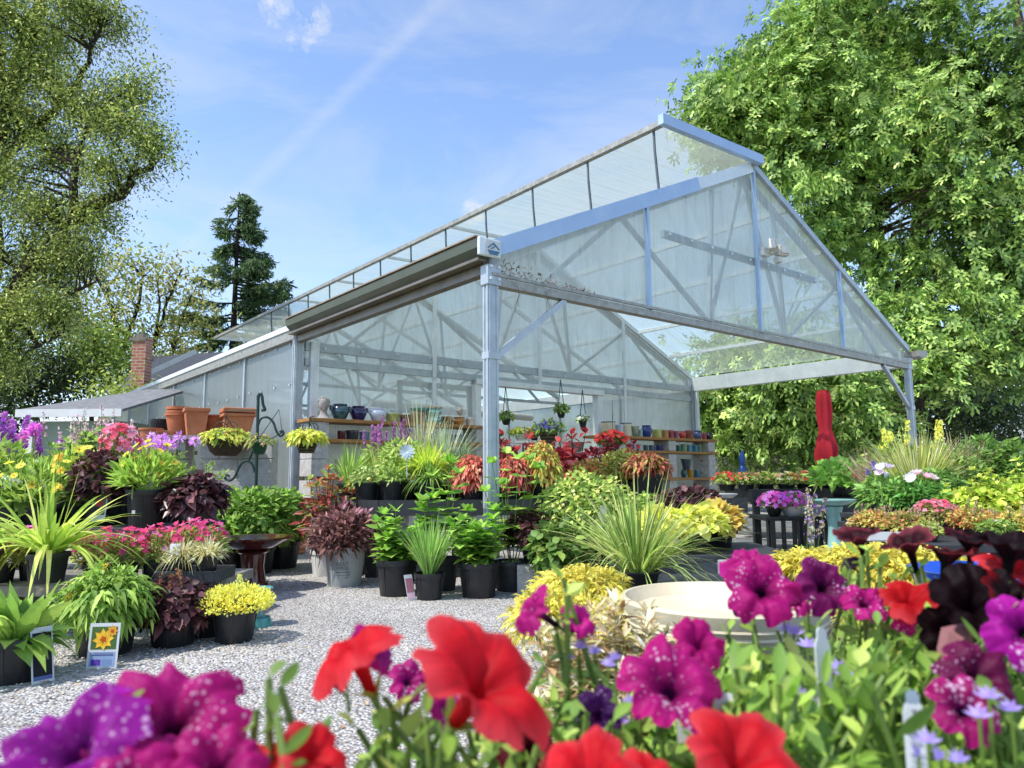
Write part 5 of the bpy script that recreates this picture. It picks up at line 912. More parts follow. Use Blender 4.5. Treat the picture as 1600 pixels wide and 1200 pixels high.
plant('shrub', 'big pale green leafy shrub with creamy flower buds and a white tag', 916, 6.5, 0, ('nursery', 70, 56, 'b'), [K_mound(72, 66, 2000, 12, 6.5, MINT, prof=PROF_OVATE, droop=.35, dz=.35, zmin=-.8), K_stems(18, 104, .7, 13, 8, MINT, per=8), K_bloom(66, 62, 90, 4, ['d0cc78', 'c0c060'], k=5, dz=24)], group=GS, cardspec=((14, -66, 96), 12, 34, dict(yaw=.5, lean=-.2)))
plant('shrub', 'second pale green shrub filling behind the tall grass', 1002, 6.9, 0, ('nursery', 60, 56, 'b'), [K_mound(40, 44, 900, 12, 7, MINT, prof=PROF_OVATE, droop=.35, dz=.4, zmin=-.8)], group=GS)
plant('shrub', 'low dark green ivy-like plant at the foot of the pale green shrub', 872, 6.1, 0, ('nursery', 54, 36, 'b'), [K_mound(42, 40, 420, 17, 14, DARKG+['7fa044'], prof=PROF_OVATE, droop=.4, dz=.4, zmin=-.8)], group=GS)
# low bench of yellow-leaved plants behind the grass
T5 = bench('display_bench', 'low black bench behind the tall grass with yellow-leaved plants', 1.05, 2.05, 5.3, 6.3, .42, M_BLACKD)
for (u, d, rx, lb, c) in [(1030, 5.5, 34, 'bright yellow heuchera seen through the tall grass', ['d0cc44', 'dcd858', 'b8c03c']), (1082, 5.6, 46, 'lime yellow heuchera to the right of the tall grass', ['c4d04c', 'd4dc60', 'a8bc3c']), (1120, 5.9, 30, 'small gold-leaved plant on the right of the lime heuchera', ['b8a03c', 'a8883c', 'c8b850'])]:
    plant('heuchera', lb, u, d, .42, ('nursery', 44, 30, 'b'), [K_mound(rx, 24, 340, 17, 15, c, prof=PROF_OVATE, droop=.3, zmin=-.3)], group='yellow-leaved plants on the low bench')
plant('heuchera', 'dark purple plant in front of the right end of the low bench', 1075, 6.15, .42, ('nursery', 44, 30, 'b'), [K_mound(50, 24, 340, 14, 10, DARKP, dz=.8)])
ct = MB().box(atz(1142, 5.15, .2), (.2, .16, .4)).build('bucket_stand', M_GALV, bevel=.01); tag(ct, 'galvanised box standing at the right of the tall grass', 'box')
# ================================================================ block shelving on both sides of the doorway
def shelf_unit(label, b0, b1, pillars, shelves, planks):
    t = thing('block_shelving', label, 'shelving', G(pillars[0][0], b0, 0)); 
    for (a0, a1, zt_) in pillars:
        z = 0; zs = sorted(shelves)
        while z < zt_-.05:
            h = min(.245, zt_-z)
            nxt = [q for q in zs if z < q-.02 <= z+h+.02]
            if nxt: h = nxt[0]-.05-z
            if h > .04: MB().gbox(a0, a1, b0, b1, z+.003, z+h-.003).build('block', M_BLOCK, t, bevel=.007)
            z += h+(.05 if nxt else 0)
    for (a0, a1, z) in planks: MB().gbox(a0, a1, b0-.03, b1+.03, z-.05, z).build('plank', M_PLANK, t, bevel=.004)
    return t
SB0, SB1 = 4.10, 4.50
au = lambda u, b=SB0: a_on(u, 700, b)
aL0, aL1 = au(487), au(524); ZS = [1.86, 1.55, 1.0, .5]
def z_on(u, v, b=SB0):
    r = ray(u, v); t = ((P0-CAM)@BD+b)/(r@BD); return (CAM+r*t)[2]
zA, zB = z_on(600, 658), z_on(600, 688)
shelf_unit('cinder block and plank shelving with glazed pots left of the steel post', SB0, SB1, [(aL0, aL0+.25, zA-.05), (au(745), au(745)+.25, zA-.05), (au(640), au(640)+.25, .95)], [zA, zB, 1.0], [(aL0-.05, au(745)+.4, zA), (aL0+.25, au(745)+.1, zB), (aL0+.25, au(745)+.1, 1.0), (aL0+.25, au(745)+.1, .5)])
zC, zD_, zE_, zF_ = z_on(1020, 683), z_on(1020, 704), z_on(1100, 746), z_on(1100, 786)
aR = [au(968), au(1045), au(1107)]
shelf_unit('cinder block and plank shelving crowded with small glazed pots right of the doorway', SB0, SB1, [(a, a+.24, zC-.05) for a in aR], [zC, zD_, zE_, zF_], [(au(936), aR[2]+.3, zC), (aR[0], aR[2]+.32, zD_), (aR[0], aR[2]+.3, zE_), (aR[1], aR[2]+.3, zF_)])
def glaze(name, c, c2=None, rough=.16): return mat(name, c, rough, 0, c2, 3.5, .03, 20., coat=.5, namt=.6)
SHAPE = {'bl': 'belly', 'cy': 'cyl', 'bw': 'bowl', 'ta': 'tall'}
def spot(u, z, wp, hp, st, col, label, b=None, c2=None, group=None, name='glazed_pot', soil=False, cat='pot'):
    b = b if b is not None else (SB0+SB1)/2; a = au(u, b); p = G(a, b, z+.002); s = px(p); t = MB(); m = glaze('glaze_'+col, col, c2)
    pr = pot_prof(SHAPE[st], wp*s/2, hp*s); o = MB().lathe(p, pr+[(wp*s*.3, hp*s*.5), (.01, hp*s*.5)], 26).build(name, m, None, True); o.location = Vector(p); 
    me = o.data; sh = Vector(p)-Vector(np.array([*np.mean(np.array([x for x in [p]]), 0)])); return tag(o, label, cat, group)
# lathe meshes are written in world space: re-centre on the pot base
def spot(u, z, wp, hp, st, col, label, b=None, c2=None, group=None, name='glazed_pot', cat='pot', handles=False, rim=None):
    b = b if b is not None else (SB0+SB1)/2; a = au(u, b); p = G(a, b, z+.002); s = px(p); m = glaze('glaze_'+col+(c2 or ''), col, c2)
    mb = MB().lathe(p, pot_prof(SHAPE[st], wp*s/2, hp*s)+[(wp*s*.3, hp*s*.6), (.01, hp*s*.6)], 26)
    if not (handles or rim): return tag(mb.build(name, m, None, True, loc=p), label, cat, group)
    t = thing(name, label, cat, p, group); mb.build('body', m, t, True)
    if rim: MB().lathe(p+ZD*(hp*s*.97), [(wp*s*.5*.96, 0), (wp*s*.5*1.07, .004), (wp*s*.5*1.07, .02), (wp*s*.5*.96, .024)], 26).build('rim', glaze('glaze_'+rim, rim), t, True)
    if handles:
        for k in (-1, 1): MB().tube([p+WD*k*wp*s*.40+ZD*hp*s*.8, p+WD*k*wp*s*.56+ZD*hp*s*.84, p+WD*k*wp*s*.57+ZD*hp*s*.66, p+WD*k*wp*s*.47+ZD*hp*s*.58], .022, 7).build('handle', m, t, True)
    return t
GP1 = 'large pots on the top plank of the left shelving'
spot(530, zA, 28, 25, 'bl', '1d5a62', 'dark teal glazed jar with lug handles beside the bust', c2='3a2a48', group=GP1, handles=True)
spot(559, zA, 26, 23, 'bl', '2a2560', 'deep cobalt glazed jar with lug handles', c2='1a1640', group=GP1, handles=True)
spot(590, zA, 27, 21, 'bl', 'c9cede', 'white glazed jar with lug handles', c2='b4bcd4', group=GP1, handles=True)
spot(612, zA, 24, 14, 'bw', 'b9c882', 'pale green ribbed bowl between the white jar and the brown pot', c2='94ab5e', group=GP1)
spot(634, zA, 20, 13, 'cy', '8a7060', 'rough brown woven-look pot on the left shelving', c2='5f4a3e', group=GP1)
spot(652, zA, 24, 18, 'cy', '9a8468', 'tan pot under the shallow turquoise bowl', c2='7a6650', group=GP1)
o = spot(654, zA+18*px(G(2, 4.3, 0)), 28, 6, 'bw', '6cbcc0', 'shallow turquoise bowl set on the tan pot', c2='58a8ac', group=GP1)
spot(676, zA, 28, 12, 'bl', '6ec2c4', 'lower turquoise pot of the stacked pair', c2='54a8ae', group=GP1)
spot(676, zA+12*px(G(2, 4.3, 0)), 28, 13, 'bl', '78c8c8', 'upper turquoise pot of the stacked pair with a tan lid', c2='54a8ae', group=GP1, rim='b08a58')
spot(698, zA, 18, 13, 'cy', '6a3420', 'dark brown glazed pot with cream drips on the left shelving', c2='c0a070', group=GP1)
spot(717, zA, 22, 13, 'bl', 'b4854c', 'honey-brown bowl in front of the small bust', c2='93683a', group=GP1)
spot(735, zA, 15, 13, 'cy', 'd8d6d0', 'white pot beside the steel post on the top plank', c2='a8a49c', group=GP1)
GP2 = 'pots on the second plank of the left shelving'
for (u, w_, h_, c, c2, lb) in [(533, 13, 14, '6a2030', '45141f', 'dark red ribbed pot next to the block pillar'), (550, 20, 15, '3f4448', '2d3134', 'charcoal grey ribbed pot on the second plank'), (569, 16, 13, '7f93a8', '63788f', 'blue-grey ribbed pot on the second plank'), (586, 12, 13, '2e3850', None, 'dark navy pot behind the purple salvia'), (700, 16, 13, 'b0aaa0', None, 'beige pot behind the blue-green grass'), (718, 15, 13, 'a9b4b8', '6f7a80', 'white and grey banded pot on the second plank'), (735, 15, 16, 'c0c6ca', '5a646a', 'grey patterned pot beside the steel post on the second plank')]: spot(u, zB, w_, h_, 'cy', c, lb, c2=c2, group=GP2)
spot(545, 1.0, 22, 18, 'bl', '2238a0', 'bright cobalt blue pot low in the left shelving', c2='1a2a70', group=None)
spot(530, 1.0, 13, 26, 'ta', 'd8d8d4', 'tall white vase low in the left shelving', group=None)
# busts
def bust(u, z, hp, label, m):
    a = au(u, 4.3); p = G(a, 4.3, z); s = px(p); H = hp*s; t = thing('bust_planter', label, 'planter', p); f = nrm(np.array([-.1, -1, 0])+WD*.5); rgt = np.cross(f, ZD)
    mb = MB().lathe(p, [(H*.28, 0), (H*.30, H*.04), (H*.22, H*.12), (H*.15, H*.24), (H*.14, H*.36), (H*.17, H*.42)], 20)
    n0 = len(mb.v); mb.lathe(p+ZD*H*.36+f*H*.02, [(H*.06, 0), (H*.15, H*.05), (H*.20, H*.16), (H*.225, H*.30), (H*.21, H*.43), (H*.14, H*.52), (.01, H*.56)], 22)
    for (x, z_, y, r) in ((0, .56, .235, .035), (0, .60, .215, .03), (0, .64, .20, .025), (0, .49, .20, .045), (0, .43, .185, .05), (-.08, .655, .185, .03), (.08, .655, .185, .03), (-.07, .70, .19, .04), (.07, .70, .19, .04), (-.22, .58, .02, .04), (.22, .58, .02, .04)):
        mb.lathe(p+ZD*H*(z_-r)+f*H*y+rgt*H*x, [(H*r*.3, 0), (H*r, H*r*.6), (H*r, H*r*1.3), (H*r*.3, H*r*2)], 8)
    mb.build('head', m, t, True, sharp=70); mb = MB()
    for k in range(46):
        d = rdir(1, -.1)[0]
        if d@f > .55 and d[2] < .55: continue
        c = p+ZD*H*.66+d*np.array([H*.23, H*.23, H*.27]); r = H*rng.uniform(.045, .075); mb.lathe(c-ZD*r, [(r*.3, 0), (r*.9, r*.5), (r, r), (r*.8, r*1.6), (r*.2, r*2)], 8)
    mb.build('curls', m, t, True, sharp=70); return t
MST = mat('grey_stone_resin', 'a8a4a0', .8, 0, '86827e', 10., .3)
bust(504, zA, 37, 'grey classical head planter with curly hair on the corner of the shelving', MST)
bust(718, zA+10*px(G(2, 4.3, 0)), 20, 'small white curly-haired head ornament set in the honey-brown bowl', mat('white_resin', 'c9bfb8', .8, 0, 'a39a92', 10., .3))
# right shelving: four rows
GP3 = 'pots on the top plank of the right shelving'
for (u, w_, h_, st, c, c2, lb, rm) in [(951, 22, 21, 'cy', 'e0d8c4', 'c8b898', 'large cream pot with dark rim, leftmost on the right shelving', '2a2624'), (968, 14, 18, 'cy', 'd4d8e0', '8f9ab8', 'white pot with blue marks between the two cream pots', None), (979, 17, 20, 'cy', 'e2dccc', 'c8b898', 'cream pot with dark rim, second large one on the right shelving', '2a2624'), (993, 13, 17, 'ta', '4f7a70', 'c0b898', 'green and cream drip-glazed pot', None), (1001, 8, 12, 'cy', 'a8c4d0', None, 'small pale blue pot behind the cobalt jar', None), (1011, 18, 19, 'bl', '24468f', '183268', 'cobalt blue ribbed jar on the top plank', None), (1027, 15, 13, 'cy', 'c0c478', 'a4a85c', 'yellow-green ribbed pot on the top plank', None), (1040, 11, 13, 'cy', 'b8905c', '93703f', 'tan ribbed pot on the top plank', None), (1049, 9, 13, 'cy', 'b04c60', '8a3448', 'rose pink pot on the top plank', None), (1057, 10, 12, 'ta', 'a0607c', '7a4060', 'mauve pot on the top plank', None), (1067, 12, 12, 'bl', 'c4403c', '93282c', 'bright red round pot on the top plank', None), (1078, 13, 14, 'cy', '7a4844', '5a302e', 'maroon ribbed pot on the top plank', None), (1091, 14, 14, 'bl', '4c5a86', '36426a', 'slate blue pot on the top plank', None), (1101, 8, 11, 'cy', '93404c', None, 'small wine red pot on the top plank', None), (1109, 12, 12, 'bl', '2c2c3a', None, 'near-black round pot at the right end of the top plank', None)]:
    spot(u, zC, w_, h_, st, c, lb, c2=c2, group=GP3, rim=rm)
GP4 = 'small pots on the second plank of the right shelving'
for (u, w_, h_, c, c2, lb) in [(987, 9, 11, '9aa8cc', '5a6a9a', 'pale blue-white pot, leftmost on the second plank'), (999, 9, 10, 'd8dce4', '7a88a8', 'white and blue pot on the second plank'), (1009, 8, 9, '3f7a70', None, 'small green pot on the second plank'), (1018, 9, 9, '6a7aa8', None, 'grey-blue pot on the second plank'), (1030, 10, 10, '3a468f', None, 'indigo pot with a pale finial behind it'), (1040, 9, 9, '2c3a70', None, 'dark blue pot next to the middle pillar'), (1060, 8, 10, '3f8a90', None, 'teal pot just right of the middle pillar'), (1068, 9, 12, '8ab87c', '6a9a5c', 'sea-green pot on the second plank'), (1077, 8, 11, '6cb4cc', None, 'sky blue pot on the second plank'), (1086, 9, 10, '4a9ac0', None, 'mid blue pot on the second plank'), (1093, 7, 11, '7ab88a', None, 'mint green narrow pot on the second plank'), (1101, 10, 10, 'd8a0a4', 'c08488', 'pale pink pot on the second plank')]: spot(u, zD_, w_, h_, 'cy', c, lb, c2=c2, group=GP4)
GP5 = 'pots on the third plank of the right shelving'
sz = px(G(8, 4.3, 0))
for (u, dz, w_, h_, st, c, c2, lb) in [(985, 18, 10, 11, 'cy', '93506a', None, 'plum pot low behind the crimson coleus'), (996, 18, 12, 12, 'cy', '3a4468', None, 'navy pot low in the right shelving'), (1004, 18, 13, 12, 'cy', '4a4048', 'b0a8a4', 'dark banded bowl stack, left'), (1015, 18, 12, 12, 'cy', '6a4a4c', 'b0a8a4', 'maroon banded bowl stack, middle'), (1028, 12, 14, 10, 'bw', 'b4b8be', '5a6068', 'grey and white banded bowl, upper'), (1028, 1, 15, 10, 'bw', 'c4c8cc', '6a7078', 'grey and white banded bowl, lower'), (1040, 0, 11, 13, 'cy', 'd0ccc4', 'a8a49c', 'off-white pot beside the middle pillar, third plank'),
    (1071, 12, 17, 17, 'ta', '22303a', '3a5058', 'large black-teal pot stacked at the back of the third plank'), (1099, 11, 14, 16, 'ta', '8f9488', None, 'grey-green pot stacked on the jade pot'), (1067, 0, 10, 12, 'bl', '2f6a6a', None, 'dark jade pot on the third plank'), (1077, 0, 12, 12, 'ta', 'c8962c', 'a8761c', 'mustard yellow urn on the third plank'), (1087, 0, 9, 12, 'cy', '2c7a94', None, 'peacock blue pot on the third plank'), (1099, 0, 14, 11, 'bl', 'a8ac88', '7f8464', 'celadon pot at the right of the third plank')]: spot(u, zE_+dz*sz, w_, h_, st, c, lb, c2=c2, group=GP5)
for (u, dz, w_, h_, c, lb) in [(1077, 0, 11, 12, 'c05a34', 'orange terracotta pot, lower of the pair on the bottom plank'), (1078, 12, 10, 10, 'c8643c', 'orange terracotta pot, upper of the pair on the bottom plank'), (1091, 0, 9, 11, '3f8ab8', 'bright blue pot on the bottom plank, left of two'), (1101, 0, 9, 11, '3a7fb4', 'bright blue pot on the bottom plank, right of two'), (1062, 0, 10, 10, 'd0c8bc', 'cream pot on the bottom plank beside the middle pillar')]: spot(u, zF_+dz*sz, w_, h_, 'cy', c, lb)
basket('geranium_basket', 'red geranium in a striped basket with green tag in front of the right shelving', 956, 706, 11.6, 30, 14, mat('coil_fibre', '6a6048'), [K_mound(20, 12, 160, 8, 6, DARKG), K_bloom(24, 13, 90, 5, ['d83028', 'e0483a', 'b8242a'], k=5, zmin=-.3)], [[at(946, 694, 11.6), at(957, 668, 11.6), at(968, 694, 11.6)], [at(957, 668, 11.6), at(957, 625, 11.8)]], stripes=True)
# ================================================================ seen through the doorway
it = bench('display_table', 'light wooden table inside the doorway carrying urns', G(6, 7, 0)[0]-.9, G(6, 7, 0)[0]+.3, 15.6, 16.4, 1.42, M_PLANK, cat='table')
def inside(u, v, d, wp, hp, st, c, lb, c2=None, name='urn', cat='urn'):
    p = at(u, v, d); s = px(p); o = MB().lathe(p, pot_prof(st, wp*s/2, hp*s), 24).build(name, glaze('glaze_'+c, c, c2, .4), None, True, loc=p); return tag(o, lb, cat)
for a in (it,): pass
TD = 15.9; tv = 745-(1.42-1)/TD*F
inside(899, tv, TD, 22, 8, 'cyl', '7a7c7c', 'grey urn foot block on the inside table', '5a5c5c', 'stone_plinth', 'plinth'); inside(900, tv-9, TD, 26, 15, 'bowl', '8a8c8a', 'round grey stone urn raised on the inside table', '606260')
inside(876, tv, TD, 30, 8, 'cyl', 'd8cfc0', 'low cream basin on the inside table', 'b88a6a', 'basin', 'basin'); inside(874, tv-8, TD-.1, 9, 30, 'tall', 'dcdcd8', 'tall white pedestal vase on the inside table', None, 'vase', 'vase'); inside(886, tv-8, TD+.3, 12, 12, 'belly', '222c6a', 'dark blue pot behind the white pedestal vase')
basket('flower_basket', 'tapered woven basket of blue-violet flowers just inside the doorway', 857, 702, 12.4, 30, 27, mat('coil_fibre', '6a6048'), [K_mound(24, 14, 240, 8, 4, GREEN), K_bloom(20, 13, 110, 2.8, ['6a5ac8', '7a6ad8', '5a48b0', '8a80d8'], k=5, zmin=-.2)], [], stripes=True, cat='flower basket')
st_ = MB().lathe(atz(857, 12.4, 0), [(.16, 0), (.16, .05), (.05, .1), (.05, 1.46), (.14, 1.5)], 14).build('basket_stand', M_BLACKD, None, True, loc=atz(857, 12.4, 0)); tag(st_, 'slim dark stand under the blue-violet flower basket', 'stand')
def inplant(name, lb, u, v, d, wp, hp, m, kinds, hang=True, cat='hanging basket'):
    return basket(name, lb, u, v, d, wp, hp, m, kinds, [[at(u-wp*.4, v-hp, d), at(u-1, v-60, d)], [at(u+wp*.4, v-hp, d), at(u-1, v-60, d)]] if hang else [], style='bowl', cat=cat)
inplant('hanging_basket', 'white-flowered hanging basket high at the right of the doorway', 877, 653, 13.5, 13, 9, M_BLACK, [K_mound(11, 9, 160, 6, 4, GREEN), K_bloom(10, 9, 30, 2.6, ['e8dce4', 'd8d8e0'])])
inplant('hanging_basket', 'black hanging pot with white flowers beside the door jamb', 911, 669, 13, 12, 12, M_BLACK, [K_mound(10, 6, 90, 5, 3, GREEN), K_bloom(10, 6, 24, 2.6, ['e4e0d0'])])
inplant('hanging_basket', 'leafy hanging pot in front of the tan partition', 791, 664, 13, 14, 9, M_BLACK, [K_mound(12, 8, 150, 6, 4, GREEN)])
inplant('flower_bowl', 'white bowl of yellow and red flowers in front of the tan partition', 815, 690, 12.8, 20, 11, M_WHITE, [K_mound(20, 7, 120, 6, 3, GREEN), K_bloom(20, 8, 50, 3.2, ['e0c03c', 'e8d058', 'a8b83c']), K_bloom(9, 8, 1, 3, ['d8402c'])], hang=False, cat='planter')
inplant('flower_bowl', 'dark pot of red-orange flowers at the right end of the yellow flower bowl', 835, 690, 12.6, 12, 9, M_BLACK, [K_mound(9, 6, 60, 5, 3, GREEN), K_bloom(11, 8, 40, 3.2, ['d8402c', 'c8362c', 'e0603c'])], hang=False, cat='planter')
inplant('flower_bowl', 'red geranium in a dark pot half hidden by the steel post', 775, 692, 11.5, 14, 12, M_BLACK, [K_mound(9, 6, 60, 5, 3, DARKG), K_bloom(11, 7, 40, 3.4, ['d8342c', 'c82c2c'])], hang=False, cat='planter')
for (x_, lb) in ((824, 'white plant stand under the yellow and red flower bowls'), (776, 'dark plant stand under the geranium behind the steel post')):
    d_ = 12.7 if x_ == 824 else 11.5; b_ = atz(x_, d_, 0); zt2 = 1+(745-691)/F*d_; t = thing('plant_stand', lb, 'stand', b_); MB().box(b_+ZD*(zt2-.03), (.42 if x_ == 824 else .2, .3, .04)).build('top', M_WHITE if x_ == 824 else M_BLACKD, t)
    for dx in (-.07, .07): MB().box(b_+[dx, 0, zt2/2-.03], (.03, .03, zt2-.06)).build('leg', M_BLACKD, t)
# ================================================================ right side
M_TURQ = mat('pale_turquoise_glaze', '8fbab4', .3, 0, '7ba8a4', 3., .05, coat=.3); M_CREAMW = mat('white_birdbath_glaze', 'd8d8d2', .3, 0, 'c4c4bc', 3., .04, coat=.3)
T6 = bench('slatted_bench', 'low black slatted bench under the magenta petunias', atz(1182, 9.8, 0)[0], atz(1272, 9.8, 0)[0], 9.5, 10.2, .44, M_BLACK)
mb = MB()
for k in range(6): mb = MB().box((atz(1182, 9.8, 0)[0]+.07+k*.14, 9.48, .2), (.05, .03, .4)); mb.build('slat', M_BLACK, T6)
for (u, lb) in ((1234, 'magenta petunias mounding over a white bowl on the slatted bench'), (1207, 'smaller magenta petunia plant left of the white bowl')):
    plant('petunia', lb, u, 9.7, .44, ('bowl', 31 if u == 1234 else 24, 15, 'w' if u == 1234 else 'b'), [K_mound(27 if u == 1234 else 20, 13, 240, 7, 4, GREEN, zmin=-.3), K_bloom(30 if u == 1234 else 22, 15, 130, 4.6, ['d83cb0', 'e050c0', 'c42c9c', 'e87cd0'], k=5, zmin=-.3)])
birdbath('birdbath', 'pale turquoise pedestal birdbath in front of the flower tables', 1299, 9.3, .67, 37, M_TURQ, stem=.36, foot=.5, bowl=.12)
birdbath('birdbath', 'white birdbath beside the right shelving', 1119, 9.8, .74, 31, M_CREAMW, stem=.4, foot=.55, bowl=.14)
T7 = bench('flower_table', 'long dark table of red bedding flowers under the umbrella', 3.6, 6.9, 11.0, 12.3, .74, M_BLACK, skirt=.2)
RG = ['c8242c', 'd8382c', 'e05040', 'b01c28']
for k, (u, d, c, lb) in enumerate([(1135, 11.3, RG, 'red bedding flowers at the left end of the long table'), (1165, 11.2, ['d8604c', 'e08a70', 'e8b090'], 'salmon bedding flowers second along the long table'), (1195, 11.3, ['e0b048', 'd89a70', 'c8c070'], 'pale orange bedding flowers left of the white hook'), (1228, 11.2, ['e8a088', 'd8743c', 'e0c0a0'], 'peach bedding flowers in the middle of the long table'), (1257, 11.3, ['d8503c', 'e8946c'], 'orange-red bedding flowers left of the umbrella'), (1287, 11.2, RG, 'bright red bedding flowers just below the closed umbrella'), (1318, 11.5, RG, 'dense scarlet bedding flowers right of the umbrella'), (1345, 11.6, RG, 'scarlet bedding flowers at the right end of the long table')]):
    plant('bedding_flowers', lb, u, d, .74, ('nursery', 26, 10, 'b'), [K_mound(20, 11, 220, 7, 4, ['7f9a44', '93ab54', '688a3c'], zmin=-.2), K_bloom(20, 11, 40 if c is not RG or k < 2 else 90, 4, c, k=5, dz=2)], group='bedding flowers along the long table')
plant('leafy_perennial', 'fresh green leafy plant behind the turquoise birdbath bowl', 1318, 10.4, .66, ('nursery', 40, 16, 'b'), [K_mound(44, 26, 460, 15, 9, ['83b44c', '9ac85c', '6f9f40'], prof=PROF_OVATE, up=.3)])
bs_ = MB().box(atz(1318, 10.4, .33), (.5, .4, .66)).build('crate', M_BLACKD); tag(bs_, 'dark crate under the fresh green plant behind the turquoise birdbath', 'crate')
# closed umbrella
p = atz(1294, 12.6, 0); s = px(p); um = thing('umbrella', 'closed bright red market umbrella tied around its pole', 'umbrella', p); MU = mat('red_canvas', 'd42a3a', .85, 0, 'b01e2c', 3., .3, 40.)
MB().tube([p, p+ZD*2.35], .035, 10).build('pole', M_OLDWOOD, um); zt_ = lambda v: 1+(745-v)/F*12.6
prof = [(10, 737), (14.5, 728), (17.5, 716), (17, 706), (14, 694), (11, 684), (9.2, 677), (9.6, 671), (11, 664), (12, 650), (12, 636), (11, 624), (8, 617), (.5, 615)]
mb = MB(); n = 128; i0 = 0
for (r, v) in prof:
    lo = max(0, min(1, (v-676)/50)); up_ = 0 if v > 676 else max(0, min(1, (674-v)/14))
    for m in range(n):
        a = 2*pi*m/n; f = 1-(.10+.30*lo+.16*up_)*abs(sin(4*a+.25*sin(v*.05)))**.7+.10*lo*sin(3*a+1); rr = (r+1.2)*s*f; mb.v.append(p+np.array([rr*cos(a), rr*sin(a), zt_(v)+lo*(.05*sin(4*a)+.05*sin(7*a+1))]))
for j in range(len(prof)-1):
    for m in range(n): a = j*n+m; b = j*n+(m+1) % n; mb.f.append((a, b, b+n, a+n))
mb.build('canopy', MU, um, True, sharp=80); MB().lathe(p+ZD*zt_(681), [(9.6*s, 0), (10*s, .02), (9.6*s, .05)], 20).build('tie', MU, um, True)
for k in range(8): a = 2*pi*k/8; MB().box(p+np.array([cos(a)*7*s, sin(a)*7*s, zt_(619)]), (.03, .03, .07)).build('rib_tip', MU, um)
# blue-headed standpipe and white crook
t = thing('standpipe', 'white pipe with bright blue tap head standing by the fence', 'water tap', atz(1161, 12.8, 0)); q = atz(1161, 12.8, 0); MB().tube([q, q+ZD*.98], .04, 8).build('pipe', M_WHITE, t); MB().lathe(q+ZD*.98, [(.07, 0), (.07, .12), (.04, .16), (.06, .3), (.02, .42)], 12).build('tap_head', mat('blue_plastic', '1f4a9a', .4), t, True)
# right hand table
for (x_, y0_, y1_, lb) in ((2.5, 4.5, 5.55, 'front dark table of orange and pink plants along the right side'), (3.0, 5.62, 6.8, 'middle dark table of peonies and lime plants along the right side'), (3.7, 6.88, 8.3, 'rear dark table of grasses and shrubs along the right side')): bench('display_table', lb, x_, 7.8, y0_, y1_, .56, M_BLACKD, cat='table')
def r8(name, lb, u, d, kinds, wp=44, hp=24, **k): return plant(name, lb, u, d, .56, ('nursery', wp, hp, 'b'), kinds, group='perennials on the right-hand table', **k)
r8('ornamental_grass', 'large straw-green ornamental grass standing above the right table', 1432, 7.0, [K_grass(620, 118, .8, 2.4, ['b4bc6c', '9aa858', 'c8c884', '84984c'], droop=.35, r0=12)])
r8('ornamental_grass', 'brown-tipped wispy grass right of the straw-green grass', 1500, 7.6, [K_grass(420, 104, .6, 2.2, ['8f8a54', 'a89868', '7f8a4c', 'b09a78'], droop=.3, r0=16)])
r8('ornamental_grass', 'reddish wispy grass at the left edge of the right table', 1372, 7.8, [K_grass(300, 88, .7, 2., ['9a8a6c', '93745c', 'a89a78'], droop=.35, r0=14)])
for (u, lb) in ((1388, 'yellow lupin left of the porch post foot'), (1408, 'yellow lupin right in front of the porch post'), (1466, 'yellow lupin to the right of the porch post')): r8('lupin', lb, u, 7.9, [K_mound(24, 44, 260, 14, 6, GREEN, dz=.4), K_spike(4, 114, 10, ['d8cc3c', 'e4dc58'], 3.6, 50, .3, thick=4)], flname='flowers')
BG = ['4f7a34', '5f8a3c', '40682a', '75a048']
for (u, d, rx, rz, c, L_, lb) in [(1540, 7.6, 44, 52, BG, 14, 'rounded green shrub with yellow care card on the right table'), (1590, 7.4, 46, 50, ['5a8034', '6f963f', '4a702c'], 14, 'green shrub at the right edge above the lime plants'), (1500, 6.9, 40, 40, ['5f8438', '7a9a48', '4c7030'], 12, 'mid green bush right of the straw grass'), (1385, 7.0, 32, 26, ['7a9a4c', '93ac5c', '5f8a38'], 13, 'soft green plant at the left corner of the right table'), (1640, 6.6, 50, 50, BG, 14, 'green shrub cut by the right picture edge'), (1460, 6.5, 42, 30, BG, 13, 'dark green bush below the straw grass')]:
    r8('shrub', lb, u, d, [K_mound(rx, rz, 800, L_, L_*.5, c, prof=PROF_LEAF, dz=.3, zmin=-.5), K_stems(8, rz*1.5, .5, L_, L_*.5, c, per=6)], cardspec=((-8, -26, 44), 11, 18, dict(yaw=.4, lean=.1, pic={'rects': [('e0c83c', (.1, .9))]})) if u == 1540 else None)
r8('salvia', 'violet-blue flowered plant at the front left of the right table grasses', 1374, 7.2, [K_mound(20, 24, 160, 10, 5, GREEN), K_spike(7, 66, 14, ['7a68b8', '8a7ac0', '604f9a'], 3.2, 34, .45)])
r8('peony', 'broad-leaved plant with a pale pink bloom behind the birdbath leaves', 1388, 6.2, [K_mound(42, 26, 520, 17, 6, ['5f8f3c', '75a44a', '4c7a30'], prof=PROF_LANCE, dz=.2), K_bloom(16, 36, 5, 11, ['e8c8cc', 'e0b4bc'], k=9, dz=12, zmin=.5, cup=.9)])
r8('peony', 'broad-leaved plant with a pink double bloom in the middle of the right table', 1436, 6.0, [K_mound(42, 24, 520, 17, 6, ['4f8a38', '68a048', '3f7230'], prof=PROF_LANCE, dz=.2), K_bloom(20, 32, 5, 12, ['e0a8b0', 'e8c0c4'], k=9, dz=12, zmin=.5, cup=.9)])
OC = ['c8943c', 'b8743c', 'd8b45c', '8f9a44', 'a85a34', '9aa84c']
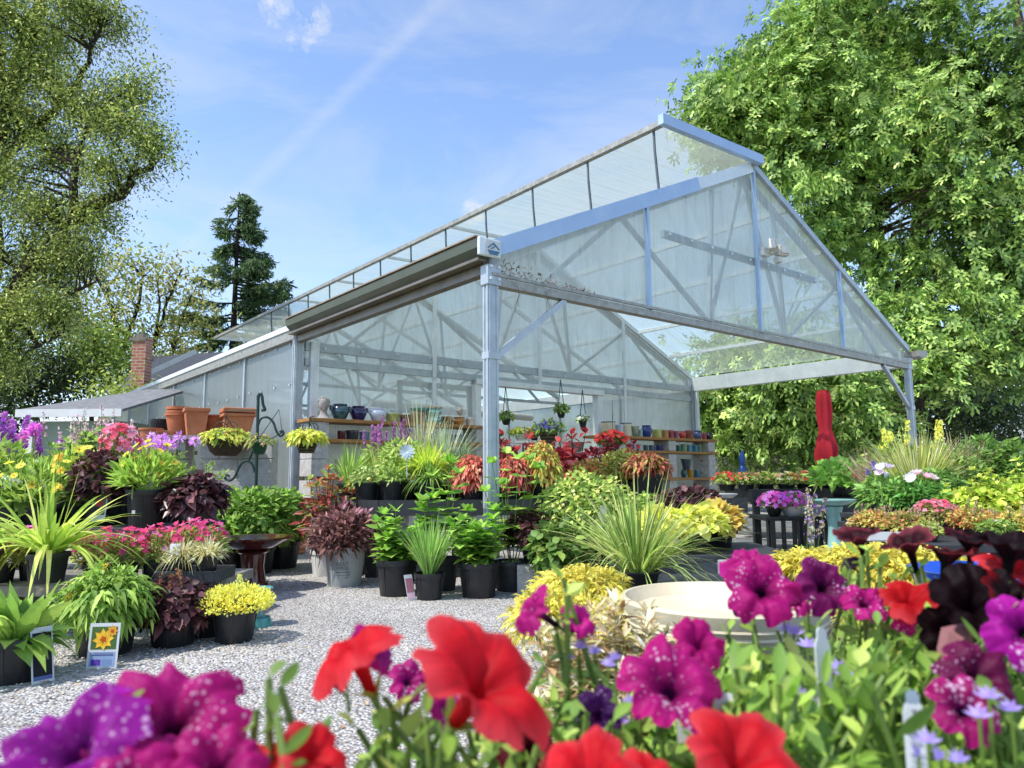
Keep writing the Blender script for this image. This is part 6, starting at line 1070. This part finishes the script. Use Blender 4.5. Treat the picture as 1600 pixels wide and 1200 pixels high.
for (u, d, rx, rz, c, L_, lb) in [(1364, 5.3, 30, 15, OC, 7, 'orange and gold small-leaved plant at the front left of the right table'), (1408, 5.0, 34, 17, ['9a8a44', 'b8743c', '8f9a44', '7f8a3c'], 8, 'bronze and olive small-leaved plant, second along the front row'), (1512, 5.1, 36, 20, OC, 7, 'amber small-leaved plant under the lime plants'), (1575, 5.0, 40, 16, ['b89a3c', 'd0b04c', '93a03c'], 8, 'gold-green low plant at the right end of the front row')]:
    r8('foliage_plant', lb, u, d, [K_mound(rx, rz, 620, L_, L_*.6, c, zmin=-.3), K_spike(9, rz*2.2, rx*.8, ['c8a088', '9a6a7c', 'a8886c'], 2., 14, .6), K_stems(6, rz*2, .9, L_*1.4, L_*.7, GREEN, per=5)], wp=46, hp=12)
for (u, d, rx, rz, c, L_, lb) in [(1342, 5.35, 20, 12, ['8a9a4c', 'a8884c'], 6, 'tiny bronze-green plant beside the white tray'), (1550, 4.8, 24, 13, GREEN, 9, 'low green plant in front of the amber one'), (1440, 4.75, 22, 12, ['7f9a44', '9aa84c'], 7, 'low green plant in front of the coral pink flowers'), (1620, 5.3, 40, 30, ['a8a83c', 'c8b04c', '7f963a'], 10, 'golden bushy plant cut by the right picture edge')]:
    r8('foliage_plant', lb, u, d, [K_mound(rx, rz, 300, L_, L_*.55, c, zmin=-.3), K_bloom(rx, rz, 16, 3, ['d8a8b0', 'e0c060'], k=5)], wp=34, hp=10)
r8('pink_flowers', 'coral pink flower cluster in the front row of the right table', 1458, 5.3, [K_mound(34, 18, 420, 8, 4, ['7f8a4c', '9a8a4c', '6a8438']), K_bloom(28, 18, 130, 4, ['e0607c', 'e87a90', 'd84868'], k=5, dz=8, zmin=0)], wp=50, hp=18)
for (u, d, rz, lb) in [(1538, 5.7, 44, 'large lime green leafy plant in front of the right shrubs'), (1592, 5.6, 52, 'yellow-green leafy plant at the right picture edge'), (1498, 5.8, 30, 'small lime green plant left of the large lime one')]: r8('leafy_perennial', lb, u, d, [K_stems(20, rz*1.5, .85, 18, 11, LIME+['a8a838', '7f9a34'], per=6, droop=.4), K_mound(40, rz*.6, 300, 15, 9, LIME, prof=PROF_OVATE)])
for (u, d, lb) in ((1376, 4.75, 'white plastic tray at the front left corner of the right table'),):
    q = atz(u, d, .585); t = thing('white_tray', lb, 'tray', q); MB().box(q, (.28, .2, .03)).build('base', M_WHITE, t, bevel=.005); MB().box(q+[0, -.1, .02], (.3, .012, .05)).build('rim', M_WHITE, t)
plant('foxglove', 'loose spires of cream and violet buds in front of the turquoise birdbath', 1262, 4.6, .30, ('nursery', 40, 30, 'b'), [K_mound(26, 20, 160, 13, 5, GREEN), K_spike(5, 116, 14, ['c8b088', '7a5c9a', 'd8c49c', '6a4c88', '9a8468'], 3.6, 40, .6, thick=4)])
q = atz(1262, 4.6, 0); o = MB().box(q+ZD*.145, (.3, .3, .29)).build('stand', M_BLACKD); tag(o, 'low black stand under the cream and violet spires', 'stand')
# ================================================================ near table
R1 = bench('display_table', 'near dark table holding the cream bowl and yellow plants', .12, 2.9, 1.35, 3.75, .50, M_BLACKD, cat='table')
def r1(name, lb, u, d, kinds, wp=60, hp=30, pot='b', g=None, **k): return plant(name, lb, u, d, .50, ('nursery', wp, hp, pot), kinds, group=g, **k)
p_ = r1('ornamental_grass', 'very tall fountain of long green grass blades behind the cream bowl', 992, 3.35, [K_grass(260, 168, 1.35, 2.6, ['8fae54', '7a9a46', 'a4bc68', '66883a', 'b0c078'], droop=.35, r0=26), K_grass(60, 185, 2.0, 2.2, ['9cbc64', 'b0c880', '86a850'], droop=.75, r0=22), K_grass(90, 120, .6, 4, ['6f9444', '5a7c38'], droop=.4, r0=24)], wp=70, hp=24)
Y2 = ['ccb42c', 'd8c43a', 'b0a42c', 'c4b43a', '8f9434']
def yel(rx, rz, n=900): return [K_mound(rx, rz, n, 24, 6, Y2, prof=[(0, .3), (.2, 1), (.4, .5), (.55, 1), (.75, .5), (1, 0)], droop=.6, zmin=-.5, out=.9), K_stems(14, rz*1.5, .9, 26, 7, Y2, per=9, prof=PROF_LANCE, droop=.6, pair=True)]
GY = 'feathery yellow plants around the cream bowl'
for (u, d, rx, rz, lb) in [(905, 2.75, 66, 28, 'feathery yellow plant left of the tall grass base'), (860, 2.2, 62, 40, 'feathery yellow plant at the left corner of the near table'), (930, 2.15, 58, 34, 'feathery yellow plant against the left of the cream bowl'), (1330, 3.1, 66, 34, 'feathery yellow plant right of the magenta petunias'), (1405, 3.0, 70, 36, 'feathery yellow plant below the dark petunia trumpets'), (1255, 3.3, 50, 20, 'low feathery yellow plant behind the speckled petunias'), (1470, 2.9, 60, 30, 'feathery yellow plant left of the blue bowl'), (1380, 2.2, 70, 34, 'golden feathery plant in shade beneath the red petunias')]: r1('feathery_plant', lb, u, d, yel(rx, rz), g=GY, wp=56, hp=22)
p = atz(1122, 1.78, .565); s = px(p); bw = thing('planter_bowl', 'wide shallow cream planter bowl with ridged rim', 'planter', p); R = 152*s; h = .145
MC = mat('cream_clay', 'ece0c2', .6, 0, 'c8b996', 3., .1, 60.); prof = [(R*.55, 0), (R*.72, h*.1), (R*.88, h*.38), (R*.93, h*.5), (R*.925, h*.53), (R*.955, h*.60), (R*.95, h*.635), (R*.98, h*.72), (R*.975, h*.755), (R*1.0, h*.86), (R*1.015, h*.95), (R*1.0, h), (R*.965, h), (R*.95, h*.95), (R*.88, h*.80), (R*.6, h*.66), (.02, h*.62)]
MB().lathe(p, prof, 72).build('bowl', MC, bw, True, sharp=30); MB().lathe(p-ZD*.063, [(R*.6, 0), (R*.62, .062)], 40).build('foot', MC, bw, True)
p = atz(1540, 1.95, .50); s = px(p); bb = thing('blue_bowl', 'shallow bright blue glazed bowl at the right edge of the near table', 'bowl', p); MBL2 = glaze('cobalt_bowl', '1f55c0', '1a48a8'); MB().lathe(p, [(.10, 0), (.16, .04), (.17, .15), (.30*.66, .235), (.205, .245), (.195, .245), (.13, .15), (.01, .12)], 48).build('bowl', MBL2, bb, True)
# variegated plant between bowl and the front petunias
T0 = bench('display_table', 'front table under the nearest petunias', -.75, 1.9, .12, 1.28, .44, M_BLACKD, cat='table')
VC = ['c8b890', 'b09c74', '94905c', 'd8c8a4', '807a48', 'a08058']
for (u, d, z, rx, rz, n, lb) in [(940, 1.22, .56, 120, 66, 900, 'variegated cream and brown leafy plant left of the bowl'), (870, 1.02, .52, 90, 58, 500, 'variegated cream plant beside the large red petunia'), (1000, 1.16, .52, 90, 60, 500, 'variegated cream plant with upright buds in front of the bowl'), (800, .86, .52, 80, 56, 400, 'variegated cream plant low behind the stems of the largest red petunia')]:
    plant('variegated_plant', lb, u, d, .44, ('nursery', 100, 90, 'b'), [K_stems(70, rz*3.5, .6, 56, 16, VC, per=13, prof=PROF_LANCE, droop=.3, r0=30, stemcol='9a8a5c', start=.3), K_mound(rx, rz, int(n*.6), 40, 11, VC, prof=PROF_LANCE, droop=.4, dz=.5)], group='variegated plants behind the front petunias')
# ================================================================ the nearest petunias
def dirc(x, y, z): return nrm(np.array([x, y, z], float))
def petunia(parent, c, face, R, colr, edge=None, throat=None, speck=0., tube=1.6, seed=0, ruf=.07, curl=.22, wrink=1.0, lobes=5, cut=.16):
    """one trumpet flower: five ruffled lobes flaring from a long throat, sepals behind"""
    r_ = np.random.default_rng(seed+int(abs(c[0])*1e4)); NT, NR = 80, 20; face = nrm(np.asarray(face, float)); X = nrm(np.cross(face, [.13, .2, .97])); Y = np.cross(face, X)
    th = np.arange(NT)*2*pi/NT; ph = r_.uniform(0, 2*pi); t = np.linspace(0, 1, NR); TH, T = np.meshgrid(th, t, indexing='ij')
    lb = 1-cut*np.abs(np.sin(lobes/2*(TH+ph)))**6*1.0-.05*np.abs(np.cos(lobes*(TH+ph)))**4; lobm = 1+(lb-1)*np.clip((T-.45)/.55, 0, 1)**1.2
    amp = r_.uniform(.75, 1.2, lobes); la = amp[(((TH+ph)/(2*pi)*lobes).astype(int)) % lobes]
    rad = R*(.085+.11*np.clip(T/.45, 0, 1)+.80*np.clip((T-.32)/.68, 0, 1)**.95)*lobm
    z = -tube*R*(1-np.clip(T/.62, 0, 1))**1.5*.62; fl_ = np.clip((T-.5)/.5, 0, 1); s_ = sin
    z = z+R*fl_*(ruf*np.sin(lobes*2*(TH+ph)+1)+ruf*.8*np.sin(7*TH+ph*3)+ruf*.5*np.sin(13*TH+ph*5)+.05*wrink*np.sin(23*TH+2*ph)*fl_)-R*curl*fl_**2.2*la+R*.10*np.sin(pi*np.clip(T, 0, 1))*np.cos(lobes*(TH+ph))*.6
    z = z+R*.12*fl_*np.sin(TH+r_.uniform(0, 6))+R*.10*fl_*np.sin(2*TH+r_.uniform(0, 6))
    V = np.asarray(c)+rad[..., None]*(np.cos(TH)[..., None]*X+np.sin(TH)[..., None]*Y)+z[..., None]*face
    i = np.arange(NT)[:, None]; j = np.arange(NR-1)[None]; a = i*NR+j; b = ((i+1) % NT)*NR+j; Fq = np.stack([a, b, b+1, a+1], -1).reshape(-1, 4)
    C0 = np.array(lin(colr)); E0 = np.array(lin(edge)) if edge else C0*1.05; H0 = np.array(lin(throat)) if throat else C0*.35
    k1 = np.clip((T-.2)/.3, 0, 1)[..., None]; k2 = np.clip((T-.7)/.3, 0, 1)[..., None]; vein = (.88+.16*np.abs(np.cos(lobes/2*(TH+ph)*1.0))*(1-T))[..., None]; vein = vein*(1-.16*(np.abs(np.sin(lobes*3*(TH+ph)))**8)[..., None]*(1-k2))
    Cc = (H0*(1-k1)+C0*k1)*(1-k2)+E0*k2; Cc = Cc*vein*(1+.06*r_.standard_normal((NT, 1, 1))); Al = np.clip((T-.3)/.15, 0, 1)*speck
    b_ = Buf(); b_.raw(V.reshape(-1, 3), Fq, np.concatenate([Cc, Al[..., None]], -1).reshape(-1, 4)); fo = b_.build('flower', M_SPECK if speck else M_PETAL, parent)
    base = np.asarray(c)-face*tube*R*.62; g = Buf(); a5 = np.arange(5)*2*pi/5; D = np.cos(a5)[:, None]*X+np.sin(a5)[:, None]*Y+face*1.1; g.strips(np.repeat((base-face*R*.06)[None], 5, 0), D, face+0*D, R*.55, R*.17, pick(GREEN, 5, .1), prof=PROF_LANCE, droop=.1); g.build('sepals', M_LEAF, fo)
    mb = MB(); down = base-face*R*.35-ZD*R*.3; mb.tube([base, base-face*R*.3-ZD*R*.05, down, down-ZD*R*1.2+np.array([.1, .3, 0])*R], [R*.09, R*.05, R*.045, R*.05], 7); mb.build('stalk', M_STEM, fo, True)
    return fo
PL = ['7fa83c', '92ba4a', '6a9434', 'a4c85c', '5a8430']
PROF_PET = [(0, .12), (.1, .25), (.3, .8), (.52, 1.), (.74, .8), (.9, .4), (1, 0)]
def sprigs(parent, tips, leafL, n=10, cols=PL, base_drop=.32, sp=.12, stemr=.0030, prof=PROF_PET, wr=.42, m=None):
    """leafy shoots ending at the given points"""
    fo = Buf(); mb = MB()
    for tip in tips:
        tip = np.asarray(tip, float); hgt = base_drop*rng.uniform(.6, 1.1); b = tip-ZD*hgt+np.array([rng.normal()*sp, rng.normal()*sp*.7+.02, 0]); mid = (b+tip)/2+np.array([rng.normal()*.02, rng.normal()*.02, 0])
        mb.tube([b, mid, tip], [stemr*1.3, stemr, stemr*.7], 5, False); ph = rng.uniform(0, 6)
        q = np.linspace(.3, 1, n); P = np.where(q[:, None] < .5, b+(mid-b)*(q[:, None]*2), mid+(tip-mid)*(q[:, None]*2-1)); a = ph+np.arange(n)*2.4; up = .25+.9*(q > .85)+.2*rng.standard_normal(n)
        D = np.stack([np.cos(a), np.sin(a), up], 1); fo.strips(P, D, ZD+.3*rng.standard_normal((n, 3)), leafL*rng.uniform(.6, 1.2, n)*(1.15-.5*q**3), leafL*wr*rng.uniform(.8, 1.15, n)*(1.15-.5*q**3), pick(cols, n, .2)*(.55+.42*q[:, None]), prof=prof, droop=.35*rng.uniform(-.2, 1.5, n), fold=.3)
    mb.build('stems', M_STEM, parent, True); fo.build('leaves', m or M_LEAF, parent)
def pet_plant(lb, root_uvd, fl, tips, leafL=.042, name='petunia', cols=PL, n=10, pot=True, **kw):
    p = at(*root_uvd); b = np.array([p[0], p[1], .44]); t = thing(name, lb, 'petunia', b, 'front petunias')
    if pot: make_pot(t, b, 'nursery', .085, .12, M_BLACK)
    for i, f in enumerate(fl):
        u, v, d, dia, face, col = f[:6]; c = at(u, v, d); petunia(t, c, face, dia*px(c)/2, col, seed=i*7+int(u), **(f[6] if len(f) > 6 else {}))
    if tips: sprigs(t, [at(*q) for q in tips], leafL, cols=cols, n=n, **kw)
    return t
RED = 'e0202e'; RK = dict(edge='f04c56', throat='b01420', cut=.26, curl=.15, ruf=.035, wrink=.3); SP = dict(speck=1., throat='3a0a3a', edge='c01a80', cut=.2, ruf=.09); MG = 'b8147c'; DKP = '5c1048'; BLK = '1a080e'
def tipgrid(n, u0, u1, v0, v1, d0, d1):
    return [(rng.uniform(u0, u1), rng.uniform(v0, v1), rng.uniform(d0, d1)) for _ in range(n)]
pet_plant('red petunia with the largest bloom facing the viewer near the bottom centre', (740, 1150, .44), [(768, 1052, .40, 262, dirc(.50, -.36, .72), RED, dict(RK, curl=.12, tube=1.4)), (640, 1062, .62, 66, dirc(.4, -.6, .5), MG, dict(SP)), (700, 1105, .50, 70, dirc(.5, -.3, .4), MG, dict(SP))],
    [(640, 1095, .5), (665, 1120, .45), (610, 1130, .48), (690, 1150, .45), (720, 1170, .44), (585, 1165, .46), (640, 1165, .44), (760, 1175, .46), (800, 1150, .5), (840, 1165, .48), (700, 1190, .4), (620, 1190, .42)], .032)
pet_plant('red petunia trumpet seen from the side left of the largest red bloom', (560, 1180, .45), [(548, 1008, .47, 160, dirc(-.40, -.12, .90), RED, dict(RK, curl=.34, tube=1.7)), (590, 1010, .50, 90, dirc(.75, -.15, .5), 'a0208a', dict(SP, tube=1.6)), (515, 1060, .52, 60, dirc(-.5, -.2, .6), MG, SP)], [(600, 1090, .5), (560, 1140, .48), (575, 1185, .45), (530, 1190, .45)], .034)
pet_plant('red petunia blooms cut by the bottom edge left of centre', (420, 1190, .40), [(425, 1175, .40, 150, dirc(-.3, -.25, .85), RED, RK), (495, 1170, .38, 110, dirc(.5, -.3, .7), RED, RK), (330, 1205, .37, 170, dirc(-.1, -.3, .9), RED, RK)], [(420, 1060, .40), (438, 1075, .39), (402, 1110, .40), (432, 1120, .38), (450, 1160, .38)], .030, cols=['4f7a30', '5f8a38', '6a943c'], wr=.5, sp=.04)
pet_plant('speckled magenta petunia with a dark throat at lower left', (270, 1180, .42), [(268, 1108, .40, 246, dirc(.10, -.45, .86), MG, dict(SP, curl=.2, throat='22051e', tube=1.3)), (345, 1185, .36, 150, dirc(.3, -.4, .8), MG, SP)], [(365, 1160, .4), (200, 1170, .42)], .034)
pet_plant('speckled violet petunia in the bottom left corner', (70, 1200, .38), [(95, 1160, .36, 250, dirc(-.25, -.62, .75), '9c149a', dict(SP, edge='ac26a8', curl=.2)), (200, 1215, .34, 160, dirc(.1, -.5, .8), MG, SP)], [(180, 1120, .40), (20, 1180, .4)], .034)
pet_plant('red petunia bloom pointing right at the bottom edge, right of centre', (1150, 1200, .42), [(1165, 1175, .40, 190, dirc(.28, -.45, .82), RED, dict(RK, curl=.1)), (920, 1205, .38, 170, dirc(-.1, -.35, .9), RED, RK), (1010, 1215, .4, 110, dirc(.2, -.4, .8), RED, RK)], tipgrid(10, 880, 1180, 1120, 1190, .48, .62), .036)
pet_plant('dark maroon petunia buds beside the lowest red bloom', (830, 1190, .46), [(818, 1165, .5, 90, dirc(-.2, -.6, .6), '5c1020', dict(throat='1a0408')), (925, 1115, .56, 90, dirc(-.5, -.5, .4), '3a0a50', dict(SP, edge='4a1060'))], tipgrid(8, 800, 960, 1090, 1180, .5, .66), .032)
pet_plant('magenta petunia trumpet pointing left in front of the yellow plants', (850, 1080, .6), [(828, 948, .60, 84, dirc(-.75, -.25, .55), MG, dict(SP, tube=2.2, throat='2a0630')), (905, 966, .62, 62, dirc(.3, -.5, .7), 'd81a98', dict(SP))], [(880, 905, .62), (885, 930, .6), (870, 990, .62), (850, 1040, .6), (905, 1030, .62), (890, 1080, .6)], .034, sp=.05)
pet_plant('magenta petunia with frilled bloom in front of the cream bowl', (1060, 1160, .58), [(1052, 1062, .54, 168, dirc(.05, -.62, .72), MG, dict(SP, edge='d01a88')), (1095, 1000, .58, 88, dirc(.1, -.6, .6), MG, dict(edge='c81a80', ruf=.12))], tipgrid(16, 960, 1130, 1060, 1190, .55, .8), .036)
pet_plant('cluster of frilled magenta petunias over the right part of the cream bowl', (1190, 1000, .75), [(1170, 880, .80, 92, dirc(-.2, -.45, .8), MG, dict(SP, edge='d828a0')), (1195, 915, .72, 118, dirc(.0, -.75, .55), MG, dict(SP, throat='1e0420')), (1292, 912, .76, 96, dirc(.15, -.8, .5), '7a0f5c', dict(SP, throat='140210', edge='8a1470')), (1245, 935, .72, 60, dirc(.2, -.6, .5), MG, SP), (1160, 945, .8, 40, dirc(-.4, -.3, .4), '4a1a4a', {}), (1352, 938, .74, 72, dirc(-.1, -.6, .6), 'c81888', SP)],
    tipgrid(34, 1130, 1330, 960, 1090, .7, .95), .034)
pet_plant('small red petunias between the magenta and the black ones', (1430, 1060, .74), [(1420, 930, .74, 96, dirc(-.1, -.45, .8), 'c8141c', RK), (1500, 922, .8, 78, dirc(.1, -.5, .8), 'c8141c', RK), (1415, 965, .74, 50, dirc(.2, -.7, .5), 'd01a90', SP)], [(1345, 870, .78), (1355, 860, .78), (1375, 885, .78), (1330, 890, .78), (1400, 905, .78)]+tipgrid(26, 1320, 1500, 960, 1080, .66, .9), .034)
BK = dict(edge='5c1826', throat='0a0306', curl=-.12, tube=2.0, ruf=.05, wrink=.4)
pet_plant('row of wine-dark petunia trumpets seen from the side above the yellow plants', (1400, 980, .78), [(1340, 836, .86, 70, dirc(-.25, -.05, .95), '3a0e18', dict(BK, edge='8a3444')), (1418, 846, .84, 82, dirc(-.25, -.05, .95), '3a0e18', dict(BK, edge='9a4450')), (1480, 862, .80, 82, dirc(.2, -.05, .95), '2e0a14', dict(BK, edge='8a2c34')), (1518, 842, .80, 80, dirc(.1, -.05, .95), BLK, BK), (1325, 880, .86, 34, dirc(-.6, -.1, .5), '3a1a3a', {})], [(1350, 868, .84), (1440, 885, .82), (1480, 900, .8), (1465, 925, .8), (1320, 905, .85)]+tipgrid(10, 1320, 1500, 900, 980, .8, .95), .030)
pet_plant('near-black petunias massed at the right edge', (1550, 1060, .62), [(1578, 850, .62, 112, dirc(.1, -.1, .95), BLK, dict(BK, edge='240a10')), (1522, 935, .62, 126, dirc(-.15, -.55, .5), BLK, dict(BK, edge='1e080e')), (1480, 985, .64, 84, dirc(-.4, -.6, .2), BLK, dict(BK, edge='1e080e')), (1590, 935, .60, 110, dirc(.1, -.4, .7), '20080e', dict(BK, edge='a01420')), (1585, 880, .64, 110, dirc(.1, -.3, .8), 'b8141e', RK), (1550, 905, .66, 80, dirc(0, -.6, .6), 'a0141c', RK)], tipgrid(16, 1480, 1610, 960, 1050, .55, .8), .034)
pet_plant('speckled magenta petunia cut by the right picture edge', (1600, 1060, .58), [(1600, 985, .56, 120, dirc(-.5, -.7, .3), 'b818a0', dict(SP, edge='c424ac'))], tipgrid(6, 1560, 1620, 1020, 1100, .55, .7), .034)
pet_plant('dark speckled petunias at the lower right corner', (1520, 1160, .52), [(1535, 1055, .54, 120, dirc(.1, -.7, .5), '6a0c44', dict(SP, throat='1a0414', edge='7a1050')), (1510, 1105, .50, 110, dirc(-.1, -.7, .5), 'a01468', SP), (1500, 1050, .58, 60, dirc(-.4, -.6, .5), '8a1058', SP)], tipgrid(22, 1440, 1620, 1060, 1190, .5, .7), .036)
# faded flower twist
t = thing('faded_petunia', 'withered pinkish petunia bloom hanging above the foliage', 'petunia', at(1490, 1040, .62)*[1, 1, 0]+ZD*.44, 'front petunias'); MB().tube([at(1478, 1048, .62), at(1482, 1020, .62), at(1492, 1000, .62), at(1508, 992, .62), at(1515, 1004, .62)], [.006, .009, .013, .010, .004], 8).build('wilted_flower', mat('wilted_petal', '9a6a68', .8, 0, '7a4a4c', 20.), t, True); MB().tube([at(1478, 1048, .62), at(1470, 1120, .62)], .003, 5).build('stem', M_STEM, t)
# leafy mass around the trumpets: four trailing plants
for (lb, tp, L_) in [('leafy shoots and buds around the stems of the largest red petunia', tipgrid(46, 560, 900, 1110, 1200, .46, .62), .034), ('leafy green trailing petunia foliage in front of the white stakes', tipgrid(110, 1120, 1400, 1040, 1200, .5, .75), .046), ('leafy foliage to the right of the variegated plant', tipgrid(60, 1030, 1200, 1020, 1130, .7, .95), .042), ('leafy foliage between the tall white stake and the right edge', tipgrid(90, 1330, 1600, 1000, 1140, .62, .85), .044), ('dense foliage behind the front flowers at far right', tipgrid(70, 1330, 1610, 925, 1010, .85, 1.15), .042)]:
    u, v, d = tp[0]; b = at((tp[0][0]+tp[5][0])/2, v, d); b[2] = .44; t = thing('trailing_foliage', lb, 'plant', b, 'front foliage'); make_pot(t, b, 'nursery', .09, .12, M_BLACK); sprigs(t, [at(*q) for q in tp], L_, n=13)
# lilac fan flowers
def fan(lb, pts, R=11):
    t = thing('fan_flower', lb, 'flower', at(*pts[0])*[1, 1, 0]+ZD*.5, 'lilac fan flowers among the petunias'); fb = Buf()
    for (u, v, d) in pts:
        c = at(u, v, d); n = nrm(np.array([rng.normal()*.4, -.7, .6])); T = nrm(np.cross(n, ZD)); Bt = np.cross(n, T)
        for a in np.linspace(-1.2, 1.2, 5): fb.strips(c, (T*sin(a)+Bt*cos(a)*-1+n*.1), n, R*px(c)*1.5, R*px(c)*.5, lin(['b8a4e8', 'c8b8f0', 'a890dc'][int(a*3) % 3]), prof=PROF_OVATE, droop=.1)
        ribbons(fo_ := Buf(), (c-ZD*.06)[None], c[None], .003, lin('6f8a3c')); fo_.build('stem', M_LEAF, t)
    fb.build('flowers', M_PETAL, t)
fan('lilac fan flowers left of the frilled magenta petunia', [(905, 1012, .62), (888, 1030, .62), (950, 1040, .6), (962, 1030, .6), (985, 1098, .6), (970, 1130, .55), (930, 1020, .64)])
fan('lilac fan flowers behind the tall white stake', [(1320, 1055, .62), (1340, 1062, .62), (1310, 1045, .64), (1250, 1085, .6), (1270, 1100, .6), (1240, 990, .8), (1228, 985, .8), (1262, 1010, .7)], 13)
fan('lilac fan flowers in the bottom right corner', [(1450, 1160, .46), (1470, 1185, .45), (1545, 1090, .48), (1530, 1120, .47), (1580, 1110, .48), (1500, 1190, .44), (1435, 1180, .46)], 15)
# plant stakes
def stake(lb, u0, v0, u1, v1, d, wpx, tip=True, lines=True, yaw=0.):
    a, b = at(u0, v0, d), at(u1, v1, d+.01); ax = nrm(b-a); X = nrm(np.array([cos(yaw), sin(yaw), 0])); X = nrm(X-ax*(X@ax)); Nn = np.cross(X, ax); w_ = wpx*px(a)/2; H = np.linalg.norm(b-a); t = thing('plant_stake', lb, 'plant tag', a)
    pr = [(-w_*.7, -.5*H), (-w_*.95, 0), (-w_, H*.55), (-w_*1.0, H*.72), (-w_*.85, H*.80), (-w_*.62, H*.86), (-w_*.62, H*.94), (-w_*.3, H)] if tip else [(-w_*.6, -.5*H), (-w_*.9, 0), (-w_, H*.98), (-w_*.9, H)]
    o2 = pr+[(-x, z) for x, z in pr[::-1]]; n = len(o2); mb = MB(); mb.v = [a+X*x+ax*z for x, z in o2]+[a+X*x+ax*z+Nn*.0011 for x, z in o2]; mb.f = [tuple(range(n)), tuple(range(n, 2*n))[::-1]]+[(j, n+j, n+(j+1) % n, (j+1) % n) for j in range(n)]
    bd = mb.build('stake', M_TAG, t)
    if lines:
        mb = MB(); sg = 1 if Nn[1] < 0 else -1
        for k in range(7): zz = H*(.62-.075*k)-(H*.06 if k > 3 else 0); mb.box(a+ax*zz+X*w_*.03*(k % 3-1)+Nn*(.0022 if sg > 0 else -.0012), (w_*(1.3-.2*(k % 2)), H*.014, .0006), (X, ax, Nn))
        mb.box(a+ax*H*.76+Nn*(.0022 if sg > 0 else -.0012), (w_*.5, H*.03, .0006), (X, ax, Nn)); mb.build('print', mat('tag_print', '9aa0a4', .7), bd)
    return t
stake('tall bent white plant stake in the foliage right of the cream bowl', 1290, 1100, 1282, 980, .60, 33, yaw=.5, lines=False)
stake('white printed plant stake in the lower right foliage', 1434, 1215, 1424, 1078, .50, 32)
stake('short square-topped grey-white plant label left of the printed stake', 1130, 1160, 1130, 1082, .56, 28, tip=False)
t = thing('care_card', 'white-framed blue and yellow care card behind the frilled magenta petunia', 'care card', at(1088, 1170, .60)); q = at(1084, 1160, .60); s = px(q)
card(t, q, 46, 118, s, yaw=.0, lean=.08, pic={'rects': [('2f5f6c', (.52, .9)), ('e8dc3c', (.2, .45))], 'bars': [('5a98c0', -.2, .2, .58, .66)]}, stake=.4)
# ================================================================ to metres
S_ = .82
for o in list(SC.objects):
    if o.parent is None:
        o.location = o.location*S_
        if o.type not in ('CAMERA', 'LIGHT'): o.scale = o.scale*S_
cam.data.dof.focus_distance *= S_
